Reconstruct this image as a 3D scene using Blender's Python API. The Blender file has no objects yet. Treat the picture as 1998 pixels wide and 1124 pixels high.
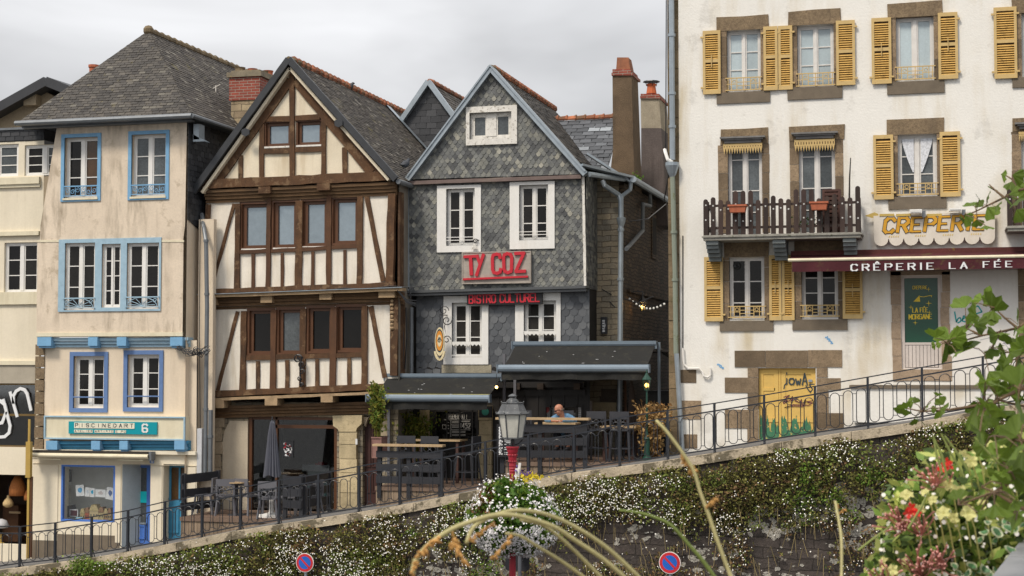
import bpy, math, random
import numpy as np
from mathutils import Vector, Matrix
R=random.Random(7)
S=bpy.context.scene
COL=S.collection
rad=math.radians
# ---------------------------------------------------------------- camera
FPX=3162.0; TH=rad(15); PH=rad(2.86)
Fv=Vector((-math.sin(TH)*math.cos(PH),math.cos(TH)*math.cos(PH),math.sin(PH)))
Rv=Vector((math.cos(TH),math.sin(TH),0)); Uv=Rv.cross(Fv)
cam=bpy.data.cameras.new('camera'); camo=bpy.data.objects.new('camera',cam); COL.objects.link(camo)
cam.sensor_width=36; cam.lens=FPX/1998*36; cam.clip_start=.1; cam.clip_end=2000
camo.matrix_world=Matrix(((Rv.x,Uv.x,-Fv.x,0),(Rv.y,Uv.y,-Fv.y,0),(Rv.z,Uv.z,-Fv.z,0),(0,0,0,1)))
cam.dof.use_dof=True; cam.dof.focus_distance=36; cam.dof.aperture_fstop=18
S.camera=camo
# ---------------------------------------------------------------- world, sun, exposure
S.view_settings.view_transform='Standard'; S.view_settings.look='None'
S.view_settings.exposure=0.3; S.view_settings.gamma=1
SUN_EL=rad(52); SUN_AZ=rad(205)
W=bpy.data.worlds.new('World'); S.world=W; W.use_nodes=True
nt=W.node_tree; N=nt.nodes; L=nt.links; N.clear()
out=N.new('ShaderNodeOutputWorld'); bg=N.new('ShaderNodeBackground'); bg.inputs[1].default_value=.1
sky=N.new('ShaderNodeTexSky'); sky.sky_type='NISHITA'; sky.sun_disc=False; sky.sun_elevation=SUN_EL; sky.sun_rotation=SUN_AZ
tc=N.new('ShaderNodeTexCoord'); sp=N.new('ShaderNodeSeparateXYZ'); L.new(tc.outputs['Generated'],sp.inputs[0])
mp=N.new('ShaderNodeMapping'); mp.inputs['Scale'].default_value=(1,1,2.6); L.new(tc.outputs['Generated'],mp.inputs[0])
nz=N.new('ShaderNodeTexNoise'); nz.inputs['Scale'].default_value=4.6; nz.inputs['Detail'].default_value=4; nz.inputs['Roughness'].default_value=.48; nz.inputs['Distortion'].default_value=.4
L.new(mp.outputs[0],nz.inputs['Vector'])
mr=N.new('ShaderNodeMapRange'); mr.inputs[1].default_value=.3; mr.inputs[2].default_value=.7; mr.inputs[3].default_value=.76; mr.inputs[4].default_value=1.24; L.new(nz.outputs[0],mr.inputs[0])
# overcast: zenith about three times as bright as the horizon
el=N.new('ShaderNodeMapRange'); el.inputs[1].default_value=.12; el.inputs[2].default_value=.75; el.inputs[3].default_value=5.8; el.inputs[4].default_value=11.5; L.new(sp.outputs[2],el.inputs[0])
mu=N.new('ShaderNodeMath'); mu.operation='MULTIPLY'; L.new(mr.outputs[0],mu.inputs[0]); L.new(el.outputs[0],mu.inputs[1])
cc=N.new('ShaderNodeMixRGB'); cc.blend_type='MULTIPLY'; cc.inputs[0].default_value=1; cc.inputs[1].default_value=(.985,.985,1,1); L.new(mu.outputs[0],cc.inputs[2])
mx=N.new('ShaderNodeMixRGB'); mx.inputs[0].default_value=.94; L.new(sky.outputs[0],mx.inputs[1]); L.new(cc.outputs[0],mx.inputs[2])
L.new(mx.outputs[0],bg.inputs[0]); L.new(bg.outputs[0],out.inputs[0])
sl=bpy.data.lights.new('sun','SUN'); sl.energy=2.3; sl.angle=rad(13); sl.color=(1,.90,.77)
so=bpy.data.objects.new('sun',sl); COL.objects.link(so)
sd=Vector((math.sin(SUN_AZ)*math.cos(SUN_EL),math.cos(SUN_AZ)*math.cos(SUN_EL),math.sin(SUN_EL)))
so.rotation_euler=sd.to_track_quat('Z','Y').to_euler()
# ---------------------------------------------------------------- projection helpers (pixel of a 1998x1124 frame -> point on a real plane)
def ray(px,py): return Fv+Rv*((px-999)/FPX)+Uv*((562-py)/FPX)
def P(px,py,Y): d=ray(px,py); return d*(Y/d.y)
def PX(px,py,X): d=ray(px,py); return d*(X/d.x)
def PT(px,py,t): return ray(px,py)*t
ZM={1:(0,40,2.161),2:(0,540,1.924),3:(360,90,2.248),4:(360,560,1.992),5:(760,100,2.081),6:(700,560,2.554),7:(1290,0,2.007),8:(1290,460,2.555),
    9:(0,620,4.014),10:(0,880,4.607),11:(960,740,5.108),12:(1680,320,2.811),13:(1350,850,3.083),14:(700,850,2.854),15:(700,700,3.747),0:(0,0,1)}
def zf(k,x,y): o=ZM[k]; return (o[0]+x/o[2],o[1]+y/o[2])
def ZP(k,x,y,Y): return P(*zf(k,x,y),Y)
def rc(k,x0,y0,x1,y1,Y):
    xm=(x0+x1)/2; ym=(y0+y1)/2
    return (ZP(k,x0,ym,Y).x,ZP(k,x1,ym,Y).x,ZP(k,xm,y1,Y).z,ZP(k,xm,y0,Y).z)
# ---------------------------------------------------------------- materials
MT={}
def mat(name,col,rough=.8,var=.12,sc=2.5,bump=0,bsc=40,metal=0,streak=0,scol=(.2,.18,.14),ssc=(5,5,.5),rnd=0,emis=0,spec=.4,patch=0,pcol=(.3,.3,.25),psc=6,pth=.58,brick=None,trans=0,rndcols=None):
    if name in MT: return MT[name]
    m=bpy.data.materials.new(name); m.use_nodes=True; nt=m.node_tree; N=nt.nodes; L=nt.links
    b=N['Principled BSDF']; b.inputs['Roughness'].default_value=rough; b.inputs['Metallic'].default_value=metal
    b.inputs['Specular IOR Level'].default_value=spec
    tc=N.new('ShaderNodeTexCoord'); co=tc.outputs['Object']
    def noise(scale,det=5,vec=None,ro=.6):
        n=N.new('ShaderNodeTexNoise'); n.inputs['Scale'].default_value=scale; n.inputs['Detail'].default_value=det; n.inputs['Roughness'].default_value=ro; L.new(vec or co,n.inputs['Vector']); return n.outputs[0]
    def mrange(a,lo,hi,o0,o1):
        n=N.new('ShaderNodeMapRange'); n.inputs[1].default_value=lo; n.inputs[2].default_value=hi; n.inputs[3].default_value=o0; n.inputs[4].default_value=o1; L.new(a,n.inputs[0]); return n.outputs[0]
    def mix(mode,f,a,c):
        n=N.new('ShaderNodeMixRGB'); n.blend_type=mode
        for i,v in ((0,f),(1,a),(2,c)):
            if isinstance(v,(int,float)): n.inputs[i].default_value=v if i==0 else (v,v,v,1)
            elif isinstance(v,tuple): n.inputs[i].default_value=(*v,1)
            else: L.new(v,n.inputs[i])
        return n.outputs[0]
    c=tuple(col); hgt=None
    if brick:
        c1,c2,mo,bw,bh,ms,dist=brick
        nn=N.new('ShaderNodeTexNoise'); nn.inputs['Scale'].default_value=3; L.new(tc.outputs['UV'],nn.inputs['Vector'])
        uv=mix('LINEAR_LIGHT',dist,tc.outputs['UV'],nn.outputs['Color'])
        br=N.new('ShaderNodeTexBrick'); L.new(uv,br.inputs['Vector'])
        br.inputs['Color1'].default_value=(*c1,1); br.inputs['Color2'].default_value=(*c2,1); br.inputs['Mortar'].default_value=(*mo,1)
        br.inputs['Scale'].default_value=1; br.inputs['Brick Width'].default_value=bw; br.inputs['Row Height'].default_value=bh; br.inputs['Mortar Size'].default_value=ms; br.inputs['Mortar Smooth'].default_value=.3
        c=br.outputs['Color']; hgt=br.outputs['Fac']
    if rnd or rndcols:
        at=N.new('ShaderNodeAttribute'); at.attribute_name='rnd'
        if rndcols:
            cr=N.new('ShaderNodeValToRGB'); cr.color_ramp.elements.remove(cr.color_ramp.elements[0])
            for i,(p,q) in enumerate(rndcols):
                e=cr.color_ramp.elements[0] if i==0 else cr.color_ramp.elements.new(p)
                e.position=p; e.color=(*q,1)
            L.new(at.outputs['Fac'],cr.inputs[0]); c=cr.outputs[0]
        else: c=mix('MULTIPLY',1,c,mrange(at.outputs['Fac'],0,1,1-rnd,1+rnd))
    c=mix('MULTIPLY',1,c,mrange(noise(sc),.25,.75,1-var,1+var))
    c=mix('MULTIPLY',1,c,mrange(noise(sc*14,3),.25,.75,1-var*.7,1+var*.7))
    if streak:
        ms_=N.new('ShaderNodeMapping'); ms_.inputs['Scale'].default_value=ssc; L.new(co,ms_.inputs[0])
        s1=mrange(noise(1,6,ms_.outputs[0],.62),.46,.68,0,1); s2=mrange(noise(.55,3),.38,.6,0,1)
        mm=N.new('ShaderNodeMath'); mm.operation='MULTIPLY'; L.new(s1,mm.inputs[0]); L.new(s2,mm.inputs[1])
        m2=N.new('ShaderNodeMath'); m2.operation='MULTIPLY'; m2.inputs[1].default_value=streak; L.new(mm.outputs[0],m2.inputs[0])
        c=mix('MIX',m2.outputs[0],c,tuple(scol))
    if patch:
        p=mrange(noise(psc,8,None,.7),pth,pth+.06,0,patch); c=mix('MIX',p,c,tuple(pcol))
    L.new(c,b.inputs['Base Color'])
    if bump:
        bn=N.new('ShaderNodeBump'); bn.inputs['Strength'].default_value=bump; bn.inputs['Distance'].default_value=.02
        h=noise(bsc,4)
        if hgt: h=mix('MULTIPLY',1,h,mix('SUBTRACT',1,1.0,hgt))
        L.new(h,bn.inputs['Height']); L.new(bn.outputs[0],b.inputs['Normal'])
    if emis: b.inputs['Emission Color'].default_value=(*col,1); b.inputs['Emission Strength'].default_value=emis
    if trans: # leaf translucency
        tr=N.new('ShaderNodeBsdfTranslucent'); L.new(c,tr.inputs[0]); ms2=N.new('ShaderNodeMixShader'); ms2.inputs[0].default_value=trans
        o=N['Material Output']; L.new(b.outputs[0],ms2.inputs[1]); L.new(tr.outputs[0],ms2.inputs[2]); L.new(ms2.outputs[0],o.inputs[0])
    MT[name]=m; return m
def glass(name,fac=.12,tint=(.8,.82,.82)):
    if name in MT: return MT[name]
    m=bpy.data.materials.new(name); m.use_nodes=True; nt=m.node_tree; N=nt.nodes; L=nt.links; N.remove(N['Principled BSDF'])
    t=N.new('ShaderNodeBsdfTransparent'); t.inputs[0].default_value=(*tint,1); g=N.new('ShaderNodeBsdfGlossy'); g.inputs['Roughness'].default_value=.04; g.inputs[0].default_value=(.9,.93,.95,1)
    x=N.new('ShaderNodeMixShader'); x.inputs[0].default_value=fac; L.new(t.outputs[0],x.inputs[1]); L.new(g.outputs[0],x.inputs[2]); L.new(x.outputs[0],N['Material Output'].inputs[0])
    MT[name]=m; return m
# ---------------------------------------------------------------- geometry helpers
def clip(poly,hp):
    # hp: list of (a,b,c) keep a*x+b*y+c>=0
    for a,b,c in hp:
        o=[]; n=len(poly)
        for i in range(n):
            p=poly[i]; q=poly[(i+1)%n]; dp=a*p[0]+b*p[1]+c; dq=a*q[0]+b*q[1]+c
            if dp>=0: o.append(p)
            if (dp>=0)!=(dq>=0):
                t=dp/(dp-dq); o.append((p[0]+(q[0]-p[0])*t,p[1]+(q[1]-p[1])*t))
        poly=o
        if len(poly)<3: return []
    return poly
def halfplanes(poly):
    ar=sum(poly[i][0]*poly[(i+1)%len(poly)][1]-poly[(i+1)%len(poly)][0]*poly[i][1] for i in range(len(poly)))
    if ar<0: poly=poly[::-1]
    h=[]
    for i in range(len(poly)):
        x0,y0=poly[i]; x1,y1=poly[(i+1)%len(poly)]
        h.append((-(y1-y0),(x1-x0),(y1-y0)*x0-(x1-x0)*y0))
    return h
WL={}
class MB:
    def __init__(s): s.v=[]; s.f=[]; s.m=[]; s.r=[]
    def add(s,vs,fs,m=0,r=None):
        o=len(s.v); s.v.extend([tuple(v) for v in vs])
        for f in fs: s.f.append([i+o for i in f]); s.m.append(m); s.r.append(.5 if r is None else r)
        return s
    def box(s,x0,x1,y0,y1,z0,z1,m=0,r=None):
        return s.add([(x0,y0,z0),(x1,y0,z0),(x1,y1,z0),(x0,y1,z0),(x0,y0,z1),(x1,y0,z1),(x1,y1,z1),(x0,y1,z1)],
          [(0,1,5,4),(1,2,6,5),(2,3,7,6),(3,0,4,7),(4,5,6,7),(3,2,1,0)],m,r)
    def rb(s,r4,y0,y1,m=0,r=None): return s.box(r4[0],r4[1],y0,y1,r4[2],r4[3],m,r)
    def prism(s,pts,y0,y1,m=0,r=None):
        n=len(pts); vs=[(x,y0,z) for x,z in pts]+[(x,y1,z) for x,z in pts]
        ar=sum(pts[i][0]*pts[(i+1)%n][1]-pts[(i+1)%n][0]*pts[i][1] for i in range(n))
        fr=list(range(n)); fs=[fr,[i+n for i in fr[::-1]]]+[(i+n,(i+1)%n+n,(i+1)%n,i) for i in range(n)]
        if ar<0: fs=[list(f)[::-1] for f in fs]
        return s.add(vs,fs,m,r)
    def frame(s,r4,w,y0,y1,m=0,wb=None,wt=None):
        x0,x1,z0,z1=r4; wb=w if wb is None else wb; wt=w if wt is None else wt
        s.box(x0,x0+w,y0,y1,z0,z1,m); s.box(x1-w,x1,y0,y1,z0,z1,m); s.box(x0+w,x1-w,y0,y1,z0,z0+wb,m); s.box(x0+w,x1-w,y0,y1,z1-wt,z1,m); return s
    def beam(s,a,b,w,y0,y1,m=0,jit=0,seg=.3,r=None):
        a=Vector((a[0],a[1])); b=Vector((b[0],b[1])); d=b-a; Ln=d.length
        if Ln<1e-6: return s
        n=Vector((-d.y,d.x))/Ln; k=max(1,int(Ln/seg)) if jit else 1
        le=[];ri=[]
        for i in range(k+1):
            p=a+d*(i/k); le.append(p+n*(w/2+R.uniform(-jit,jit))); ri.append(p-n*(w/2+R.uniform(-jit,jit)))
        for i in range(k):
            q=[ri[i],ri[i+1],le[i+1],le[i]]
            vs=[(p.x,y0,p.y) for p in q]+[(p.x,y1,p.y) for p in q]
            fs=[(0,1,2,3),(1,0,4,5),(3,2,6,7)]
            if i==0: fs.append((0,3,7,4))
            if i==k-1: fs.append((2,1,5,6))
            s.add(vs,fs,m,r)
        return s
    def bar(s,a,b,w,h=None,m=0,r=None):
        a=Vector(a); b=Vector(b); h=h or w; d=(b-a).normalized(); u=d.cross(Vector((0,0,1)))
        if u.length<.05: u=Vector((1,0,0))
        u.normalize(); v=u.cross(d).normalized(); u=u*w/2; v=v*h/2
        vs=[a-u-v,a+u-v,a+u+v,a-u+v,b-u-v,b+u-v,b+u+v,b-u+v]
        return s.add(vs,[(0,1,5,4),(1,2,6,5),(2,3,7,6),(3,0,4,7),(3,2,1,0),(4,5,6,7)],m,r)
    def tube(s,pts,r,n=6,m=0,rr=None,closed=False):
        pts=[Vector(p) for p in pts]; k=len(pts); rs=r if isinstance(r,(list,tuple)) else [r]*k
        vs=[]; pu=None
        for i,p in enumerate(pts):
            if closed: d=pts[(i+1)%k]-pts[i-1]
            else: d=pts[min(i+1,k-1)]-pts[max(i-1,0)]
            d.normalize()
            u=(pu-d*pu.dot(d)) if pu is not None else d.cross(Vector((0.13,1,0.07)))
            if u.length<.05: u=d.cross(Vector((1,0,0)))
            u.normalize(); pu=u; w=d.cross(u)
            for j in range(n):
                a=2*math.pi*j/n; vs.append(p+(u*math.cos(a)+w*math.sin(a))*rs[i])
        fs=[]
        for i in range(k if closed else k-1):
            for j in range(n):
                a=i*n+j; b=i*n+(j+1)%n; c=((i+1)%k)*n+(j+1)%n; d=((i+1)%k)*n+j; fs.append((a,b,c,d))
        if not closed: fs+= [list(range(n))[::-1],[(k-1)*n+j for j in range(n)]]
        return s.add(vs,fs,m,rr)
    def lathe(s,prof,cx,cy,n=12,m=0,z0=0,rot=0,r=None,caps=True):
        vs=[];k=len(prof)
        for q,z in prof:
            for j in range(n):
                a=2*math.pi*j/n+rot; vs.append((cx+q*math.cos(a),cy+q*math.sin(a),z+z0))
        fs=[(i*n+j,i*n+(j+1)%n,(i+1)*n+(j+1)%n,(i+1)*n+j) for i in range(k-1) for j in range(n)]
        if caps: fs+=[list(range(n))[::-1],[(k-1)*n+j for j in range(n)]]
        return s.add(vs,fs,m,r)
    def ball(s,c,r,n=8,m=0,sq=(1,1,1),rr=None):
        k=max(4,n//2+1); vs=[];fs=[]
        for i in range(k+1):
            a=math.pi*i/k
            for j in range(n):
                b=2*math.pi*j/n; vs.append((c[0]+r*sq[0]*math.sin(a)*math.cos(b),c[1]+r*sq[1]*math.sin(a)*math.sin(b),c[2]-r*sq[2]*math.cos(a)))
        for i in range(k):
            for j in range(n): fs.append((i*n+j,i*n+(j+1)%n,(i+1)*n+(j+1)%n,(i+1)*n+j))
        return s.add(vs,fs,m,rr)
    def quad(s,a,b,c,d,m=0,r=None): return s.add([a,b,c,d],[(0,1,2,3)],m,r)
    def wall(s,poly,holes,Y,depth=.25,m=0,mr=None):
        # poly: convex (x,z) outline; holes: rects; front at Y, reveals go back to Y+depth
        hp=halfplanes(poly); xs=sorted({p[0] for p in poly}|{h[0] for h in holes}|{h[1] for h in holes}); zs=sorted({p[1] for p in poly}|{h[2] for h in holes}|{h[3] for h in holes})
        for i in range(len(xs)-1):
            for j in range(len(zs)-1):
                a,b,c,d=xs[i],xs[i+1],zs[j],zs[j+1]
                if b-a<1e-6 or d-c<1e-6: continue
                cx,cz=(a+b)/2,(c+d)/2
                if any(h[0]<cx<h[1] and h[2]<cz<h[3] for h in holes): continue
                q=clip([(a,c),(b,c),(b,d),(a,d)],hp)
                if q: s.add([(x,Y,z) for x,z in q],[list(range(len(q)))],m)
        for x0,x1,z0,z1 in holes:
            k=m if mr is None else mr
            for a,b in (((x0,z0),(x1,z0)),((x1,z0),(x1,z1)),((x1,z1),(x0,z1)),((x0,z1),(x0,z0))):
                s.quad((a[0],Y,a[1]),(a[0],Y+depth,a[1]),(b[0],Y+depth,b[1]),(b[0],Y,b[1]),k)
        return s
    def tiles(s,O,U,V,poly,w,h,shape='rect',lift=.012,holes=(),m=0,jit=.06,miss=0,th=True):
        # overlapping slates laid in courses on the plane O+u*U+v*V
        O=Vector(O);U=Vector(U);V=Vector(V);Nn=U.cross(V).normalized(); hp=halfplanes(poly)
        us=[p[0] for p in poly]; vv=[p[1] for p in poly]
        j0=int(math.floor(min(vv)/h))-1; j1=int(math.ceil(max(vv)/h))+1
        for j in range(j0,j1):
            off=(j%2)*.5*w+R.uniform(-.1,.1)*w*(shape=='rect'); i0=int(math.floor(min(us)/w))-1; i1=int(math.ceil(max(us)/w))+1
            for i in range(i0,i1):
                a=i*w+off; g=.03*w; v0=j*h+R.uniform(-jit,jit)*h; top=1.5*h
                if shape=='rect': q=[(a+g,v0),(a+w-g,v0+R.uniform(-jit,jit)*h*.6),(a+w-g,v0+top),(a+g,v0+top)]
                elif shape=='scale': q=[(a+g,v0+.55*h),(a+.2*w,v0+.14*h),(a+.5*w,v0),(a+.8*w,v0+.14*h),(a+w-g,v0+.55*h),(a+w-g,v0+1.7*h),(a+g,v0+1.7*h)]; top=1.7*h
                else: q=[(a+g,v0+.6*h),(a+.33*w,v0),(a+.67*w,v0),(a+w-g,v0+.6*h),(a+w-g,v0+1.7*h),(a+g,v0+1.7*h)]; top=1.7*h
                if R.random()<miss: continue
                if holes:
                    if any(x0<a+w and a<x1 and z0<v0+top and v0<z1 for x0,x1,z0,z1 in holes): continue
                q=clip(q,hp)
                if len(q)<3: continue
                l2=lift*R.uniform(.7,1.4); rr=R.random()
                tl=R.uniform(-.25,.25)*lift/w
                vs=[O+U*u+V*v+Nn*(.003+max(0,l2*(1-(v-v0)/top))+tl*(u-a)) for u,v in q]
                n=len(q)
                if th:
                    vs2=[x-Nn*.006 for x in vs]
                    s.add(vs+vs2,[list(range(n))]+[(k+n,(k+1)%n+n,(k+1)%n,k) for k in range(n)],m,rr)
                else: s.add(vs,[list(range(n))],m,rr)
        return s
    def build(s,name,mats,parent=None,smooth=False,label=None,kind=None):
        if not isinstance(mats,(list,tuple)): mats=[mats]
        me=bpy.data.meshes.new(name)
        off=WL.get(parent.name,(0,0,0)) if parent else (0,0,0)
        V=np.array(s.v,dtype=float).reshape(-1,3)-np.array(off)
        me.from_pydata(V.tolist(),[],s.f)
        for m in mats: me.materials.append(m)
        me.polygons.foreach_set('material_index',s.m)
        if smooth: me.polygons.foreach_set('use_smooth',[True]*len(s.f))
        at=me.attributes.new('rnd','FLOAT','FACE'); at.data.foreach_set('value',s.r)
        uv=me.uv_layers.new(name='UVMap'); d=[]
        me.update()
        nl=len(me.loops); li=np.empty(nl,dtype=np.int32); me.loops.foreach_get('vertex_index',li)
        nf=len(me.polygons); nn=np.empty(nf*3); me.polygons.foreach_get('normal',nn); nn=nn.reshape(-1,3)
        lt=np.empty(nf,dtype=np.int32); me.polygons.foreach_get('loop_total',lt); fn=np.repeat(nn,lt,axis=0)
        h=np.stack([-fn[:,1],fn[:,0],np.zeros(len(fn))],1); ln=np.linalg.norm(h,axis=1); flat=ln<.15; h[flat]=(1,0,0); h[~flat]/=ln[~flat][:,None]
        v=np.cross(fn,h); co=V[li]+np.array(off)
        uvs=np.stack([(co*h).sum(1),(co*v).sum(1)],1); uv.data.foreach_set('uv',uvs.ravel())
        o=bpy.data.objects.new(name,me); COL.objects.link(o)
        if parent: o.parent=parent; WL[o.name]=off
        else: WL[o.name]=(0,0,0)
        if label: o['label']=label
        if kind: o['kind']=kind
        return o
def tag(o,label,cat,group=None):
    o['label']=label; o['category']=cat
    if group: o['group']=group
    return o
def thing(name,label,cat,loc=(0,0,0),group=None):
    o=bpy.data.objects.new(name,None); COL.objects.link(o); o.location=loc; o.empty_display_size=.2; WL[o.name]=tuple(loc)
    return tag(o,label,cat,group)
def dup(root,loc,rz=0,label=None,sc=None):
    def cp(o,par):
        c=o.copy(); COL.objects.link(c); c.parent=par
        for ch in kids[o.name]: cp(ch,c)
        return c
    kids={}
    for o in bpy.data.objects: kids.setdefault(o.name,[])
    for o in bpy.data.objects:
        if o.parent: kids[o.parent.name].append(o)
    c=cp(root,None); c.location=loc; c.rotation_euler=(0,0,rz)
    if sc: c.scale=(sc,sc,sc)
    if label: c['label']=label
    return c
# stroke lettering on a 4x6 grid
GL={'A':"00 26 40;12 32",'B':"00 06 36 45 44 33 03;33 42 41 30 00",'C':"45 36 16 05 01 10 30 41",'D':"00 06 26 44 42 20 00",'E':"46 06 00 40;03 33",'F':"46 06 00;03 33",
'G':"45 36 16 05 01 10 30 41 43 23",'H':"00 06;40 46;03 43",'I':"20 26",'L':"06 00 40",'M':"00 06 22 46 40",'N':"00 06 40 46",'O':"16 05 01 10 30 41 45 36 16",'P':"00 06 36 45 44 33 03",
'R':"00 06 36 45 44 33 03;23 40",'S':"45 36 16 05 04 13 33 42 41 30 10 01",'T':"06 46;26 20",'U':"06 01 10 30 41 46",'Y':"06 23 46;23 20",'Z':"06 46 00 40",'1':"15 26 20",'2':"05 16 36 45 44 00 40",
'4':"30 36 02 42",'5':"46 06 04 34 43 41 30 00",'6':"45 36 16 05 01 10 30 41 42 33 13 02",'!':"26 22;20 21",'Ê':"46 06 00 40;03 33;17 28 37",'É':"46 06 00 40;03 33;27 38",
'W':"06 10 24 30 46",'V':"06 20 46",'i':"20 23;25 26",'o':"13 02 01 10 30 41 42 33 13",'w':"03 10 22 30 43",'a':"43 13 02 01 10 30 41;43 40",'r':"00 04;03 14 34",'e':"02 42 33 13 02 01 10 40",'p':"03 00;03 33 42 31 01"}
def letters(mb,txt,r4,Y,dep,tv,th=None,wr=.72,gap=.35,serif=0,shear=0,m=0,slope=0,I=.35):
    # fills the rectangle r4 with txt; tv/th stroke widths as fractions of letter height
    x0,x1,z0,z1=r4; H=z1-z0; th=tv if th is None else th; cnt=[0]
    ws=[(I if c in 'Ii!1' else .6 if c==' ' else 1)+gap for c in txt]; k=(x1-x0)/(sum(ws)-gap); x=x0
    for n_,(c,w) in enumerate(zip(txt,ws)):
        cw=(w-gap)*k
        for st in GL.get(c,'').split(';'):
            pts=[(int(a[0])/4,int(a[1])/6) for a in st.split()]
            if c in 'Ii!1': pts=[(.5+(p[0]-.5)*.8,p[1]) for p in pts]
            q=[(x+p[0]*cw+shear*p[1]*H,z0+p[1]*H+slope*(x-x0)) for p in pts]
            for a,b in zip(q,q[1:]):
                dx,dz=abs(b[0]-a[0]),abs(b[1]-a[1]); l=math.hypot(dx,dz)
                if l<1e-6: continue
                wd=(tv*dz+th*dx)/l*H; e=.25*wd/l; d=((b[0]-a[0])*e,(b[1]-a[1])*e)
                cnt[0]+=1; mb.beam((a[0]-d[0],a[1]-d[1]),(b[0]+d[0],b[1]+d[1]),wd,Y-dep+(cnt[0]%12)*.0004,Y,m)
                if serif and dz>dx*1.2:
                    for p in (a,b):
                        if abs(p[1]-slope*(x-x0)-z0)<.02*H or abs(p[1]-slope*(x-x0)-z1)<.02*H: mb.box(p[0]-serif*H,p[0]+serif*H,Y-dep-.0006-R.random()*.0008,Y,p[1]-.035*H,p[1]+.035*H,m)
        x+=w*k
def leaves(mb,n,pos,size,m=0,ms=None,up=.3):
    for i in range(n):
        p=pos(i)
        if p is None: continue
        p=Vector(p); s_=size*R.uniform(.6,1.3); d=Vector((R.gauss(0,1),R.gauss(0,1),R.gauss(0,1)+up)).normalized(); u=d.cross(Vector((R.gauss(0,1),R.gauss(0,1),R.gauss(0,1)))).normalized()
        t=d.cross(u)*.18*s_
        mm=m if ms is None else R.choice(ms)
        mb.add([p-d*s_*.5,p+u*s_*.28+t,p+d*s_*.5,p-u*s_*.28+t],[(0,1,2,3)],mm,R.random())
# ---------------------------------------------------------------- window builder: house > window > pane / sill / surround
def window(house,r4,Y,fm,gm,rec=.1,fw=.05,cols=2,rows=3,bw=.022,mid=.09,sill=None,sur=None,name='window',rowpos=None,pm=None):
    x0,x1,z0,z1=r4; y1=Y+rec; y0=y1-.05
    f=MB().frame(r4,fw,y0,y1,0)
    n=cols; ww=(x1-x0-2*fw-(n-1)*mid)/n
    g=MB()
    for c in range(n):
        a=x0+fw+c*(ww+mid); b=a+ww
        if c<n-1: f.box(b,b+mid,y0-.012,y1,z0+fw,z1-fw,0)
        if n>1: f.frame((a,b,z0+fw,z1-fw),.03,y0+.008,y1-.004,0)
        rp=rowpos or [k/rows for k in range(1,rows)]
        for t in rp:
            zz=z0+fw+(z1-z0-2*fw)*t; f.box(a+.03,b-.03,y0+.014,y1-.008,zz-bw/2,zz+bw/2,0)
        ti=R.uniform(-.006,.006); yy=y1-.018; g.add([(a+.005,yy+ti,z0+fw),(b-.005,yy-ti,z0+fw),(b-.005,yy-ti+R.uniform(-.004,.004),z1-fw),(a+.005,yy+ti,z1-fw)],[(0,1,2,3)],(pm[c] if pm else 0),R.random())
    w=f.build(name,fm,house); g.build('pane',gm,w)
    if sill: sm,h,pr,ex=sill; MB().box(x0-ex,x1+ex,Y-pr,Y+rec,z0-h,z0-.002).build('sill',sm,w)
    if sur:
        sm,wd,pr=sur; MB().frame((x0-wd,x1+wd,z0-wd,z1+wd),wd,Y-pr,Y+.03).build('surround',sm,w)
    return w
def scroll(mb,cx,cz,Y,r,turns=1.25,th=.008,flip=1,a0=0,n=14):
    pts=[]
    for i in range(n+1):
        t=i/n; a=a0+flip*t*turns*2*math.pi; q=r*(1-.75*t); pts.append((cx+q*math.cos(a),Y,cz+q*math.sin(a)))
    mb.tube(pts,th,4)
# ================================================================ material library
cream=mat('cream_render',(.72,.65,.51),var=.06,sc=1.2,bump=.15,streak=.25,scol=(.4,.34,.22))
plas1=mat('stained_plaster',(.66,.56,.44),var=.1,sc=1.3,bump=.3,streak=1,scol=(.2,.155,.1),ssc=(4.5,4.5,.8),patch=.55,pcol=(.36,.29,.2),psc=1.5,pth=.57)
plas1b=mat('plain_plaster',(.68,.58,.45),var=.06,sc=1.5,bump=.2,streak=.3,scol=(.35,.27,.18))
trimc=mat('cream_trim',(.68,.62,.46),var=.08,sc=3,rough=.6,streak=.4,scol=(.4,.33,.2))
white=mat('white_paint',(.74,.73,.70),rough=.45,var=.05,sc=6,streak=.3,scol=(.45,.4,.32))
oldw=mat('weathered_white_paint',(.68,.66,.61),rough=.7,var=.15,sc=8,patch=.8,pcol=(.25,.22,.18),psc=14,pth=.56)
blue=mat('pale_blue_paint',(.17,.36,.56),rough=.6,var=.12,sc=8,patch=.35,pcol=(.45,.5,.5),psc=18,pth=.62)
pblue=mat('grey_blue_paint',(.30,.44,.54),rough=.6,var=.12,sc=8,patch=.35,pcol=(.5,.5,.45),psc=16,pth=.6)
dblue=mat('deep_blue_paint',(.11,.19,.38),rough=.5,var=.1,sc=8)
sblue=mat('shop_blue_paint',(.07,.18,.55),rough=.5,var=.1,sc=6)
tblue=mat('petrol_blue_paint',(.04,.20,.34),rough=.5,var=.15,sc=6)
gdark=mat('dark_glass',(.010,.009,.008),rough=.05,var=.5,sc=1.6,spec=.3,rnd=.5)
gbrown=mat('brown_glass',(.07,.035,.012),rough=.1,var=.4,sc=2,spec=.6)
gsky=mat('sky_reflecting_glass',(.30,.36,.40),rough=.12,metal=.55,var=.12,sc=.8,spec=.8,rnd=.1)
gcurt=mat('curtained_glass',(.42,.50,.53),rough=.14,var=.12,sc=2,ssc=(9,9,.4),streak=.3,scol=(.25,.3,.33),spec=.8,rnd=.12)
grey2=mat('grey_glass',(.07,.08,.085),rough=.08,var=.45,sc=1.8,spec=.5,rnd=.3)
clear=glass('clear_glass',.10,(.96,.97,.97)); clear2=glass('smoky_glass',.12,(.7,.72,.72))
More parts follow.
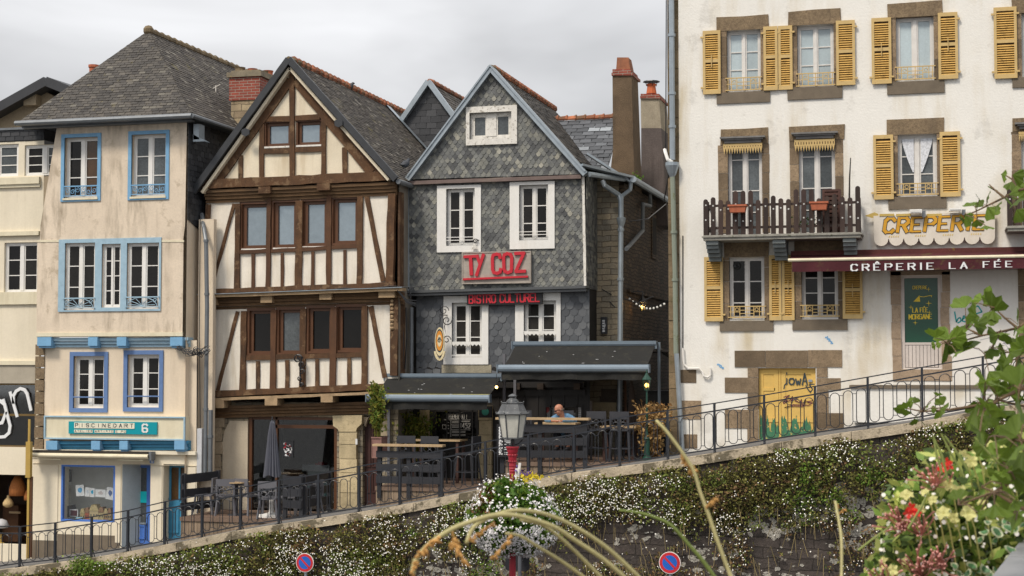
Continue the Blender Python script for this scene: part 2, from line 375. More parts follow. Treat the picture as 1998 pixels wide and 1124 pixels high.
SLR=[(0,(.045,.047,.052)),(.35,(.085,.085,.085)),(.6,(.12,.118,.11)),(.8,(.17,.155,.12)),(1,(.23,.22,.19))]
slroof=mat('old_roof_slate',(.1,.1,.1),rough=.75,rndcols=[(0,(.042,.038,.035)),(.5,(.066,.06,.053)),(.88,(.088,.078,.066)),(1,(.13,.12,.10))],var=.25,sc=1.5,streak=.7,scol=(.028,.026,.025),ssc=(3,3,1.2),patch=.45,pcol=(.2,.17,.08),psc=4,pth=.6,bump=.3)
slroof2=mat('lichened_roof_slate',(.1,.1,.1),rough=.8,rndcols=[(0,(.045,.038,.033)),(.5,(.07,.06,.05)),(.9,(.095,.083,.068)),(1,(.2,.185,.155))],var=.3,sc=1.5,patch=.75,pcol=(.15,.13,.05),psc=2.2,pth=.60,bump=.3)
slnew=mat('blue_grey_slate',(.1,.1,.1),rough=.5,rndcols=[(0,(.05,.055,.062)),(.5,(.075,.08,.09)),(.9,(.12,.13,.145)),(1,(.3,.33,.36))],var=.12,sc=3)
slblack=mat('black_slate',(.1,.1,.1),rough=.55,rndcols=[(0,(.022,.024,.028)),(.5,(.035,.037,.042)),(1,(.06,.062,.068))],var=.15,sc=3)
slgab=mat('mossy_scale_slate',(.1,.1,.1),rough=.7,rndcols=[(0,(.06,.063,.066)),(.3,(.115,.12,.12)),(.7,(.16,.165,.155)),(.93,(.205,.205,.18)),(1,(.32,.31,.26))],var=.32,sc=5,bump=.3)
sllow=mat('smooth_scale_slate',(.1,.1,.1),rough=.5,rndcols=[(0,(.055,.06,.068)),(.5,(.085,.092,.102)),(1,(.13,.137,.145))],var=.15,sc=2)
ridgeo=mat('orange_ridge_tile',(.30,.11,.055),rough=.85,var=.35,sc=8,rnd=.5,patch=.7,pcol=(.13,.10,.06),psc=6,pth=.5)
ridgem=mat('mossy_ridge_tile',(.16,.12,.07),rough=.9,var=.35,sc=8,rnd=.3)
zinc=mat('zinc',(.34,.39,.43),rough=.42,metal=.55,var=.12,sc=5,streak=.4,scol=(.2,.23,.25))
dzinc=mat('dull_zinc',(.17,.185,.2),rough=.5,metal=.4,var=.15,sc=5)
wood=mat('weathered_oak',(.09,.044,.019),rough=.8,var=.35,sc=3,streak=.8,scol=(.035,.019,.011),ssc=(14,14,2.5),patch=.6,pcol=(.22,.14,.075),psc=4,pth=.54,bump=.6,bsc=60,rnd=.2)
woodr=mat('red_brown_oak',(.085,.037,.015),rough=.7,var=.25,sc=4,streak=.6,scol=(.05,.022,.012),ssc=(16,16,1.5),bump=.4,rnd=.15)
woodm=mat('moulded_oak',(.13,.075,.035),rough=.8,var=.3,sc=4,streak=.7,scol=(.05,.03,.018),ssc=(1,1,18),bump=.5,rnd=.25)
woodl=mat('bleached_oak',(.34,.24,.14),rough=.85,var=.3,sc=6,bump=.5)
panel=mat('cream_infill',(.74,.66,.51),rough=.9,var=.09,sc=2,bump=.3,streak=.75,scol=(.5,.4,.26))
panelw=mat('white_infill',(.76,.71,.62),rough=.9,var=.08,sc=2,bump=.3,streak=.7,scol=(.5,.42,.3))
winb=mat('brown_window_frame',(.10,.042,.018),rough=.45,var=.15,sc=8)
gran=mat('brown_granite',(.225,.165,.10),rough=.9,var=.3,sc=2.5,bump=.6,bsc=70,patch=.6,pcol=(.12,.085,.055),psc=22,pth=.5,streak=.6,scol=(.12,.09,.06))
gran2=mat('grey_granite',(.16,.13,.095),rough=.9,var=.18,sc=4,bump=.4,bsc=90)
granp=mat('pale_granite',(.42,.34,.24),rough=.9,var=.18,sc=3,bump=.4,bsc=90,patch=.3,pcol=(.25,.19,.12),psc=25,pth=.52)
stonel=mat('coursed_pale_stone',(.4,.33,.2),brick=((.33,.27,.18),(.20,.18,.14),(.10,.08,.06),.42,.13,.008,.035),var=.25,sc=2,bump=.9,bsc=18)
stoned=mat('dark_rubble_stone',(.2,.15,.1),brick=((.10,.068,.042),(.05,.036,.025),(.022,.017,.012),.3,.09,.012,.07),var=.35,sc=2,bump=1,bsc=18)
stonew=mat('retaining_stone',(.2,.2,.2),brick=((.075,.06,.052),(.045,.037,.033),(.025,.02,.016),.62,.2,.01,.06),var=.35,sc=2,bump=1,bsc=14,patch=.85,pcol=(.4,.37,.32),psc=3.2,pth=.64)
wallw=mat('whitewashed_wall',(.76,.745,.70),rough=.9,var=.045,sc=.9,bump=.35,bsc=25,streak=.8,scol=(.52,.43,.27),ssc=(1.8,1.8,.22),patch=.4,pcol=(.48,.46,.42),psc=1.1,pth=.56)
wallw2=mat('smooth_white_render',(.72,.70,.66),rough=.85,var=.04,sc=1,bump=.15,streak=.3,scol=(.5,.45,.36))
yel=mat('yellow_shutter_paint',(.54,.385,.16),rough=.6,var=.1,sc=6,patch=.55,pcol=(.30,.17,.05),psc=22,pth=.6)
yels=mat('worn_slat_paint',(.54,.33,.09),rough=.7,var=.15,sc=9,patch=.6,pcol=(.2,.11,.03),psc=11,pth=.56)
wfr=mat('old_white_joinery',(.66,.64,.61),rough=.6,var=.1,sc=8,patch=.4,pcol=(.4,.36,.3),psc=20,pth=.62)
bwood=mat('dark_balcony_wood',(.035,.02,.016),rough=.7,var=.25,sc=8,rnd=.3,streak=.4,scol=(.1,.07,.05))
slab=mat('mossy_slab',(.26,.25,.22),rough=.9,var=.3,sc=6,patch=.6,pcol=(.06,.07,.03),psc=9)
maroon=mat('maroon_canvas',(.06,.008,.013),rough=.8,var=.25,sc=2,patch=.6,pcol=(.09,.07,.02),psc=3,pth=.56)
blackc=mat('charcoal_canvas',(.013,.013,.012),rough=.85,var=.25,sc=2,patch=.25,pcol=(.06,.055,.035),psc=5,pth=.55)
mossy=mat('moss_stripe',(.34,.29,.03),rough=1,var=.5,sc=5)
agrey=mat('grey_blue_aluminium',(.17,.215,.26),rough=.4,metal=.2,var=.08,sc=5)
dgrey=mat('anthracite_wood',(.022,.023,.028),rough=.55,var=.2,sc=5,rnd=.25,bump=.2)
blk=mat('black_iron',(.012,.013,.016),rough=.4,var=.15,sc=8,spec=.6)
railm=mat('anthracite_rail',(.014,.017,.024),rough=.35,var=.2,sc=8,spec=.7)
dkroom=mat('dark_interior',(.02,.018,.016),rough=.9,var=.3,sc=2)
greyint=mat('grey_boarded_interior',(.75,.76,.72),rough=.8,var=.1,sc=3)
lwood=mat('pale_wood',(.42,.30,.17),rough=.6,var=.2,sc=5,streak=.4,scol=(.25,.16,.08),ssc=(2,12,12))
plinth=mat('grey_brown_boards',(.24,.18,.125),rough=.85,var=.25,sc=4,rnd=.3,streak=.6,scol=(.1,.07,.05),ssc=(12,12,1))
ddoor=mat('dark_red_brown_door',(.055,.022,.018),rough=.5,var=.15,sc=4)
orange=mat('terracotta',(.40,.12,.06),rough=.8,var=.2,sc=8)
brickr=mat('red_brick',(.4,.1,.05),brick=((.30,.065,.04),(.20,.05,.035),(.28,.24,.2),.22,.07,.008,.0),var=.25,sc=4,bump=.4)
stonec=mat('pale_chimney_stone',(.4,.3,.2),brick=((.40,.32,.20),(.26,.2,.13),(.14,.11,.07),.4,.17,.012,.03),var=.3,sc=3,bump=.6)
chim=mat('brown_chimney_render',(.135,.095,.06),rough=.95,var=.3,sc=3,bump=.8,streak=.7,scol=(.045,.033,.024),ssc=(3,3,.7))
chim2=mat('grey_chimney_render',(.33,.29,.22),rough=.95,var=.25,sc=3,bump=.5,streak=.6,scol=(.1,.075,.06),ssc=(3,3,.7))
chim3=mat('mauve_chimney_render',(.12,.10,.095),rough=.95,var=.25,sc=2,bump=.5,streak=.6,scol=(.05,.04,.035))
asph=mat('street_paving',(.14,.135,.13),rough=.9,var=.15,sc=2,bump=.4)
asph2=mat('asphalt',(.05,.05,.052),rough=.9,var=.2,sc=2,bump=.4)
coping=mat('mossy_coping',(.44,.37,.27),rough=.95,var=.3,sc=3,bump=.8,bsc=25,patch=.8,pcol=(.07,.06,.035),psc=2.5,pth=.5)
red=mat('sign_red',(.50,.02,.035),rough=.45,var=.1,sc=6)
board=mat('weathered_board',(.36,.32,.28),rough=.8,var=.2,sc=5,streak=.6,scol=(.2,.17,.14),ssc=(2,2,22))
# ================================================================ the ground
BP=[(-260,1142),(-60,1119),(38,1107),(178,1089),(321,1064),(469,1034),(621,1012),(780,987),(947,953),(1120,922),(1209,912),(1394,884),(1491,867),(1591,853),(1694,837),(1800,822),(1919,800),(2050,780),(2300,735)]
YR=31.5
RX=[];RZ=[]
for a in BP: p=P(*a,YR); RX.append(p.x); RZ.append(p.z)
def zr(x):
    if x<=RX[0]: return RZ[0]
    if x>=RX[-1]: return RZ[-1]
    return float(np.interp(x,RX,RZ))
m=MB(); xs=[-60]+RX+[30]
for a,b in zip(xs,xs[1:]): m.quad((a,YR-.2,zr(a)),(b,YR-.2,zr(b)),(b,80,zr(b)),(a,80,zr(a)))
m.build('street',asph,kind='structure')
m=MB(); m.quad((-300,-300,-6.6),(300,-300,-6.6),(300,31.2,-6.6),(-300,31.2,-6.6)); m.build('ground',asph2,kind='structure')
m=MB(); m.box(-60,30,30.2,31.1,-6.6,-6.47); m.build('pavement',asph,kind='structure')
m=MB(); m.box(-12,12,-8,4.2,-6.55,-1.65); m.build('terrace',gran2,kind='structure')
m=MB()
m.quad((-300,80,-9),(300,80,-9),(300,600,-9),(-300,600,-9)); m.build('far_ground',asph2,kind='structure')
# retaining wall
rw=thing('retaining_wall','dark stone retaining wall carrying the sloping street, flowers spilling over it','wall',(-10,31.25,-6.6))
m=MB()
for a,b in zip(xs,xs[1:]):
    n=max(1,int((b-a)/.8))
    for i in range(n):
        u=a+(b-a)*i/n; v=a+(b-a)*(i+1)/n
        m.quad((u,31.2,-6.6),(v,31.2,-6.6),(v,31.2,zr(v)-.14),(u,31.2,zr(u)-.14))
m.build('wall_face',stonew,rw)
m=MB()
x=-30
while x<12:
    w=R.uniform(.9,1.5); z0,z1=zr(x)-.008,zr(x+w)-.008; d=R.uniform(0,.02); t=.16
    m.add([(x,31.14-d,z0-t),(x+w-.012,31.14-d,z1-t),(x+w-.012,31.6,z1-t),(x,31.6,z0-t),(x,31.14-d,z0+.012),(x+w-.012,31.14-d,z1+.012),(x+w-.012,31.6,z1+.012),(x,31.6,z0+.012)],
      [(0,1,5,4),(1,2,6,5),(2,3,7,6),(3,0,4,7),(4,5,6,7),(3,2,1,0)],0,R.random()); x+=w
m.build('coping',coping,rw)
# ================================================================ railing
POST=[(-36,1018,1118),(38,1032,1107),(107,1022,1100),(178,1014,1089),(249,1003,1077),(321,979,1064),(394,966,1050),(469,952,1034),(544,937,1023),(621,925,1012),(700,910,1000),(780,895,987),(862,879,971),(947,862,956),(1031,848,941),(1120,833,923),(1209,815,911),(1303,801,899),(1394.5,787,885),(1491.6,771,868),(1591,754,853),(1694,736,838),(1800,717,822),(1919,696,801),(2030,677,784),(2150,653,762),(2280,629,739)]
rl=thing('railing','long black iron railing with looped infill climbing along the street edge','railing',tuple(P(1120,923,YR)))
pp=[]
for px,t,b in POST:
    q=P(px,b,YR); zt=P(px,t,YR).z; pp.append((q.x,q.z,max(.88,min(1.02,zt-q.z))))
for i,(x,z,h) in enumerate(pp):
    m=MB().box(x-.022,x+.022,YR-.022,YR+.022,z-.02,z+h).box(x-.07,x+.07,YR-.06,YR+.1,z-.01,z+.012); m.ball((x,YR-.03,z+.03),.02,5); m.bar((x,YR,z+.25),(x+.0,YR+.16,z),.015)
    m.build('post',railm,rl)
    if i+1<len(pp):
        X,Z,H=pp[i+1]
        T=lambda f,hh:(x+(X-x)*f,YR,z+(Z-z)*f+hh)
        h0=(h+H)/2
        MB().bar(T(0,h),T(1,H),.05,.022).build('handrail',railm,rl)
        m=MB().bar(T(0,h-.15),T(1,H-.15),.03,.028).bar(T(0,.09),T(1,.09),.03,.028)
        n=4; pw=(X-x)/n
        zb=.11; ztp=h0-.175
        for k in range(n):
            cx=(k+.5)/n; r=pw*.36
            sl=(Z-z)/(X-x)
            c0=T(cx,zb+r+R.uniform(0,.02)); c1=T(cx,ztp-r-R.uniform(0,.02))
            pts=[(c1[0]+r*math.cos(a),YR,c1[2]+r*math.sin(a)+sl*r*math.cos(a)*.3) for a in [math.pi*j/7 for j in range(8)]]
            pts+=[(c0[0]-r*math.cos(a),YR,c0[2]-r*math.sin(a)) for a in [math.pi*j/7 for j in range(8)]]
            m.tube(pts,.0085,4,closed=True)
            if k<n-1:
                q=T(cx+.5/n,ztp-r); m.box(q[0]-pw*.14-.004,q[0]+pw*.14+.004,YR-.005,YR+.005,q[2]-.006,q[2]+.006)
                q=T(cx+.5/n,zb+r*.9); m.box(q[0]-pw*.14-.004,q[0]+pw*.14+.004,YR-.005,YR+.005,q[2]-.006,q[2]+.006)
        m.build('infill_panel',railm,rl)
# ================================================================ house with blue windows
H1=34.6
h1=thing('plaster_house','tall beige plaster house with blue window frames, hipped slate roof and small art shop','house',tuple(P(230,1062,H1)))
def q4(*pts,Y): return [(P(a,b,Y).x,P(a,b,Y).z) for a,b in pts]
def cut(r4,d=.003): return r4
w1=rc(1,268,488,412,748,H1); w2=rc(1,552,478,694,742,H1)
w1=rc(0,126,268,191,386,H1); w2=rc(0,257,262,324,383,H1)
t1=rc(0,127,474,186,605,H1); t2=rc(0,199,476,236,600,H1); t3=rc(0,248,474,311,603,H1)
XR=P(361,400,H1).x; XL=P(79,400,H1).x
m=MB().wall(q4((86,234),(365,222),(361,440),(357,470),(74,470),(79,440),Y=H1),[w1,w2],H1,.25)
m.wall(q4((73,471),(358,470.5),(356,657),(71,658),Y=H1),[t1,t2,t3],H1,.25)
m.build('upper_wall',plas1,h1)
m=MB(); m.beam(*q4((73,470.5),(359,470.5),Y=H1),.05,H1-.012,H1+.01); m.beam(*q4((72,653),(357,652),Y=H1),.09,H1-.03,H1+.01); m.build('string_course',trimc,h1)
H1b=H1+.18
v1=rc(9,578,300,818,708,H1b); v2=rc(9,1000,288,1250,702,H1b)
m=MB().wall(q4((86,668),(384,664),(383,884),(86,884),Y=H1b),[v1,v2],H1b,.2); m.build('lower_wall',plas1b,h1)
g=MB()
for a in range(9):
    z=P(78,672+a*23,H1b).z; g.box(P(70.5,700,H1b).x,P(87.5,700,H1b).x,H1b-.02-R.uniform(0,.02),H1b+.3,z-.262,z-.004,0,R.random())
g.build('quoin_strip',gran,h1)
# side wall to the right (plaster below, black slate above)
zt=P(366,226,H1).z; zm=P(372,415,H1).z; zb=P(360,1060,H1).z
m=MB(); m.quad((XR+.05,H1+.01,zb-.3),(XR+.05,H1+11,zb-.3),(XR+.05,H1+11,zt),(XR+.05,H1+.01,zt)); m.box(XL,XR,H1+2.4,H1+9,zb-.5,zt-.1); m.build('side_wall',plas1b,h1)
m=MB().tiles((XR+.06,H1,0),(0,1,0),(0,0,1),[(0,zm-.15),(.0,zt),(9,zt),(9,zm-.6),(1.2,zm-.4),(.6,zm-.35)],.24,.13,'rect',.012); m.build('slate_hanging',slblack,h1)
# roof
EY=34.25; eL=P(36,236,EY); eR=P(374,224,EY); ez=eR.z
xm=(eL.x+eR.x)/2; ap=PX(290,60,xm); YB=ap.y+9
nL=Vector((eL.x,EY,ez)); nR=Vector((eR.x,EY,ez)); bL=Vector((eL.x,YB,ez)); bR=Vector((eR.x,YB,ez)); bA=Vector((xm,YB,ap.z))
m=MB()
for tri,mi in (([nL,nR,ap],0),([nR,bR,bA,ap],1),([bL,nL,ap,bA],0)):
    O=tri[0]; U=(tri[1]-tri[0]).normalized(); Nn=(tri[1]-tri[0]).cross(tri[-1]-tri[0]).normalized(); V=Nn.cross(U)
    pl=[((p-O).dot(U),(p-O).dot(V)) for p in tri]
    m.tiles(O,U,V,pl,.18,.095,'rect',.012,m=mi)
    m.add([p-Nn*.03 for p in tri],[list(range(len(tri)))],mi)
rf=m.build('roof',[slroof,slroof2],h1)
m=MB(); d=(bA-ap); k=26
for i in range(k):
    a=ap+d*(i/k); b=ap+d*((i+1)/k); a.z-=.02; b.z-=.02; m.tube([a,b],[.085,.1],8,rr=R.random())
    m.tube([b-d*.006,b+d*.002],.115,8,rr=R.random())
m.ball(ap,.14,8)
m.build('ridge_tiles',ridgem,rf)
m=MB(); m.tube([nL+Vector((-.05,-.06,-.03)),nR+Vector((.03,-.06,-.03))],.06,8); m.tube([nR+Vector((.03,-.06,-.03)),bR+Vector((.05,0,-.03))],.055,8)
m.box(eL.x-.02,eR.x,EY-.02,EY+.4,ez-.075,ez-.045); m.box(eR.x-.3,eR.x,EY+.1,YB,ez-.075,ez-.045)
m.box(eL.x,eR.x-.08,H1-.2,H1,ez-.12,ez-.076)
m.build('gutter',dzinc,h1)
m=MB(); c=P(376,250,H1-.02); m.box(c.x-.05,c.x+.1,H1+.12,H1+.4,c.z-.25,c.z+.12); m.prism([(c.x-.06,c.z-.12),(c.x+.24,c.z-.3),(c.x-.06,c.z-.3)],H1+.12,H1+.4); m.build('vent_cowl',zinc,h1)
m=MB(); p=PX(421,188,eR.x-1.0); m.bar(p+Vector((0,0,-.1)),p+Vector((0,0,.28)),.02); m.bar(p+Vector((-.1,0,.2)),p+Vector((.12,0,.3)),.015); m.box(p.x-.06,p.x+.06,p.y-.03,p.y+.03,p.z-.05,p.z+.06); m.build('aerial',oldw,rf)
# windows
def guard(w,r4,Y,mt,zh,kind=0):
    x0,x1,z0,z1=r4; g=MB(); g.bar((x0-.02,Y,z0+zh),(x1+.02,Y,z0+zh),.028); g.bar((x0-.02,Y,z0+.05),(x1+.02,Y,z0+.05),.016)
    W_=x1-x0; cx=(x0+x1)/2; h=zh-.05
    if kind==0:
        for s_ in (-1,1):
            scroll(g,cx+s_*W_*.1,z0+.05+h*.6,Y,h*.3,flip=s_,a0=math.pi/2); scroll(g,cx+s_*W_*.24,z0+.05+h*.4,Y,h*.28,flip=-s_,a0=0)
            scroll(g,cx+s_*W_*.4,z0+.05+h*.55,Y,h*.3,flip=s_,a0=math.pi)
            for f in (.16,.32,.48): g.bar((cx+s_*W_*f,Y,z0+.05),(cx+s_*W_*f,Y,z0+zh),.010)
        g.bar((cx,Y,z0+.05),(cx,Y,z0+zh),.012)
    else:
        for i in range(7):
            a=math.pi*(i+.5)/7; g.tube([(cx,Y,z0+.07),(cx+math.cos(a)*W_*.2,Y,z0+.07+h*.45*math.sin(a)),(cx+math.cos(a)*W_*.42,Y,z0+.06+h*.85*math.sin(a))],.007,4)
        pts=[(cx+math.cos(a)*W_*.46,Y,z0+.06+h*.92*math.sin(a)) for a in [math.pi*i/12 for i in range(13)]]; g.tube(pts,.009,4)
        for s_ in (-1,1): scroll(g,cx+s_*W_*.4,z0+zh-.09,Y,.06,flip=s_)
    g.build('guard_rail',mt,w)
w=window(h1,w1,H1,white,[gdark,gbrown],rec=.16,rows=3,sur=(blue,.085,.03),sill=(trimc,.05,.05,.02),pm=[0,1]); guard(w,w1,H1-.01,blue,.28)
w=window(h1,w2,H1,white,[grey2],rec=.16,rows=3,sur=(blue,.085,.03),sill=(trimc,.05,.05,.02)); guard(w,w2,H1-.01,blue,.27)
bs=rc(0,115,467,315,607.5,H1)
m=MB(); m.wall([(bs[0],bs[2]),(bs[1],bs[2]),(bs[1],bs[3]),(bs[0],bs[3])],[t1,t2,t3],H1-.03,.05); m.box(bs[0],bs[1],H1-.028,H1,bs[3]-.001,bs[3]+.02); m.build('surround',pblue,h1)
for i,t in enumerate((t1,t2,t3)):
    w=window(h1,t,H1-.03,white,[gdark],rec=.14,rows=(3,4,3)[i],mid=.08 if i!=1 else .03,fw=.045)
    if i!=1: guard(w,t,H1-.05,pblue,.28,1)
for v in (v1,v2):
    w=window(h1,v,H1b,white,[gdark],rec=.15,rows=3,sur=(dblue,.1,.035),fw=.06); 
    MB().tube([(v[0]-.02,H1b-.02,v[2]+.26),(v[1]+.02,H1b-.02,v[2]+.26)],.016,6).build('guard_bar',dblue,w)
# jetty beams and corbels
def jetty(py0,py1,cx,x0,x1,Y,mt,mt2):
    j=MB(); h=(py1-py0)/3
    for i in range(3): a,b=q4((x0,py0+h*(i+.5)),(x1,py0+h*(i+.5)-1),Y=Y); j.beam(a,b,h*.0110,Y+.02+.05*i,Y+.3)
    j.build('jetty_beam',mt,h1)
    for a,b in cx:
        r=rc(0,a,py0-1,b,py1+1,Y); mm=MB(); mm.box(r[0],r[1],Y-.08,Y+.3,r[2]+.05,r[3]); mm.box(r[0]+.02,r[1]-.02,Y-.04,Y+.3,r[2],r[2]+.05); mm.build('corbel',mt2,h1)
jetty(659,678,((76,103),(175,193),(231,249),(335,359)),75,366,H1+.02,pblue,blue)
jetty(861,880,((93,115),(181,198),(236,252),(343,363)),90,366,H1+.0,tblue,blue)
# sign panel
sp_=rc(0,87,812,362,858,H1-.02)
m=MB().box(sp_[0],sp_[1],H1-.02,H1b+.02,sp_[2],sp_[3]); f=m.build('sign_panel',trimc,h1)
m=MB().frame(sp_,.035,H1-.06,H1-.018); m.build('moulding',pblue,f)
sg=thing('shop_sign','teal signboard with letter tiles and a white number six above the art shop','sign',tuple(P(220,846,H1-.05)))
tb=rc(0,134.5,823,306.5,847,H1-.05)
MB().rb(tb,H1-.065,H1-.021).build('board',mat('teal_board',(.0,.27,.33),rough=.4,var=.04),sg)
tilem=mat('ivory_tile',(.74,.70,.56),rough=.5,var=.05); inkm=mat('dark_ink',(.03,.05,.06),rough=.6)
tt=MB(); tl=MB(); tr_=rc(0,145,825,263,836,H1-.066); tw=(tr_[1]-tr_[0])/11
for i,c in enumerate('PISCINEDART'):
    a=tr_[0]+i*tw; t_=MB().box(a+.004,a+tw-.004,H1-.078,H1-.065,tr_[2],tr_[3]).build('letter_tile',tilem,sg); q_=MB(); letters(q_,c,(a+tw*.25,a+tw*.72,tr_[2]+.03,tr_[3]-.02),H1-.078,.006,.16); q_.build('letter',inkm,t_)
r_=rc(0,145,839,248,844.5,H1-.066); n=0
for wd,st in (('ATELIER',0),('ARTISTE',7.6),('EXPO',15.2)):
    for i,c in enumerate(wd):
        a=r_[0]+(st+i)*(r_[1]-r_[0])/19.5; b=a+(r_[1]-r_[0])/19.5*.92; tt.box(a,b,H1-.078,H1-.065,r_[2],r_[3]); letters(tl,c,(a+.02,b-.012,r_[2]+.015,r_[3]-.01),H1-.078,.003,.18)
tt.build('small_tiles',tilem,sg); tl.build('small_lettering',inkm,sg)
m=MB(); letters(m,'6',rc(0,278,828,288,843,H1-.066),H1-.066,.012,.17); m.build('number',white,sg)
# shop front
HS=34.72
sw=rc(10,548,127,1033,636,HS); d1=rc(0,238,906,293,1063,HS); d2=rc(0,318,906,364,1050,HS)
zt_=P(220,880,HS).z
x0=P(62,980,HS).x; x1=P(384,980,HS).x; zb_=P(220,1075,HS).z-.3
m=MB().wall([(x0,zb_),(x1,zb_),(x1,zt_),(x0,zt_)],[(sw[0],sw[1],sw[2],sw[3]),(d1[0],d1[1],zb_,d1[3]),(d2[0],d2[1],zb_,d2[3])],HS,.35); m.build('shopfront_wall',cream,h1)
m=MB(); zz=P(150,1043,HS).z; m.box(x0+.02,d1[0]-.05,HS-.015,HS+.05,zb_,zz); m.build('plinth',gran2,h1)
m=MB(); m.box(x0-.03,x1,HS-.1,HS-.001,zt_-.06,zt_+.02); m.box(x0+.02,x1-.02,HS-.03,HS-.001,P(220,906,HS).z,P(220,908,HS).z+.02)
for px in (67,108,229,238,293,318,366): a=P(px,980,HS).x; 
for a0,b0 in ((66,113),(226,236),(295,316),(366,382)): m.box(P(a0,980,HS).x,P(b0,980,HS).x,HS-.02,HS-.001,zb_+.5,P(220,909,HS).z)
m.build('pilasters',cream,h1)
w=MB().frame(sw,.045,HS+.0,HS+.09).build('shop_window',sblue,h1)
MB().rb((sw[0]+.04,sw[1]-.04,sw[2]+.04,sw[3]-.04),HS+.04,HS+.05).build('pane',clear,w)
m=MB(); ry=HS+.95
m.box(sw[0]-.3,sw[1]+.2,ry,ry+.05,zb_,sw[3]+.3); m.box(sw[0]-.35,sw[0]-.3,HS+.36,ry,zb_,sw[3]+.3); m.box(sw[1]+.2,sw[1]+.25,HS+.36,ry,zb_,sw[3]+.3); m.box(sw[0]-.3,sw[1]+.2,HS+.36,ry,sw[3]+.25,sw[3]+.3)
for i in range(9): z=sw[2]-.1+i*.17; m.box(sw[0]-.3,sw[1]+.2,ry-.012,ry,z,z+.155)
m.build('shop_interior',greyint,h1)
m=MB(); m.box(sw[0]+.02,sw[1]-.02,HS+.1,HS+.8,sw[2]-.08,sw[2]+.0); m.build('display_shelf',white,h1)
# door 1: recessed with light blue return
m=MB(); a=P(238,980,HS).x; b=P(255,980,HS).x; m.add([(a,HS,zb_),(b,HS+.55,zb_),(b,HS+.55,d1[3]),(a,HS,d1[3])],[(0,1,2,3)]); m.build('door_return',mat('pale_grey_blue_paint',(.42,.48,.53),rough=.5),h1)
D1=HS+.5; dd=(P(255,980,D1).x,P(294,980,D1).x,P(275,1062,D1).z,d1[3])
m=MB().frame(dd,.11,D1,D1+.06); m.box(dd[0]+.1,dd[1]-.1,D1,D1+.05,dd[2]+.1,P(275,1020,D1).z); m.frame((dd[0]+.15,dd[1]-.12,dd[2]+.12,P(275,1024,D1).z),.04,D1-.02,D1)
dr=m.build('shop_door',sblue,h1); MB().box(dd[0]+.11,dd[1]-.11,D1+.02,D1+.03,P(275,1020,D1).z,dd[3]-.1).build('pane',grey2,dr)
MB().box(P(272,970,D1).x,P(292,970,D1).x,D1+.005,D1+.018,P(280,981,D1).z,P(280,959,D1).z).build('notice',mat('cyan_paper',(.0,.55,.62),rough=.6,var=.1,sc=4),dr)
MB().box(P(274,1021,D1).x,P(286,1021,D1).x,D1-.035,D1,P(280,1023,D1).z,P(280,1019.5,D1).z).build('letter_flap',zinc,dr)
D2=HS+.3; dd=(P(320,980,D2).x,d2[1],P(340,1047,D2).z-.1,d2[3])
m=MB().frame(dd,.09,D2,D2+.06); m.box(dd[0]+.09,dd[1]-.09,D2+.01,D2+.05,dd[2]+.09,P(340,976,D2).z)
m.frame(rc(0,326,985,349,1040,D2),.05,D2-.015,D2+.01); m.box(P(349,940,D2).x,P(352,940,D2).x,D2-.01,D2+.05,P(340,976,D2).z,dd[3]-.09); m.box(P(326,940,D2).x,P(334,940,D2).x,D2+.0,D2+.05,P(340,976,D2).z,dd[3]-.09)
dr=m.build('entrance_door',tblue,h1); MB().box(dd[0]+.09,dd[1]-.09,D2+.02,D2+.04,P(340,976,D2).z,dd[3]-.09).build('pane',gbrown,dr)
m=MB(); a=P(324.5,973,D2); m.box(a.x-.02,a.x+.02,D2-.03,D2,a.z-.1,a.z+.1); m.bar((a.x,D2-.05,a.z),(a.x+.09,D2-.05,a.z),.02); m.build('handle',zinc,dr)
m=MB().rb(rc(0,293,896,301,904,HS-.1),HS-.125,HS-.105); f=m.build('number_plate',dblue,h1); m=MB(); letters(m,'6',rc(0,295.5,897.5,298.5,902.5,HS-.126),HS-.126,.004,.17); m.build('digit',white,f)
# awning cassette of the art shop
aw=thing('awning_cassette','closed cream awning box above the art shop window','awning',tuple(P(180,893,HS-.3)))
a=rc(0,61,883,292,895,HS-.25)
MB().rb((a[0],a[1],a[3]-.02,a[3]+.035),HS-.3,HS-.1).build('housing',mat('dark_slot',(.03,.025,.02)),aw)
MB().rb((a[0],a[1],a[2]+.02,a[3]-.02),HS-.33,HS-.12).tube([(a[0]-.02,HS-.33,(a[2]+a[3])/2),(a[1],HS-.33,(a[2]+a[3])/2)],.045,8).build('front_bar',trimc,aw)
m=MB(); m.bar((a[0]+.02,HS-.28,a[2]-.02),(a[0]+.8,HS-.28,a[2]-.03),.02); m.bar((a[1]-.8,HS-.28,a[2]-.02),(a[1]-.15,HS-.28,a[2]-.02),.02); m.build('folding_arm',trimc,aw)
m=MB(); b=P(296,888,HS-.2); m.box(b.x-.04,b.x+.04,HS-.3,HS-.1,b.z-.12,b.z+.08); m.build('gear_box',dzinc,aw)
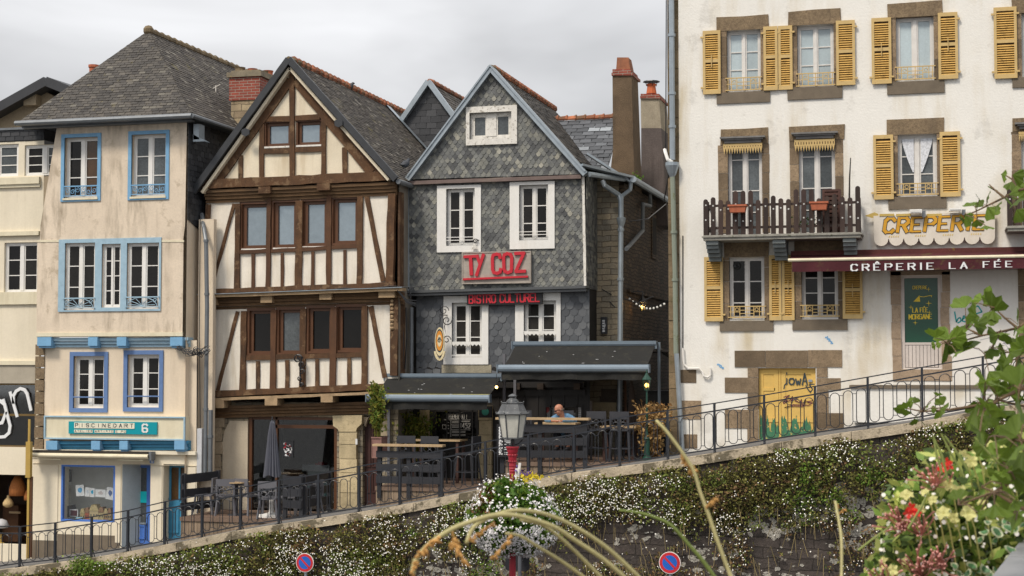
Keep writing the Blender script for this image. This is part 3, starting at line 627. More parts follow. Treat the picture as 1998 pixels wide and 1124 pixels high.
# prints on a line
prs=[(148,164,946,968,.1,(.1,.35,.6)),(166,175,951,969,-.05,(.55,.6,.66)),(175.5,184.5,952,970,-.05,(.0,.35,.6)),(186,206,955,970,-.02,(.55,.5,.5)),(207,223,951,975,-.15,(.1,.15,.3))]
desc=['blue print of a wave','print with a pale figure','print with a blue feather','wide pale sketch','print of a dark round flower']
pap=mat('white_paper',(.72,.73,.74),rough=.8,var=.03)
for (a,b,c,d,rt,cl),ds in zip(prs,desc):
    Yp=HS+.16; q=rc(0,a,c,b,d,Yp); o=thing('art_print',ds+' pegged on the line in the art shop window','print',((q[0]+q[1])/2,Yp,q[3]),'prints on a line in the shop window')
    cx,cz=(q[0]+q[1])/2,(q[2]+q[3])/2; hw,hh=(q[1]-q[0])/2,(q[3]-q[2])/2
    def rr_(x,z): return (cx+x*math.cos(rt)-z*math.sin(rt),cz+x*math.sin(rt)+z*math.cos(rt))
    MB().prism([rr_(-hw,-hh),rr_(hw,-hh),rr_(hw,hh),rr_(-hw,hh)],Yp,Yp+.004).build('paper',pap,o)
    k=[rr_(hw*.6*math.cos(t)*R.uniform(.6,1),hh*.6*math.sin(t)*R.uniform(.6,1)+.01) for t in [2*math.pi*i/9 for i in range(9)]]
    MB().prism(k,Yp-.003,Yp).build('drawing',mat('print_ink_%d'%int(cl[0]*100+cl[1]*10+cl[2]*1000),cl,rough=.8,var=.5,sc=30),o)
for (a,b,c,d),ds,cl in (((124,139,916,940),'dark framed picture on the shop back wall, upper one',(.5,.5,.48)),((124,138,946,970),'small frameless picture under the dark framed one',(.12,.17,.16))):
    Yp=ry-.06; q=rc(0,a,c,b,d,Yp); o=thing('picture',ds,'picture',(q[0],Yp,q[2])); MB().frame(q,.03,Yp-.02,Yp+.02).build('frame',blk if cl[0]>.3 else oldw,o); MB().rb(q,Yp,Yp+.01).build('canvas',mat('canvas_%d'%int(cl[0]*100),cl),o)
for i,(a,b,top,dsc) in enumerate(((160,169,992,'leftmost small ochre toy house'),(169,178,990,'toy house with a red front'),(178,196,984,'widest cream toy house'),(196,206,989,'toy house with a narrow gable right of the widest'),(206,214,992,'brown toy house near the right end'),(214,221,991,'rightmost toy house'))):
    Yp=HS+.4; q=rc(0,a,top,b,1008,Yp); z0=sw[2]; o=thing('toy_house',dsc+' on the shop window shelf','model house',((q[0]+q[1])/2,Yp,z0),'toy houses in the window')
    hh=q[3]-z0; cl=[(.5,.38,.18),(.45,.12,.06),(.55,.43,.24),(.5,.4,.2),(.35,.22,.1),(.42,.3,.15)][i]; w_=q[1]-q[0]-.01
    m=MB().box(q[0],q[0]+w_,Yp-.08,Yp+.08,z0,z0+hh*.6); m.build('wall',mat('toy_%d'%i,cl,var=.2,sc=12),o)
    MB().prism([(q[0]-.01,z0+hh*.6),(q[0]+w_+.01,z0+hh*.6),(q[0]+w_*.75,z0+hh),(q[0]+w_*.25,z0+hh)],Yp-.09,Yp+.09).build('roof',mat('toyroof_%d'%(i%2),((.5,.4,.2),(.3,.17,.09))[i%2],var=.3,sc=20),o)
    m=MB()
    for k in range(2 if w_<.15 else 3): cx=q[0]+w_*(k+.5)/(2 if w_<.15 else 3); m.box(cx-.012,cx+.012,Yp-.083,Yp-.08,z0+hh*.25,z0+hh*.4)
    m.build('windows',inkm,o)
o=thing('display_card','black and white card with a dark red picture propped in the shop window','card',tuple(P(143,1005,HS+.3)))
q=rc(0,130,984,150,1010,HS+.3); MB().prism([(q[0],q[2]),(q[1],q[2]+.03),(q[1]-.04,q[3]),(q[0]-.03,q[3]-.05)],HS+.3,HS+.31).build('card',blk,o); q2=rc(0,136,994,152,1008,HS+.28); MB().rb(q2,HS+.28,HS+.29).build('mount',pap,o); MB().rb((q2[0]+.02,q2[1]-.02,q2[2]+.02,q2[3]-.02),HS+.27,HS+.28).build('picture',mat('wine',(.07,.01,.02)),o)
o=thing('picture_book','light blue book lying open on the window shelf','book',tuple(P(153,1014,HS+.2)))
q=rc(0,146,1009,162,1016,HS+.2); MB().prism([(q[0],q[2]),(q[1]-.03,q[2]),(q[1],q[3]),(q[0]+.05,q[3])],HS+.18,HS+.22).build('cover',mat('light_blue_card',(.25,.5,.62)),o); MB().prism([(q[0]+.05,q[2]+.015),(q[1]-.05,q[2]+.015),(q[1]-.04,q[3]-.015),(q[0]+.08,q[3]-.015)],HS+.175,HS+.18).build('picture',pap,o)
# pipes between the two houses
def pipe(parent,pts,r,mt,name='downpipe',bands=()):
    m=MB().tube(pts,r,8)
    for f in bands:
        n=len(pts)-1; i=min(int(f*n),n-1); a=Vector(pts[i]); b=Vector(pts[i+1]); c=a+(b-a)*(f*n-i); m.lathe([(r*1.3,-.03),(r*1.3,.03)],c.x,c.y,8,z0=c.z)
    return m.build(name,mt,parent)
Yp=34.75
p0=P(404,420,Yp); 
pipe(h1,[P(394,418,Yp+.5),P(397,440,Yp+.2),P(402,470,Yp),P(404,600,Yp),P(400,932,Yp)],.05,dzinc,bands=(.5,.7,.9))
pipe(h1,[P(411,800,Yp),P(410,930,Yp)],.055,dzinc,bands=(.4,))
MB().rb(rc(0,386,836,395,932,Yp),Yp-.05,Yp+.1).build('cable_box',mat('pale_grey_plastic',(.5,.51,.53),rough=.5),h1)
m=MB(); q=rc(0,384,664,402,1040,Yp+.25); m.rb((q[0],q[1]+.15,q[2],P(390,428,Yp+.25).z),Yp+.25,Yp+.4); m.build('corner_wall',plas1b,h1)
m=MB()
for i in range(9):
    a=P(345+R.uniform(-2,4),678+R.uniform(-4,4),H1-.05); b=P(408,684+R.uniform(-8,6),H1-.1); pts=[a+(b-a)*t+Vector((R.uniform(-.04,.04),0,-.12*math.sin(t*math.pi)+R.uniform(-.07,.07))) for t in [k/9 for k in range(10)]]; m.tube(pts,.009,4)
for i in range(6): p=P(R.uniform(372,400),R.uniform(682,692),H1-.1); scroll(m,p.x,p.z,H1-.1,.08)
for x_,y0,y1 in ((391,420,860),(386,700,1000)): m.tube([P(x_,y0,H1+.2),P(x_-2,(y0+y1)/2,H1+.2),P(x_,y1,H1+.2)],.01,4)
m.build('cables',blk,h1)
# ================================================================ timber framed house
HG=35.2; HF2=35.3; HF1=35.42; HB=35.7
h2=thing('timber_framed_house','half-timbered gabled house with dark oak beams, cream infill and four brown windows per floor','house',tuple(P(570,1005,HB)))
def Q(k,Y,*pts): return [(ZP(k,a,b,Y).x,ZP(k,a,b,Y).z) for a,b in pts]
def bm(k,Y,a,b,w,pr=.05,name='beam',mt=wood,jit=.008):
    A,B=Q(k,Y,a,b); s=35.5/FPX/ZM[k][2]
    return MB().beam(A,B,w*s,Y-pr+R.uniform(-.006,.006),Y+.06,jit=jit,r=R.random()).build(name,mt,h2)
gw=[rc(3,357,335,465,440,HG),rc(3,497,330,602,434,HG)]
m=MB().wall(Q(3,HG,(95,600),(462,90),(910,575)),gw,HG,.2); m.build('gable_infill',panel,h2)
f2=[rc(3,252,690,372,888,HF2),rc(3,390,682,494,884,HF2),rc(3,520,677,628,878,HF2),rc(3,652,668,764,868,HF2)]
m=MB().wall(Q(3,HF2,(98,670),(925,640),(915,1055),(88,1085)),f2,HF2,.2); m.build('upper_infill',panelw,h2)
f1=[rc(4,252,90,345,262,HF1),rc(4,366,86,458,260,HF1),rc(4,482,80,574,254,HF1),rc(4,597,75,698,250,HF1)]
m=MB().wall(Q(4,HF1,(105,70),(838,50),(832,390),(98,415)),f1,HF1,.2); m.build('middle_infill',panelw,h2)
for r in gw:
    f=MB().frame((r[0]-.04,r[1]+.04,r[2]-.02,r[3]+.04),.045,HG-.015,HG+.04).frame(r,.075,HG+.05,HG+.12).build('window',winb,h2); MB().rb((r[0]+.07,r[1]-.07,r[2]+.07,r[3]-.07),HG+.1,HG+.13,0,R.random()).build('pane',gsky,f)
    MB().box(r[0]-.02,r[1]+.02,HG-.05,HG+.1,r[2]-.04,r[2]).build('sill',oldw,f)
for i,r in enumerate(f2):
    f=MB().frame((r[0]-.06,r[1]+.06,r[2]-.04,r[3]+.05),.065,HF2-.015,HF2+.04).frame(r,.1,HF2+.05,HF2+.13,wb=.08,wt=.09).build('window',winb,h2); MB().rb((r[0]+.09,r[1]-.09,r[2]+.07,r[3]-.08),HF2+.1,HF2+.13,0,R.random()).build('pane',gsky,f)
    MB().box(r[0],r[1],HF2-.03,HF2+.1,r[2]-.03,r[2]).build('sill',oldw if i in(0,1,2) else winb,f)
for i,r in enumerate(f1):
    f=MB().frame((r[0]-.06,r[1]+.06,r[2]-.04,r[3]+.05),.065,HF1-.015,HF1+.04).frame(r,.09,HF1+.05,HF1+.13,wb=.08,wt=.08).build('window',winb,h2); MB().rb((r[0]+.08,r[1]-.08,r[2]+.07,r[3]-.07),HF1+.1,HF1+.13,0,R.random()).build('pane',grey2 if i==1 else gdark,f)
    MB().box(r[0],r[1],HF1-.03,HF1+.1,r[2]-.025,r[2]).build('sill',winb,f)
# gable timbers
bm(3,HG,(474,95),(476,572),24,.07,'king_post')
for a,b,w in (((468,150),(340,330),38),((345,320),(152,590),34),((488,150),(625,320),38),((618,310),(822,556),40)): bm(3,HG,a,b,w,.06,'principal_brace')
for a,b,w in (((357,322),(464,320),26),((488,316),(596,312),24),((350,463),(465,459),24),((488,456),(606,451),24)): bm(3,HG,a,b,w,.05,'rail')
for a,b,w in (((342,342),(340,580),24),((613,330),(613,566),22),((249,480),(248,582),22),((705,445),(706,560),22)): bm(3,HG,a,b,w,.05,'stud')
bm(3,HG,(640,330),(880,585),14,.04,'inner_verge_board',woodr)
bm(3,HG,(88,608),(892,572),42,.12,'tie_beam',wood,.012)
def cornice(k,Y,a,b,n,hw,name='moulded_beam'):
    m=MB(); s=35.5/FPX/ZM[k][2]
    for i in range(n):
        A,B=Q(k,Y,(a[0],a[1]+hw*(i+.5)),(b[0],b[1]+hw*(i+.5))); m.beam(A,B,hw*s,Y-.16+.045*i,Y+.12,jit=.002,r=R.random())
    return m.build(name,woodm,h2)
cornice(3,HG+.08,(96,634),(932,598),4,14)
for x,y,w,h in ((332,618,52,30),(588,604,56,30)): MB().rb(rc(3,x,y,x+w,y+h,HG-.05),HG-.16,HG+.1).build('joist_end',wood,h2)
for a,b,w in (((108,695),(92,1072),26),((912,648),(903,1040),36)): bm(3,HF2,a,b,w,.08,'corner_post',wood,.014)
for a,b,w in (((220,692),(118,1068),16),((800,658),(874,1032),22)): bm(3,HF2,a,b,w,.04,'brace')
for a,b,w in (((238,692),(233,1066),26),((374,650),(369,1060),22),((506,678),(502,1052),34),((637,645),(635,1046),24),((774,660),(770,1042),26)): bm(3,HF2,a,b,w,.06,'post',woodr if w<25 else wood)
for x,a,b in ((303,912,1062),(430,908,1057),(565,902,1050),(705,894,1044)): bm(3,HF2,(x,a),(x,b),16,.045,'stud',woodr)
for a,b in (((245,904),(362,899)),((382,900),(490,893)),((518,892),(625,886)),((648,884),(762,877))): bm(3,HF2,a,b,18,.05,'rail',woodr)
bm(3,HF2,(80,1078),(925,1046),22,.12,'jetty_beam',wood,.012); bm(3,HF2,(72,1100),(968,1068),14,.2,'jetty_beam',woodl,.006)
MB().beam(*Q(3,HF2,(72,1092),(968,1060)),.015,HF2-.24,HF2-.1).build('lead_strip',zinc,h2)
cornice(4,HF1+.02,(100,42),(850,20),4,12)
for x,y,w,h in ((305,32,44,30),(533,20,46,30),(762,12,62,30),(80,45,50,26)): MB().rb(rc(4,x,y,x+w,y+h,HF1-.1),HF1-.24,HF1+.1).build('joist_end',woodl,h2)
for a,b,w in (((114,76),(108,408),20),((820,50),(818,345),34)): bm(4,HF1,a,b,w,.1,'corner_post',wood,.012)
for X,a,b in ((104,75,205),(812,50,170)):   # carved consoles on the corner posts
    m=MB(); x_=ZP(4,X,0,HF1).x
    for i in range(8): z=ZP(4,X,a+(b-a)*i/8,HF1).z; q=.055 if i%2 else .04; m.lathe([(q*.7,-.0),(q,-.03),(q*.7,-.065)],x_,HF1-.1,8,z0=z,r=R.random())
    m.build('carved_console',woodl,h2)
for a,b,w in (((208,95),(130,402),16),((725,75),(780,352),20)): bm(4,HF1,a,b,w,.04,'brace')
for a,b,w in (((234,94),(228,400),26),((350,88),(346,396),24),((465,84),(460,392),26),((584,78),(578,390),26),((703,74),(701,386),24)): bm(4,HF1,a,b,w,.06,'post',woodr if a[0] in (350,584) else wood)
for x,a,b in ((287,288,400),(401,284,396),(517,280,391),(642,276,387)): bm(4,HF1,(x,a),(x,b),16,.045,'stud')
for a,b in (((243,276),(340,273)),((356,272),(454,269)),((470,270),(570,266)),((590,267),(692,263))): bm(4,HF1,a,b,20,.05,'rail')
bm(4,HF1,(98,416),(838,384),26,.12,'jetty_beam',wood,.012); bm(4,HF1,(95,438),(838,408),12,.17,'jetty_beam',woodl,.006)
for x,y,w,h in ((95,440,66,30),(320,432,48,28),(537,424,46,24)): MB().rb(rc(4,x,y,x+w,y+h,HF1-.05),HF1-.17,HF1+.25).build('joist_end',woodl,h2)
cornice(4,HB-.05,(120,462),(760,444),4,12)
# wrought bracket
m=MB(); c=ZP(4,452,268,HF1-.16)
m.tube([ZP(4,452,400,HF1-.1),ZP(4,450,330,HF1-.16),ZP(4,455,270,HF1-.2)],.018,6)
for x,y,r_,fl in ((440,280,.12,1),(455,300,.1,-1),(448,272,.08,-1),(456,330,.07,1),(447,355,.06,-1),(454,380,.05,1)): q=ZP(4,x,y,HF1-.18); scroll(m,q.x,q.z,HF1-.18,r_,flip=fl,th=.014)
m.build('iron_bracket',blk,h2)
# ground floor
zb=P(570,1012,HB).z-.4; tp=ZP(4,400,488,HB).z
shop=rc(4,246,505,592,905,HB); dr4=rc(4,692,505,760,835,HB)
xL=ZP(4,110,600,HB).x; xR=ZP(4,840,600,HB).x
m=MB().wall([(xL,zb),(xR,zb),(xR,tp+.25),(xL,tp+.25)],[(shop[0],shop[1],zb,shop[3]),(dr4[0],dr4[1],zb,dr4[3])],HB,.35); m.build('ground_wall',stonel,h2)
m=MB(); a=rc(4,150,520,247,780,HB); m.prism([(a[0],zb),(a[1],zb),(a[1],a[3]),(a[0]+.18,a[3]),(a[0]+.04,a[3]-.25),(a[0],a[3]-.5)],HB-.03,HB); m.build('plaster_panel',mat('rough_cream_plaster',(.58,.50,.38),var=.1,sc=2,bump=.5,streak=.3,scol=(.3,.22,.15)),h2)
m=MB(); 
for a,b,c,d in ((112,500,158,545),(112,545,146,600),(112,600,150,650),(112,650,142,700),(112,700,146,760)): m.rb(rc(4,a,b+1,c,d-1,HB),HB-.06,HB,0,R.random())
m.build('stone_jamb',granp,h2)
m=MB()
for a,b,c,d in ((602,560,670,612),(602,612,668,668),(604,668,670,722),(600,722,672,800),(600,800,674,880)): m.rb(rc(4,a,b+1,c,d-1,HB-.1),HB-.12,HB+.05,0,R.random())
m.prism(Q(4,HB-.1,(602,562),(668,562),(672,548),(690,532),(692,498),(578,500),(580,540),(598,552)),HB-.14,HB+.05)
m.build('stone_pillar',mat('carved_pale_stone',(.50,.41,.25),var=.2,sc=4,bump=.5,rnd=.12,patch=.4,pcol=(.25,.2,.12),psc=12,pth=.56),h2)
m=MB()
for px in (253,587): a=ZP(4,px,700,HB).x; m.box(a-.045,a+.045,HB+.02,HB+.14,zb,shop[3])
a=ZP(4,355,542,HB); b=ZP(4,582,538,HB); m.box(a.x-.03,b.x,HB+.03,HB+.13,a.z-.04,a.z+.04); m.box(shop[0],shop[1],HB+.03,HB+.13,shop[3]-.07,shop[3]); a=ZP(4,355,600,HB).x; m.box(a-.025,a+.025,HB+.03,HB+.13,zb,shop[3])
fr=m.build('shopfront_frame',winb,h2); MB().box(shop[0]+.05,shop[1]-.05,HB+.08,HB+.09,zb+.3,shop[3]-.05).build('pane',clear2,fr)
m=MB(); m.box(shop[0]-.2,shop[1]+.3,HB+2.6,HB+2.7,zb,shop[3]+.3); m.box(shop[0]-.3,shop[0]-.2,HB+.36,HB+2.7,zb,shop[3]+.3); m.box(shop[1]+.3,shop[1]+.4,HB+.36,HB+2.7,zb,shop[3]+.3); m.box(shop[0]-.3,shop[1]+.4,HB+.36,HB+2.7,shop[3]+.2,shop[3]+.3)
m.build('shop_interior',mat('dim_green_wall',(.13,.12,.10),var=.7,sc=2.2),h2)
m=MB(); q=rc(4,392,705,460,735,HB+1.2); m.rb(q,HB+1,HB+1.4); m.build('counter',woodr,h2)
o=thing('white_counter','pale display counter seen through the glass of the timber framed house','counter',tuple(P(640,900,HB+1.3))); q=rc(4,470,690,575,715,HB+1.2); MB().rb(q,HB+1,HB+1.5).build('top',mat('pale_metal',(.4,.43,.45),rough=.3,var=.3,sc=4),o); MB().rb((q[0]+.1,q[1]-.1,q[2]-.6,q[2]),HB+1.1,HB+1.4).build('base',mat('teal_box',(.1,.25,.25)),o)
o=thing('red_box','red box on the pale counter behind the glass','box',tuple(ZP(4,525,692,HB+1.1))); q=rc(4,512,685,545,696,HB+1.1); MB().rb(q,HB+1.05,HB+1.25).rb((q[0]+.05,q[1]-.05,q[3],q[3]+.03),HB+1.08,HB+1.2).build('box',red,o)
o=thing('poster','black poster with red and white figures stuck inside the shop glass','poster',tuple(ZP(4,402,662,HB+.07))); q=rc(4,380,600,424,662,HB+.07)
MB().rb(q,HB+.062,HB+.072).build('sheet',blk,o)
m=MB()
for i in range(26): cx=R.uniform(q[0]+.06,q[1]-.06); cz=R.gauss((q[2]+q[3])/2-.02,.12); cz=min(max(cz,q[2]+.05),q[3]-.05); m.prism([(cx+R.uniform(.01,.05)*math.cos(t),cz+R.uniform(.01,.06)*math.sin(t)) for t in (0,1.2,2.5,3.8,5)],HB+.0585,HB+.061,R.choice((0,1,1)))
m.build('figures',[red,pap],o)
# door
m=MB(); m.rb((dr4[0],dr4[1],zb,dr4[3]),HB+.15,HB+.2)
for a,b,c,d in ((702,540,722,700),(726,540,746,700),(702,715,722,800),(726,715,746,800)): m.frame(rc(4,a,b,c,d,HB+.1),.03,HB+.125,HB+.16)
m.build('front_door',ddoor,h2)
m=MB(); a=rc(4,692,500,712,545,HB); m.prism([(a[0],a[3]),(a[1]+.08,a[3]),(a[1],a[3]-.06),(a[0]+.06,a[2])],HB+.0,HB+.12); m.build('door_console',granp,h2)
MB().rb(rc(4,668,590,675,612,HB-.1),HB-.16,HB-.12).build('door_number',pap,h2)
# right flank and rear body
xr2=P(778,500,HF2).x
m=MB(); m.quad((xr2,HG+.1,zb),(xr2,HG+9,zb),(xr2,HG+9,P(775,352,HG).z),(xr2,HG+.1,P(775,352,HG).z)); m.box(xL+.1,xr2-.1,HB+2.8,HB+9,zb,tp+5.2); m.build('flank_wall',mat('grey_flank_render',(.2,.18,.15),var=.2,sc=2,streak=.6,scol=(.1,.08,.06)),h2)
m=MB()
for k,Y_,y0,y1 in ((3,HF2,640,1060),(4,HF1,60,390)):
    m.box(xr2-.03,xr2+.02,Y_+.02,Y_+.3,ZP(k,900,y1,Y_).z if k==3 else ZP(k,820,y1,Y_).z,ZP(k,900 if k==3 else 820,y0,Y_).z)
m.build('flank_post',wood,h2)
# roof of the timber house
VY=34.98
A=P(564,116,VY); BL=P(377,376,VY); BRt=P(773,350,VY)
HD=8.6
nA=Vector(A); 
def slope(A,B,hw,mb,Y0,Y1,w,h,flip,mi=0,lift=.015,miss=0):
    A=Vector((A.x,Y0,A.z)); B=Vector((B.x,Y0,B.z)); V=(A-B).normalized(); Ln=(A-B).length
    if flip: O=Vector((B.x,Y1,B.z)); U=Vector((0,-1,0))
    else: O=B; U=Vector((0,1,0))
    mb.tiles(O,U,V,[(0,0),(Y1-Y0,0),(Y1-Y0,Ln),(0,Ln)],w,h,'rect',lift,m=mi,miss=miss)
    n=U.cross(V); a=[B-n*.02,B+Vector((0,Y1-Y0,0))-n*.02,A+Vector((0,Y1-Y0,0))-n*.02,A-n*.02]; mb.add(a,[(0,1,2,3)],mi)
m=MB(); slope(A,BRt,0,m,VY,VY+HD,.17,.09,False); slope(A,BL,0,m,VY,VY+HD,.22,.11,True)
rf=m.build('roof',slroof2,h2)
m=MB()
for B in (BL,BRt):
    a=(A.x,A.z); b=(B.x,B.z); e_=.003*(B is BL); m.beam(a,b,.15,VY-.06-e_,VY+.02-e_,jit=.004,seg=.16); 
m.build('slate_verge',mat('black_verge_slate',(.035,.038,.043),rough=.5,var=.2,sc=6),rf)
m=MB()
for B,s_ in ((BL,1),(BRt,-1)):
    m.beam((A.x+s_*.0,A.z-.2),(B.x+s_*.2,B.z-.0),.07,VY+.03,HG+.02)
m.build('soffit_board',panel,rf)
m=MB()
for k,x,y in ((3,676,338),(3,268,378)): p=ZP(k,x,y,VY-.08); m.prism([(p.x-.09,p.z-.06),(p.x+.0,p.z-.1),(p.x+.1,p.z-.05),(p.x+.1,p.z+.05),(p.x,p.z+.1),(p.x-.1,p.z+.06)],VY-.1,VY-.055)
m.build('verge_plate',mat('black_verge_slate',(0,0,0)),rf)
m=MB(); k=30
for i in range(k):
    y0=VY-.02+i*HD/k; y1=y0+HD/k; m.tube([(A.x,y0,A.z-.01),(A.x,y1,A.z+.005)],[.085,.1],8,0 if i>1 else 1,R.random()); m.tube([(A.x,y1-.02,A.z+.01),(A.x,y1+.02,A.z+.01)],.118,8,0,R.random())
m.build('ridge_tiles',[ridgeo,ridgem],rf)
yz=PX(747,215,A.x).y
dR=(Vector((BRt.x,0,BRt.z))-Vector((A.x,0,A.z))); 
m=MB(); n_=Vector((-dR.z,0,dR.x)).normalized(); n_=n_ if n_.z>0 else -n_
m.add([Vector((A.x,yz,A.z))+n_*.05,Vector((A.x,yz+.34,A.z))+n_*.05,Vector((BRt.x,yz+.34,BRt.z))+n_*.05,Vector((BRt.x,yz,BRt.z))+n_*.05],[(0,1,2,3)]); m.build('zinc_strip',zinc,rf)
m=MB(); m.tube([(BL.x-.03,VY-.12,BL.z),(BL.x-.03,VY+2,BL.z)],.06,8); m.tube([(BRt.x+.05,VY,BRt.z-.05),(BRt.x+.05,VY+3,BRt.z-.05)],.06,8); m.build('gutter',dzinc,h2)
m=MB()
for a,b in (((783,600),(786,720)),((792,600),(790,720)),((797,560),(800,590))): m.tube([P(a[0],a[1],35.6),P((a[0]+b[0])/2+3,(a[1]+b[1])/2,35.6),P(b[0],b[1],35.6)],.016,5)
for i in range(5):
    a=P(400+i*90,574-i*4,HF1-.25); b=P(490+i*90,570-i*4,HF1-.25); m.tube([a,(a+b)/2-Vector((0,0,R.uniform(.02,.06))),b],.008,4)
for i in range(4):
    a=P(775,566,35.1); b=P(812,R.uniform(585,600),35.4); m.tube([a,(a+b)/2-Vector((0,0,.1)),b],.014,4)
m.build('cables',blk,h2)
# chimney between the plaster and timber houses
ch=thing('brick_chimney','square chimney with red brick top on pale stone, left of the timbered gable','chimney',tuple(PX(490,260,P(490,260,37.4).x)))
CY_=37.2; a=rc(0,447,150,507,195,CY_); b=rc(0,448,195,505,330,CY_)
x1=a[0]+ (a[1]-a[0]); dp=1.35
m=MB().box(a[0],x1,CY_,CY_+dp,a[2],a[3]); m.build('brick_stack',brickr,ch)
MB().box(b[0]+.02,b[1]+.0,CY_+.03,CY_+dp-.02,b[2]-1.5,b[3]).build('stone_base',stonec,ch)
m=MB(); m.box(a[0]-.05,x1+.05,CY_-.05,CY_+dp+.05,a[3],a[3]+.12); m.box(a[0]+.03,x1-.03,CY_+.05,CY_+dp-.05,a[3]+.12,a[3]+.18); m.build('cap',mat('mossy_cap',(.2,.17,.12),var=.4,sc=6,patch=.6,pcol=(.28,.2,.08),psc=8),ch)
for i,(dx,dy,r_,h_) in enumerate(((.18,.25,.13,.14),(.5,.3,.12,.1),(.3,.8,.11,.12),(.62,.75,.1,.12),(.55,1.15,.13,.2))):
    MB().lathe([(r_,0),(r_*.95,h_*.7),(r_*1.1,h_),(r_*.8,h_),(r_*.7,h_*.5)],a[0]+dx,CY_+dy,10,z0=a[3]+.15,caps=False).build('chimney_pot',orange if i in (1,4) else ridgem,ch)
m=MB(); q=P(443,235,37.1); m.bar((q.x,37.1,q.z),(q.x,37.1,q.z+.15),.02); scroll(m,q.x,q.z+.05,37.1,.1,th=.02); m.build('iron_hook',blk,ch)
# ================================================================ pigeons
def pigeon(px,py,X,label,rz):
    p=PX(px,py,X); o=thing('pigeon',label,'pigeon',tuple(p)); o.rotation_euler=(0,0,rz); x,y,z=p
    m=MB(); n=9; prof=[(-.17,.03,.10,.012),(-.12,.03,.10,.03),(-.06,.0,.10,.055),(0,0,.115,.07),(.06,0,.14,.062),(.1,0,.18,.04),(.12,0,.215,.03),(.15,0,.235,.028),(.175,0,.232,.018),(.2,0,.225,.006)]
    m.tube([(x+a*.8,y,z+c) for a,b,c,d in prof],[d*1.3 for a,b,c,d in prof],8); m.tube([(x+.01,y-.02,z+.06),(x+.012,y-.02,z)],.006,4); m.tube([(x+.01,y+.02,z+.06),(x+.012,y+.02,z)],.006,4)
    m.build('body',mat('pigeon_grey',(.05,.055,.065),rough=.7),o,smooth=True)
    m=MB()
    for s_ in (-1,1): m.add([(x+.06,y+s_*.06,z+.15),(x-.02,y+s_*.075,z+.13),(x-.16,y+s_*.03,z+.1),(x-.1,y+s_*.065,z+.09),(x+.02,y+s_*.075,z+.09)],[(0,1,2,3,4)])
    m.build('wing',mat('pigeon_wing',(.08,.085,.095),rough=.7),o)
pigeon(680,180,A.x,'pigeon perched alone halfway along the orange ridge of the timbered house',.4)
pigeon(833,249,A.x,'pigeon perched at the far end of the orange ridge of the timbered house',2.5)
pigeon(790,330,BRt.x-.1,'pigeon low on the roof edge between the timbered and slate-hung gables',1)
# ================================================================ slate-hung house
TG=36.0; TL=36.2
h3=thing('slate_hung_house','narrow house hung with grey scale slates, steep zinc-edged gable and white windows, the bistro','house',tuple(P(980,960,TG)))
gwin=rc(5,330,250,500,358,TG)
gp=Q(5,TG,(84,522),(408,85),(786,500))
# split gable at window: tile with hole
def tilewall(poly,holes,Y,w,h,shape,mt,name,lift=.012):
    m=MB(); m.wall(poly,holes,Y,.2); hs=[(a+.02,b-.02,c+.02,d-.02) for a,b,c,d in holes]
    x0=min(p[0] for p in poly); z0=min(p[1] for p in poly)
    m.tiles((x0,Y-.002,z0),(1,0,0),(0,0,1),[(p[0]-x0,p[1]-z0) for p in poly],w,h,shape,lift,[(a-x0,b-x0,c-z0,d-z0) for a,b,c,d in hs])
    return m.build(name,mt,h3)
tilewall(gp,[gwin],TG-.06,.125,.088,'hex',slgab,'gable_wall')
mw=Q(5,TG,(80,545),(788,508),(792,958),(80,975))
u1=rc(5,232,558,348,790,TG); u2=rc(5,528,543,646,768,TG)
tilewall(mw,[u1,u2],TG,.125,.088,'hex',slgab,'upper_wall')
l1=rc(6,466,78,616,352,TL); l2=rc(6,824,68,986,300,TL)
lw=Q(6,TL,(288,20),(1150,10),(1150,440),(288,440))
tilewall(lw,[l1,l2],TL,.2,.15,'scale',sllow,'lower_wall',.014)
m=MB(); m.beam(*Q(5,TG,(78,537),(782,511)),.085,TG-.13,TG+.01,jit=.003); m.build('rail_beam',mat('weathered_purple_board',(.15,.11,.10),var=.2,sc=5,streak=.5,scol=(.3,.25,.2),ssc=(1,1,12)),h3)
m=MB(); m.beam(*Q(5,TG,(72,978),(800,958)),.06,TG-.1,TG+.01); m.beam(*Q(5,TG,(74,990),(800,970)),.05,TG-.06,TL); m.build('jetty_edge',mat('lead_flashing',(.09,.095,.10),rough=.5,metal=.3),h3)
m=MB(); m.beam(*Q(5,TG,(74,545),(78,975)),.055,TG-.04,TG+.02,jit=.003); m.build('corner_trim',zinc,h3)
m=MB(); m.beam(*Q(5,TG,(787,508),(795,955)),.06,TG-.03,TG+.03,jit=.004); m.build('corner_trim',oldw,h3)
# verge, roof
TV=35.82; A3=P(957,133,TV); L3=P(795,350,TV); R3=P(1142,340,TV)
m=MB()
for B in (L3,R3): e_=.003*(B is L3); m.beam((A3.x,A3.z),(B.x,B.z),.13,TV-.03-e_,TG); m.beam((A3.x,A3.z+.06),(B.x,B.z+.06),.035,TV-.06-e_,TG)
m.build('zinc_verge',zinc,h3)
TD=6.2
m=MB(); slope(A3,R3,0,m,TV,TV+TD,.22,.11,False); slope(A3,L3,0,m,TV,TV+TD,.22,.11,True)
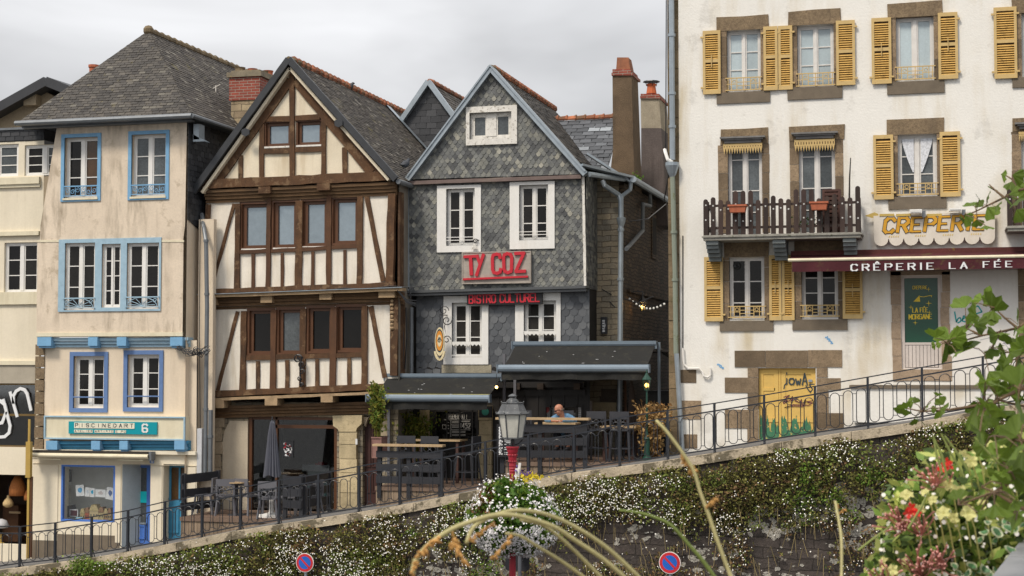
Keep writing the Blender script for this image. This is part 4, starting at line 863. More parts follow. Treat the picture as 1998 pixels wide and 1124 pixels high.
# flared foot of the right-hand slope over the stone flank
XE=PX(1233,354,P(1207,400,37.1).x+.35).x
E3=P(1233,354,37.0); F0=Vector((R3.x-.25,36.5,R3.z+.3)); 
K0=Vector((R3.x-.3,36.35,R3.z+.36)); K1=Vector((R3.x-.3,44.5,R3.z+.36)); G0=Vector((E3.x,36.9,E3.z+.04)); G1=Vector((E3.x,44.5,E3.z+.04)); 
U=Vector((0,1,0)); V=(K0-G0); V.y=0; V.normalize(); O=Vector((G0.x,36.3,G0.z))
Ln=math.hypot(K0.x-G0.x,K0.z-G0.z)
m.tiles(O,U,V,[(.5,0),(8,0),(8,Ln),(0,Ln)],.22,.11,'rect',.014); nn_=U.cross(V); m.add([O+U*.5-nn_*.03,O+U*8-nn_*.03,O+U*8+V*Ln-nn_*.03,O+V*Ln-nn_*.03],[(0,1,2,3)])
rf=m.build('roof',slroof,h3)
m=MB(); m.bar(Vector((R3.x-.12,TV+.05,R3.z+.22)),Vector((G0.x+.05,36.85,G0.z+.03)),.2,.05); m.bar(P(1145,300,36.6),P(1232,356,36.9),.16,.05); m.build('valley_zinc',zinc,rf)
m=MB(); k=20
for i in range(k):
    y0=TV+i*TD/k; y1=y0+TD/k; m.tube([(A3.x,y0,A3.z),(A3.x,y1,A3.z+.01)],[.085,.1],8,0 if i>1 else 1,R.random()); m.tube([(A3.x,y1-.02,A3.z+.015),(A3.x,y1+.02,A3.z+.015)],.115,8,0,R.random())
m.build('ridge_tiles',[ridgeo,ridgem],rf)
# windows
def whitesur(w,outer,inner,Y,pr,mt=white):
    x0,x1,z0,z1=outer; a,b,c,d=inner; m=MB(); m.box(x0,a,Y-pr,Y+.04,z0,z1); m.box(b,x1,Y-pr,Y+.04,z0,z1); m.box(a,b,Y-pr,Y+.04,z0,c); m.box(a,b,Y-pr,Y+.04,d,z1); m.build('surround',mt,w)
w=window(h3,gwin,TG-.06,oldw,[grey2],rec=.1,rows=1,mid=.24,fw=.07); whitesur(w,rc(5,313,224,520,380,TG-.06),gwin,TG-.06,.06,oldw)
for r,o_ in ((u1,rc(5,195,545,373,816,TG)),(u2,rc(5,490,530,672,803,TG))):
    w=window(h3,r,TG,white,[gdark],rec=.12,rows=3,fw=.045,mid=.06,rowpos=[.3,.64]); whitesur(w,o_,r,TG,.05)
    g=MB(); g.bar((r[0]-.03,TG-.02,r[2]+.2),(r[1]+.03,TG-.02,r[2]+.2),.016); g.bar((r[0]-.03,TG-.02,r[2]+.13),(r[1]+.03,TG-.02,r[2]+.13),.016); g.build('guard_bar',white,w)
for r,o_ in ((l1,rc(6,425,45,648,386,TL)),(l2,rc(6,782,30,1008,332,TL))):
    w=window(h3,r,TL,white,[gdark],rec=.12,rows=3,fw=.05,mid=.06,rowpos=[.36,.68]); whitesur(w,o_,r,TL,.05)
    g=MB(); x_=r[0]; n=8
    for i in range(n): a=r[0]+(r[1]-r[0])*i/n; b=r[0]+(r[1]-r[0])*(i+1)/n; z=r[2]+.28; g.prism([(a,z+.09),(b,z+.09),(b,z+.03),((a+b)/2,z-.01),(a,z+.03)],TL-.03,TL-.01)
    g.bar((r[0]-.04,TL-.03,r[2]+.05),(r[1]+.04,TL-.03,r[2]+.05),.03); g.build('guard_board',white,w)
m=MB(); a=rc(6,415,388,662,428,TL); m.rb(a,TL-.03,TL+.01); m.build('mortar_patch',mat('mortar',(.3,.27,.2),var=.3,sc=5,bump=.5),h3)
# flank: slates, pale stone return, dark rubble alley wall
xc=P(1144,450,TG).x; zt=P(1144,340,TG).z; zj=P(1150,562,TG).z; zb=zr(xc)-.3
FY=37.15
m=MB(); m.quad((xc,TG,zj),(xc,FY,zj),(xc,FY,zt+.2),(xc,TG,zt)); m.tiles((xc+.002,TG,zj),(0,1,0),(0,0,1),[(0,0),(FY-TG,0),(FY-TG,zt-zj+.2),(0,zt-zj)],.125,.088,'hex',.012); m.build('slate_flank',slgab,h3)
xs_=P(1209,500,FY).x
m=MB(); m.quad((xc-.3,FY,zb),(xs_,FY,zb),(xs_,FY,P(1209,362,FY).z+.1),(xc-.3,FY,zt+.3)); m.build('stone_return',stonel,h3)
xs_=P(1218,500,FY).x
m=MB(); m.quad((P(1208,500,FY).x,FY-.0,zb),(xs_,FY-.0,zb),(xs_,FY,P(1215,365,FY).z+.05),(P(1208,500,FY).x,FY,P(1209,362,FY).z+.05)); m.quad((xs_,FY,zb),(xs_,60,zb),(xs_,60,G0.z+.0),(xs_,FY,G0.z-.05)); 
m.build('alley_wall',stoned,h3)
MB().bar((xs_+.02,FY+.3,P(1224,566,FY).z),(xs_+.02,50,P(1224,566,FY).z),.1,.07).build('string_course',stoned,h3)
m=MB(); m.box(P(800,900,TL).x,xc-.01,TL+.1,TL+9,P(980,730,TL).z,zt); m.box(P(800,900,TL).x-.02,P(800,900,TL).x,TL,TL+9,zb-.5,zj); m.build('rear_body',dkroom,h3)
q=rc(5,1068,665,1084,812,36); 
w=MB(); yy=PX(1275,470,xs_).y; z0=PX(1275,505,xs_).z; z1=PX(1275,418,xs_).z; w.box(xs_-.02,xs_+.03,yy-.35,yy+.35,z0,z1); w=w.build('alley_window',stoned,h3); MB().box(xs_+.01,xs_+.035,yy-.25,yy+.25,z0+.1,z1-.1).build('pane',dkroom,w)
# gutters and pipes
gz=G0.z-.02
m=MB(); m.tube([(G0.x+.08,36.75,gz),(G0.x+.08,44,gz)],.075,8); m.build('gutter',zinc,h3)
m=MB(); m.tube([Vector((R3.x+.08,TV+.05,R3.z-.0)),Vector((G0.x-.15,36.85,gz+.02))],.06,8); m.build('gutter',zinc,h3)
py_=36.9; zg=zr(P(1212,900,py_).x)
pipe(h3,[P(1176,352,py_-.2),P(1180,362,py_-.2),P(1207,380,py_),P(1211.5,392,py_),P(1211.5,430,py_),P(1210,660,py_),P(1208,905,py_)],.062,zinc,bands=(.68,.75,.85))
pipe(h3,[P(1231,356,py_),P(1230,370,py_),P(1214,382,py_),P(1212,394,py_)],.05,zinc)
MB().lathe([(.06,-.12),(.1,.0),(.11,.08),(.07,.1)],P(1212,432,py_).x,py_,8,z0=P(1212,432,py_).z).build('rain_hopper',zinc,h3)
a=PX(1268,378,xs_+.15); pipe(h3,[a,a+Vector((0,.05,-.3)),PX(1254,398,xs_+.12),PX(1254,450,xs_+.12),PX(1222,486,xs_+.1)],.05,dzinc)
m=MB()
for a,b in (((1210,580),(1275,578)),((1175,565),(1210,560)),((1228,432),(1300,398)),((1200,600),(1180,555)),((1150,572),(1180,588))): p=P(*a,36.9); q=P(*b,37.4); m.tube([p,(p+q)/2-Vector((0,0,.15)),q],.014,4)
m.build('cables',blk,h3)
m=MB(); a=P(803,600,35.9); m.tube([a,P(803,800,35.9)],.045,8); m.build('downpipe',dzinc,h3)
# ---- signs
o=thing('bistro_name_sign','grey weathered board with big raised red letters TY COZ on the slate wall','sign',tuple(P(970,555,TG)))
a=rc(5,296,814,576,944,TG-.06); MB().rb(a,TG-.1,TG-.02).build('board',board,o); MB().frame(a,.025,TG-.115,TG-.1).build('edge',board,o)
m=MB(); q=(a[0]+.1,a[1]-.17,a[2]+.21,a[3]-.1)
W_=q[1]-q[0]; H_=q[3]-q[2]
def sl(x): return .035*(x-a[0])
def L_(pts,w=.1):
    for p_,q_ in zip(pts,pts[1:]):
        A_=(q[0]+p_[0]*W_,q[2]+p_[1]*H_+sl(q[0]+p_[0]*W_)); B_=(q[0]+q_[0]*W_,q[2]+q_[1]*H_+sl(q[0]+q_[0]*W_)); d=Vector((B_[0]-A_[0],B_[1]-A_[1])); d=d/d.length*.02
        m.beam((A_[0]-d.x,A_[1]-d.y),(B_[0]+d.x,B_[1]+d.y),w*.72,TG-.15+R.random()*.002,TG-.1)
L_([(-.02,.97),(.17,.97)],.09); L_([(.085,.97),(.1,0)],.11)
L_([(.2,1),(.25,.5)],.09); L_([(.31,1.03),(.19,-.05)],.1)
L_([(.6,.8),(.59,.97),(.54,1.02),(.48,.97),(.465,.8),(.47,.2),(.49,.04),(.55,-.01),(.6,.05),(.61,.22)],.1)
L_([(.72,1.02),(.67,.95),(.66,.8),(.665,.2),(.685,.05),(.73,0),(.785,.05),(.795,.2),(.8,.8),(.78,.96),(.72,1.02)],.1)
L_([(.86,1),(1.01,1),(.87,.03),(1.03,.03)],.1)
m.build('letters',red,o)
m=MB(); m.beam((a[0]+.04,a[2]+.11),(a[1]-.06,a[2]+.11+.04),.045,TG-.15,TG-.1); m.build('underline',red,o)
o=thing('bistro_subtitle_sign','long black sign with red capitals BISTRO CULTUREL under the jetty','sign',tuple(P(985,592,TL-.15)))
a=rc(6,540,25,914,88,TL-.15); MB().rb(a,TL-.17,TL-.08).build('board',mat('sign_black',(.012,.012,.014),rough=.5),o)
m=MB(); letters(m,'BISTRO CULTUREL',(a[0]+.06,a[1]-.06,a[2]+.04,a[3]-.065),TL-.171,.014,.15,gap=.3,slope=.015); m.build('letters',red,o)
o=thing('hanging_sign','round cream and orange sign hanging from a scrolled iron arm beside the lower window','sign',tuple(P(857,640,TL-.5)))
c=ZP(6,404,272,TL-.35); cr=mat('sign_cream',(.68,.58,.36),rough=.5,var=.1,sc=8); Y_=c.y
def disc(m,cx,cz,rx,rz,y0,y1,n=20,mi=0): m.prism([(cx+rx*math.cos(2*math.pi*i/n),cz+rz*math.sin(2*math.pi*i/n)) for i in range(n)],y0,y1,mi)
m=MB(); disc(m,c.x,c.z,.115,.33,Y_-.02,Y_+.02); m.build('panel',cr,o)
m=MB(); disc(m,c.x,c.z+.02,.095,.27,Y_-.026,Y_-.021); m.build('dark_ring',inkm,o)
m=MB(); disc(m,c.x,c.z+.02,.082,.235,Y_-.031,Y_-.027); m.build('orange_disc',mat('sign_orange',(.62,.25,.03),rough=.5),o)
m=MB(); disc(m,c.x,c.z+.02,.05,.14,Y_-.036,Y_-.032); m.build('centre_disc',cr,o)
m=MB(); scroll(m,c.x,c.z+.02,Y_-.038,.05,th=.01); scroll(m,c.x,c.z+.07,Y_-.038,.03,th=.008); m.build('emblem',inkm,o)
m=MB(); 
for s_ in range(9):
    a0=math.pi*1.15+s_*math.pi*.7/9; a1=a0+math.pi*.7/9; m.beam((c.x+.125*math.cos(a0),c.z-.06+.36*math.sin(a0)),(c.x+.125*math.cos(a1),c.z-.06+.36*math.sin(a1)),.05,Y_-.03,Y_+.03)
m.build('ribbon',cr,o)
m=MB(); e=P(878,600,TL); m.bar((c.x,Y_,c.z+.62),(e.x-.05,TL-.02,c.z+.62),.02); m.bar((c.x,Y_,c.z+.33),(c.x,Y_,c.z+.62),.012); scroll(m,(c.x+e.x)/2,c.z+.72,Y_+.1,.12,th=.011); scroll(m,e.x-.06,c.z+.5,TL-.05,.12,th=.011,flip=-1); scroll(m,e.x-.06,c.z+.05,TL-.05,.1,th=.011); m.tube([(e.x-.04,TL-.03,c.z+.75),(e.x-.12,TL-.05,c.z+.35),(e.x-.04,TL-.03,c.z-.02)],.011,4); m.build('iron_arm',blk,o)
o=thing('arrow_sign','small black notice with white letters and an arrow by the downpipe','sign',tuple(P(1178,650,FY-.05))); a=rc(6,1207,150,1238,233,FY-.05); MB().rb(a,FY-.08,FY-.01).build('board',blk,o); m=MB(); 
for i in range(5): z=a[2]+.04+i*.06; m.box(a[0]+.04,a[0]+.10,FY-.083,FY-.08,z,z+.04)
m.beam((a[1]-.08,a[3]-.08),(a[1]-.04,(a[2]+a[3])/2),.018,FY-.083,FY-.08); m.beam((a[1]-.04,(a[2]+a[3])/2),(a[1]-.08,a[2]+.08),.018,FY-.083,FY-.08); m.build('marks',pap,o)
# shell wind chime
o=thing('wind_chime','small iron hook with a pale shell ornament on the left upper window surround','ornament',tuple(ZP(5,345,780,TG-.08))); c=ZP(5,348,775,TG-.1)
m=MB(); scroll(m,c.x,c.z+.02,TG-.1,.06,th=.012); m.bar((c.x+.03,TG-.1,c.z+.05),(c.x+.08,TG-.04,c.z+.05),.015); m.build('hook',blk,o)
m=MB()
for i in range(5): m.tube([(c.x-.02,TG-.1,c.z-.02),(c.x-.08+i*.03,TG-.1,c.z-.16)],[.006,.014],5)
m.build('shell',oldw,o)
# ================================================================ stone house behind with cross roof and chimneys
h4=thing('rear_house','small house behind the bistro with blue-grey slate roof and orange ridge beside the tall chimney','house',tuple(P(1160,700,38.5)))
RY=40.5; a=P(1078,234,RY); b=P(1240,231,RY)
EZ=P(1180,355,38.2); V=Vector((0,RY-38.2,a.z-EZ.z)); Ln=V.length; V.normalize(); O=Vector((a.x-.6,38.2,EZ.z))
m=MB(); w_=b.x-a.x+.25; m.tiles(O,(1,0,0),V,[(0,0),(w_,0),(w_,Ln),(.6,Ln)],.3,.18,'rect',.014); nn_=Vector((1,0,0)).cross(V); m.add([O-nn_*.02,O+Vector((w_,0,0))-nn_*.02,O+Vector((w_,0,0))+V*Ln-nn_*.02,O+Vector((.6,0,0))+V*Ln-nn_*.02],[(0,1,2,3)]); m.build('roof',slnew,h4)
m=MB(); n=9
for i in range(n): u=a.x-.1+(b.x-a.x)*i/n; v=a.x-.1+(b.x-a.x)*(i+1)/n; m.tube([(u,RY,a.z),(v,RY,a.z+.01)],[.075,.085],8,rr=R.random()); m.tube([(v-.02,RY,a.z+.01),(v+.02,RY,a.z+.01)],.1,8,rr=R.random())
m.build('ridge_tiles',ridgeo,h4)
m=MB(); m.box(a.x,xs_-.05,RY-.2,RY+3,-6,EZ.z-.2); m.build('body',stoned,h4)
def stack(k,name,label,mt,pts_f,Y,dep,capc,topz):
    pass
c1=thing('tall_chimney','tall tapering brown rendered chimney with a terracotta pot, beside the orange ridge','chimney',tuple(P(1220,380,38.4)))
Yc=38.3
def taper(m,p4b,p4t,mi=0):
    vs=[*p4b,*p4t]; m.add(vs,[(0,1,5,4),(1,2,6,5),(2,3,7,6),(3,0,4,7),(4,5,6,7),(3,2,1,0)],mi)
def lv(x0,x1,y,Y,d): a=P(x0,y,Y); b=P(x1,y,Y); return [a,b,b+Vector((0,d,0)),a+Vector((0,d,0))]
m=MB(); taper(m,lv(1190,1238,345,Yc,.95),lv(1196,1236,290,Yc,.95)); taper(m,lv(1196,1236,290,Yc,.95),lv(1195,1232,147,Yc,.85)); taper(m,[v-Vector((0,0,.3)) for v in lv(1190,1238,345,Yc,.95)],lv(1190,1238,345,Yc,.95)); m.build('stack',chim,c1)
m=MB(); taper(m,lv(1193,1235,147,Yc-.04,1.0),lv(1193,1235,142,Yc-.04,1.0)); taper(m,lv(1195,1231,142,Yc,.9),lv(1195,1231,135,Yc,.9)); m.build('brick_cap',brickr,c1)
m=MB(); b=lv(1202,1230,137,Yc+.1,.5); t=lv(1204,1226,112,Yc+.15,.4); taper(m,b,t); m.build('chimney_pot',mat('weathered_terracotta',(.26,.10,.05),var=.3,sc=6,streak=.5,scol=(.08,.05,.04)),c1)
c2=thing('cowled_chimney','broad grey and brown rendered chimney topped by a metal cowl on an orange pot','chimney',tuple(P(1275,400,40)))
Yd=41.6
m=MB(); taper(m,lv(1251,1290,250,Yd,1.2),lv(1250,1286,192,Yd,1.2)); m.build('upper_stack',chim2,c2)
m=MB(); taper(m,lv(1251,1303,440,Yd-.03,1.3),lv(1251,1290,250,Yd-.03,1.25)); m.build('lower_stack',chim3,c2)
m=MB(); taper(m,lv(1249,1288,192,Yd-.05,1.3),lv(1249,1288,187,Yd-.05,1.3)); taper(m,lv(1250,1286,187,Yd-.02,1.2),lv(1250,1286,183,Yd-.02,1.2)); m.build('brick_cap',brickr,c2)
c=P(1271,183,Yd+.5); m=MB().lathe([(.14,0),(.11,.2),(.15,.24),(.12,.26)],c.x,c.y,10,z0=c.z); m.build('chimney_pot',mat('bright_terracotta',(.5,.13,.05),var=.1),c2)
m=MB().lathe([(.02,.36),(.22,.33),(.23,.31),(.02,.33)],c.x,c.y,10,z0=c.z)
for i in range(4): a_=i*math.pi/2+.4; m.bar((c.x+.13*math.cos(a_),c.y+.13*math.sin(a_),c.z+.2),(c.x+.16*math.cos(a_),c.y+.16*math.sin(a_),c.z+.33),.015)
m.build('cowl',blk,c2)
# ferns on gutter
o=tag(MB().build('gutter_weeds',mat('bright_leaf',(.10,.2,.02),trans=.3)),'small bright green weeds growing in the gutter by the tall chimney','plant')
bpy.data.objects.remove(o)
m=MB(); c=P(1242,352,38); leaves(m,60,lambda i:(c.x+R.gauss(0,.1),c.y+R.gauss(0,.08),c.z+abs(R.gauss(0,.07))),.07); o=m.build('gutter_weeds',MT['bright_leaf']); tag(o,'small bright green weeds growing in the gutter by the tall chimney','plant')
# rear gable between timber and slate houses
h5=thing('rear_gable','small slate-clad gable with zinc edges and orange ridge peeping between two roofs','house',tuple(P(850,400,42)))
GY=42.0; ga=P(838,160,GY); gl=P(783,240,GY); gr=P(898,240,GY); s1=(gl.z-ga.z)/(gl.x-ga.x); 
gl=Vector((ga.x-2.2,GY,ga.z-2.2*s1)); gr=Vector((ga.x+2.2,GY,ga.z-2.2*s1))
m=MB(); pl=[(gl.x,gl.z),(gr.x,gr.z),(ga.x,ga.z)]; m.wall(pl,[],GY); m.tiles((gl.x,GY-.002,gl.z),(1,0,0),(0,0,1),[(p[0]-gl.x,p[1]-gl.z) for p in pl],.3,.17,'rect',.01); m.box(gl.x+.1,gr.x-.1,GY+.05,GY+6,-6,gl.z); m.build('gable_wall',slblack,h5)
m=MB(); slope(ga,gr,0,m,GY-.1,GY+6,.25,.13,False); slope(ga,gl,0,m,GY-.1,GY+6,.25,.13,True); m.build('roof',slroof2,h5)
m=MB(); 
for B in (gl,gr): m.beam((ga.x,ga.z),(B.x,B.z),.13,GY-.16-.003*(B is gl),GY)
m.build('zinc_verge',zinc,h5)
m=MB()
for i in range(16): y0=GY+i*.35; m.tube([(ga.x,y0,ga.z+.02),(ga.x,y0+.34,ga.z+.03)],[.075,.09],8,rr=R.random())
m.build('ridge_tiles',ridgeo,h5)
# ================================================================ far left buildings
h6=thing('background_house','dark slate roofed house end behind the left buildings, with a beige side wall','house',tuple(P(60,250,44)))
BY=44; pl=[(P(a,b,BY).x,P(a,b,BY).z) for a,b in ((-80,245),(85,157),(220,225),(220,330),(-80,330))]
m=MB(); m.prism([(P(a,b,BY+.2).x,P(a,b,BY+.2).z) for a,b in ((-80,250),(88,178),(110,190),(110,420),(-80,420))],BY+.2,BY+5); m.build('wall',mat('beige_roughcast',(.30,.24,.16),var=.2,sc=1,streak=.5,scol=(.15,.12,.08)),h6)
m=MB(); a=P(-80,252,BY-.3); b=P(88,158,BY-.3); c=P(230,215,BY-.3); m.beam((a.x,a.z),(b.x,b.z),.28,BY-.303,BY+6); m.beam((b.x,b.z),(c.x,c.z),.28,BY-.3,BY+6); m.build('roof',slblack,h6)
m=MB(); q=rc(0,46,180,70,205,BY-.1); m.rb(q,BY-.1,BY+.8); m.rb((q[0]-.06,q[1]+.06,q[3],q[3]+.08),BY-.16,BY+.9); m.build('chimney',MT['beige_roughcast'],h6)
m=MB(); p=P(183,127,45); m.lathe([(.14,-3.0),(.14,0),(.17,.02),(.17,.1)],p.x,45,8,z0=p.z-.1); o=m.build('orange_chimney_pot',orange); tag(o,'orange chimney pot showing just above the hipped slate roof','chimney pot')
LB=34.9
h7=thing('cream_house','cream building at the far left edge with white windows and a glazed design shop','house',tuple(P(20,1085,LB)))
xl=P(-420,700,LB).x; xa=P(86,300,LB).x; xb=P(73,600,LB).x
ws=[rc(0,-48,282,36,345,LB),rc(0,48,282,125,342,LB)]
zA=P(40,276,LB).z; zB=P(40,352,LB).z
m=MB(); wu=rc(1,18,936,158,1150,LB); wu=rc(0,8,473,74,571,LB)
dw=rc(0,-60,748,70,872,LB); lo=rc(0,-60,926,62,1062,LB)
wt=rc(0,-110,472,-40,571,LB)
m.wall([(xl,P(0,1110,LB).z-.5),(xa,P(0,1110,LB).z-.5),(xa,zA+.0),(xl,zA+.0)],[ws[0],ws[1],wu,wt,dw,lo],LB,.2); m.build('wall',cream,h7)
for w_ in ws: window(h7,w_,LB,white,[gdark,grey2],rec=.1,rows=3,mid=.12,pm=[0,1])
window(h7,wu,LB,white,[gdark],rec=.12,rows=3,mid=.09); window(h7,wt,LB,white,[gdark],rec=.12,rows=3)
m=MB(); m.tiles((xl,LB-.01,zA+.02),(1,0,0),(0,0,1),[(0,0),(xa-xl,0),(xa-xl,.27),(0,.27)],.25,.11,'rect',.012); m.box(xl,xa,LB,LB+4,zA+.01,zA+.28); m.build('slate_band',slblack,h7)
MB().box(xl,xa+.02,LB-.06,LB+4,zA+.285,zA+.34).build('parapet_cap',dzinc,h7)
for i,(y0,y1,pr) in enumerate(((347,360,.1),(360,366,.06),(452,460,.08),(570,594,.06),(704,712,.07))):
    a=P(40,y1,LB).z; b=P(40,y0,LB).z; MB().box(xl,xb+.05,LB-pr,LB,a,b).build('string_course',trimc,h7)
a=rc(0,-60,712,70,748,LB); MB().rb(a,LB-.03,LB+.05).build('roller_blind',mat('beige_blind',(.38,.34,.27),var=.1,sc=3),h7)
f=MB().frame(dw,.04,LB+.03,LB+.09); a=P(0,809,LB).z; f.box(dw[0],dw[1],LB+.02,LB+.1,a-.03,a+.02); f=f.build('display_window',mat('bronze_frame',(.2,.13,.05),rough=.4,metal=.5),h7); MB().rb(dw,LB+.06,LB+.07).build('pane',clear2,f)
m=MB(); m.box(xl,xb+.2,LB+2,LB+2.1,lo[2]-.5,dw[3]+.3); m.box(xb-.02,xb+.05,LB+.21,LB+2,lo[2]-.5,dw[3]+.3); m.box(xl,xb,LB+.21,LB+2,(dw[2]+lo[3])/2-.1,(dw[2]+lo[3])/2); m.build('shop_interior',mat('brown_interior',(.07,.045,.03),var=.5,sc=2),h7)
# white letters g n
o=thing('window_lettering','big white slanted letters g and n on the dark display window','lettering',tuple(P(40,830,LB-.02)))
def zl(x,y): p=ZP(2,x,y,LB+.02); return (p.x,p.z)
def path(pts,w,name):
    m=MB(); q=[zl(*p) for p in pts]
    for i,(a,b) in enumerate(zip(q,q[1:])):
        d=Vector((b[0]-a[0],b[1]-a[1])); e=d/d.length*.018; m.beam((a[0]-e.x,a[1]-e.y),(b[0]+e.x,b[1]+e.y),w,LB-.01-.0006*i,LB+.02)
    m.build(name,pap,o)
path([(40,434),(66,524)],.075,'letter_n'); path([(52,474),(52,448),(62,430),(78,420),(94,424),(104,440),(118,500)],.075,'letter_n')
path([(26,505),(10,548),(-10,552),(-26,530),(-28,498),(-16,472),(2,466),(20,480),(26,505)],.075,'letter_g'); path([(14,462),(40,560),(36,586),(20,600),(0,602),(-12,590)],.075,'letter_g')
# ochre post
o=thing('ochre_post','slim ochre yellow metal post beside the blue-framed art shop','post',tuple(P(54,1090,34.2)))
och=mat('ochre_paint',(.42,.28,.07),rough=.45,var=.1,sc=5)
m=MB(); q=rc(0,52,862,61,932,34.2); m.rb(q,34.15,34.25); m.build('upper_box',och,o); m=MB(); q=rc(0,53,930,57,1090,34.2); m.rb(q,34.18,34.23); m.build('shaft',och,o); MB().rb(rc(0,55.5,818,59,862,34.2),34.18,34.22).build('top_rod',och,o); MB().rb(rc(0,57.5,930,61,1088,34.2),34.2,34.26).build('wood_strip',winb,o)
# pendant lamps
wick=mat('wicker',(.42,.15,.04),rough=.8,var=.2,sc=30,streak=.5,scol=(.15,.05,.02),ssc=(40,40,2)); wick2=mat('pale_wicker',(.55,.40,.2),rough=.8,var=.2,sc=30)
for (x,y0,y1,w,mt,lb) in ((34,928,967,17.5,wick,'large orange wicker dome lamp hanging in the left shop'),(16,966,990,11.5,wick2,'small pale gourd-shaped wicker lamp hanging in the left shop'),(56,953,976,10,wick,'orange wicker lamp half hidden behind the ochre post')):
    Y_=LB+.5; a=P(x,y1,Y_); b=P(x,y0,Y_); r_=w*.0115; H_=b.z-a.z; o=thing('pendant_lamp',lb,'lamp',(a.x,Y_,a.z),'wicker lamps in the left shop')
    pr=[(r_,0),(r_*1.0,H_*.35),(r_*.75,H_*.7),(r_*.3,H_)] if mt is wick else [(r_*.4,0),(r_*.95,H_*.15),(r_,H_*.35),(r_*.7,H_*.6),(r_*.3,H_*.8),(r_*.25,H_)]
    MB().lathe(pr,a.x,Y_,14,z0=a.z).build('shade',mt,o,smooth=True); MB().bar((a.x,Y_,b.z),(a.x,Y_,b.z+.25),.01).build('cord',blk,o)
o=thing('table_lamp','white mushroom table lamp at the bottom left of the shop window','lamp',tuple(P(4,1062,LB+.4))); c=P(2,1050,LB+.4); MB().lathe([(.16,.25),(.19,.3),(.14,.42),(.03,.47)],c.x,c.y,14,z0=c.z-.0).build('shade',mat('pearl_white',(.55,.55,.56),rough=.3),o,smooth=True); MB().lathe([(.09,0),(.02,.03),(.015,.25)],c.x,c.y,10,z0=c.z-.12).build('stand',och,o)
o=thing('shop_stand','brown wooden display stand inside the left shop','display stand',tuple(P(30,1060,LB+1))); MB().rb(rc(0,14,985,44,1055,LB+1.2),LB+1,LB+1.5).build('cabinet',woodr,o); MB().rb(rc(0,18,998,40,1002,LB+.98),LB+.97,LB+1).build('shelf_edge',lwood,o)
# ================================================================ creperie building
CY=34.5
h8=thing('creperie_building','big whitewashed building on the right with brown granite window surrounds and yellow shutters','house',tuple(P(1600,880,CY)))
def C(k,*r): return rc(k,*r,CY)
A_=C(7,257,118,390,360); B_=C(7,533,98,676,343); C_=C(7,920,66,1068,318); D_=C(7,1412,48,1560,300)
E_=C(7,262,575,396,930); F_=C(7,540,562,682,922); G_=C(7,927,526,1080,770); H_=C(7,1412,510,1560,900)
I_=C(8,340,107,515,416); J_=C(8,700,100,882,411)
YD=C(8,485,660,772,1020); GD=C(8,1195,196,1400,665)
xl=P(1326,500,CY).x; xr=P(2700,500,CY).x; zt=P(1600,-260,CY).z; zb=P(1400,900,CY).z-.6
m=MB().wall([(xl,zb),(xr,zb),(xr,zt),(xl,zt)],[A_,B_,C_,D_,E_,F_,G_,H_,I_,J_,YD,GD],CY,.25); m.build('wall',wallw,h8)
m=MB(); x0=P(1304,500,CY).x
z=zb
while z<zt: h_=R.uniform(.28,.42); m.box(x0,xl,CY+R.uniform(.0,.02),CY+1.2,z+.006,min(z+h_,zt),0,R.random()); z+=h_
m.build('corner_quoins',mat('mossy_granite',(.20,.15,.09),rough=.95,var=.3,sc=4,bump=.6,patch=.5,pcol=(.10,.09,.04),psc=6,pth=.54,rnd=.2),h8)
m=MB(); m.box(x0+.01,xr,CY+.9,CY+12,zb,zt-.01); m.build('body',wallw,h8)
m=MB(); m.add([(x0-.2,CY-.4,zt),(xr,CY-.4,zt),(xr,CY+6,zt+3.5),(x0-.2,CY+6,zt+3.5),(x0-.2,CY+12.4,zt),(xr,CY+12.4,zt)],[(0,1,2,3),(3,2,5,4),(0,3,4),(1,5,2),(0,4,5,1)]); m.build('roof',slblack,h8)
def stones(r,k,lint,sill,lw=.11,rw=.11,pr=.012,Lz=None):
    w=h8; st=[]
    a=C(k,*lint); MB().prism([(a[0],a[2]),(a[1],a[2]),(a[1]+R.uniform(-.02,.02),a[3]),((a[0]+a[1])/2,a[3]-R.uniform(0,.02)),(a[0]+R.uniform(-.02,.02),a[3]-R.uniform(0,.03))],CY-pr-.01,CY+.2).build('lintel',gran,w)
    if sill: b=C(k,*sill); MB().rb(b,CY-.035,CY+.15).build('stone_sill',gran2,w); z0=b[3]
    else: z0=Lz
    for s_,x0_,x1_ in ((0,r[0]-lw,r[0]),(1,r[1],r[1]+rw)):
        mm=MB(); z=z0
        while z<a[2]-.01:
            h_=min(R.uniform(.3,.5),a[2]-z); e=R.uniform(0,.015); mm.box(x0_-(e if s_==0 else 0),x1_+(e if s_ else 0),CY-pr,CY+.2,z+.005,z+h_-.003,0,R.random()); z+=h_
        mm.build('stone_jamb',granj,w)
granj=mat('brown_granite_blocks',(.225,.165,.105),rough=.9,var=.3,sc=3,bump=.6,bsc=70,rnd=.4,patch=.5,pcol=(.13,.095,.06),psc=20,pth=.52)
stones(A_,7,(217,62,423,118),(218,360,427,404),.15,.07); stones(B_,7,(497,38,705,97),(495,340,710,388),.13,.05); stones(C_,7,(887,7,1103,66),(885,318,1110,367),.12,.1); stones(D_,7,(1375,-12,1600,48),(1375,300,1600,340),.14,.12)
stones(E_,7,(232,502,420,566),None,.2,.15,Lz=C(7,200,915,300,925)[3]); stones(F_,7,(502,491,717,548),None,.18,.16,Lz=C(7,200,915,300,925)[3]); stones(G_,7,(883,465,1107,526),(890,770,1118,818),.12,.09); stones(H_,7,(1375,458,1600,512),None,.18,.12,Lz=C(7,200,915,300,925)[3])
stones(I_,8,(315,30,535,106),(293,424,560,475),.12,.1); stones(J_,8,(665,22,912,98),(655,417,930,470),.14,.1)
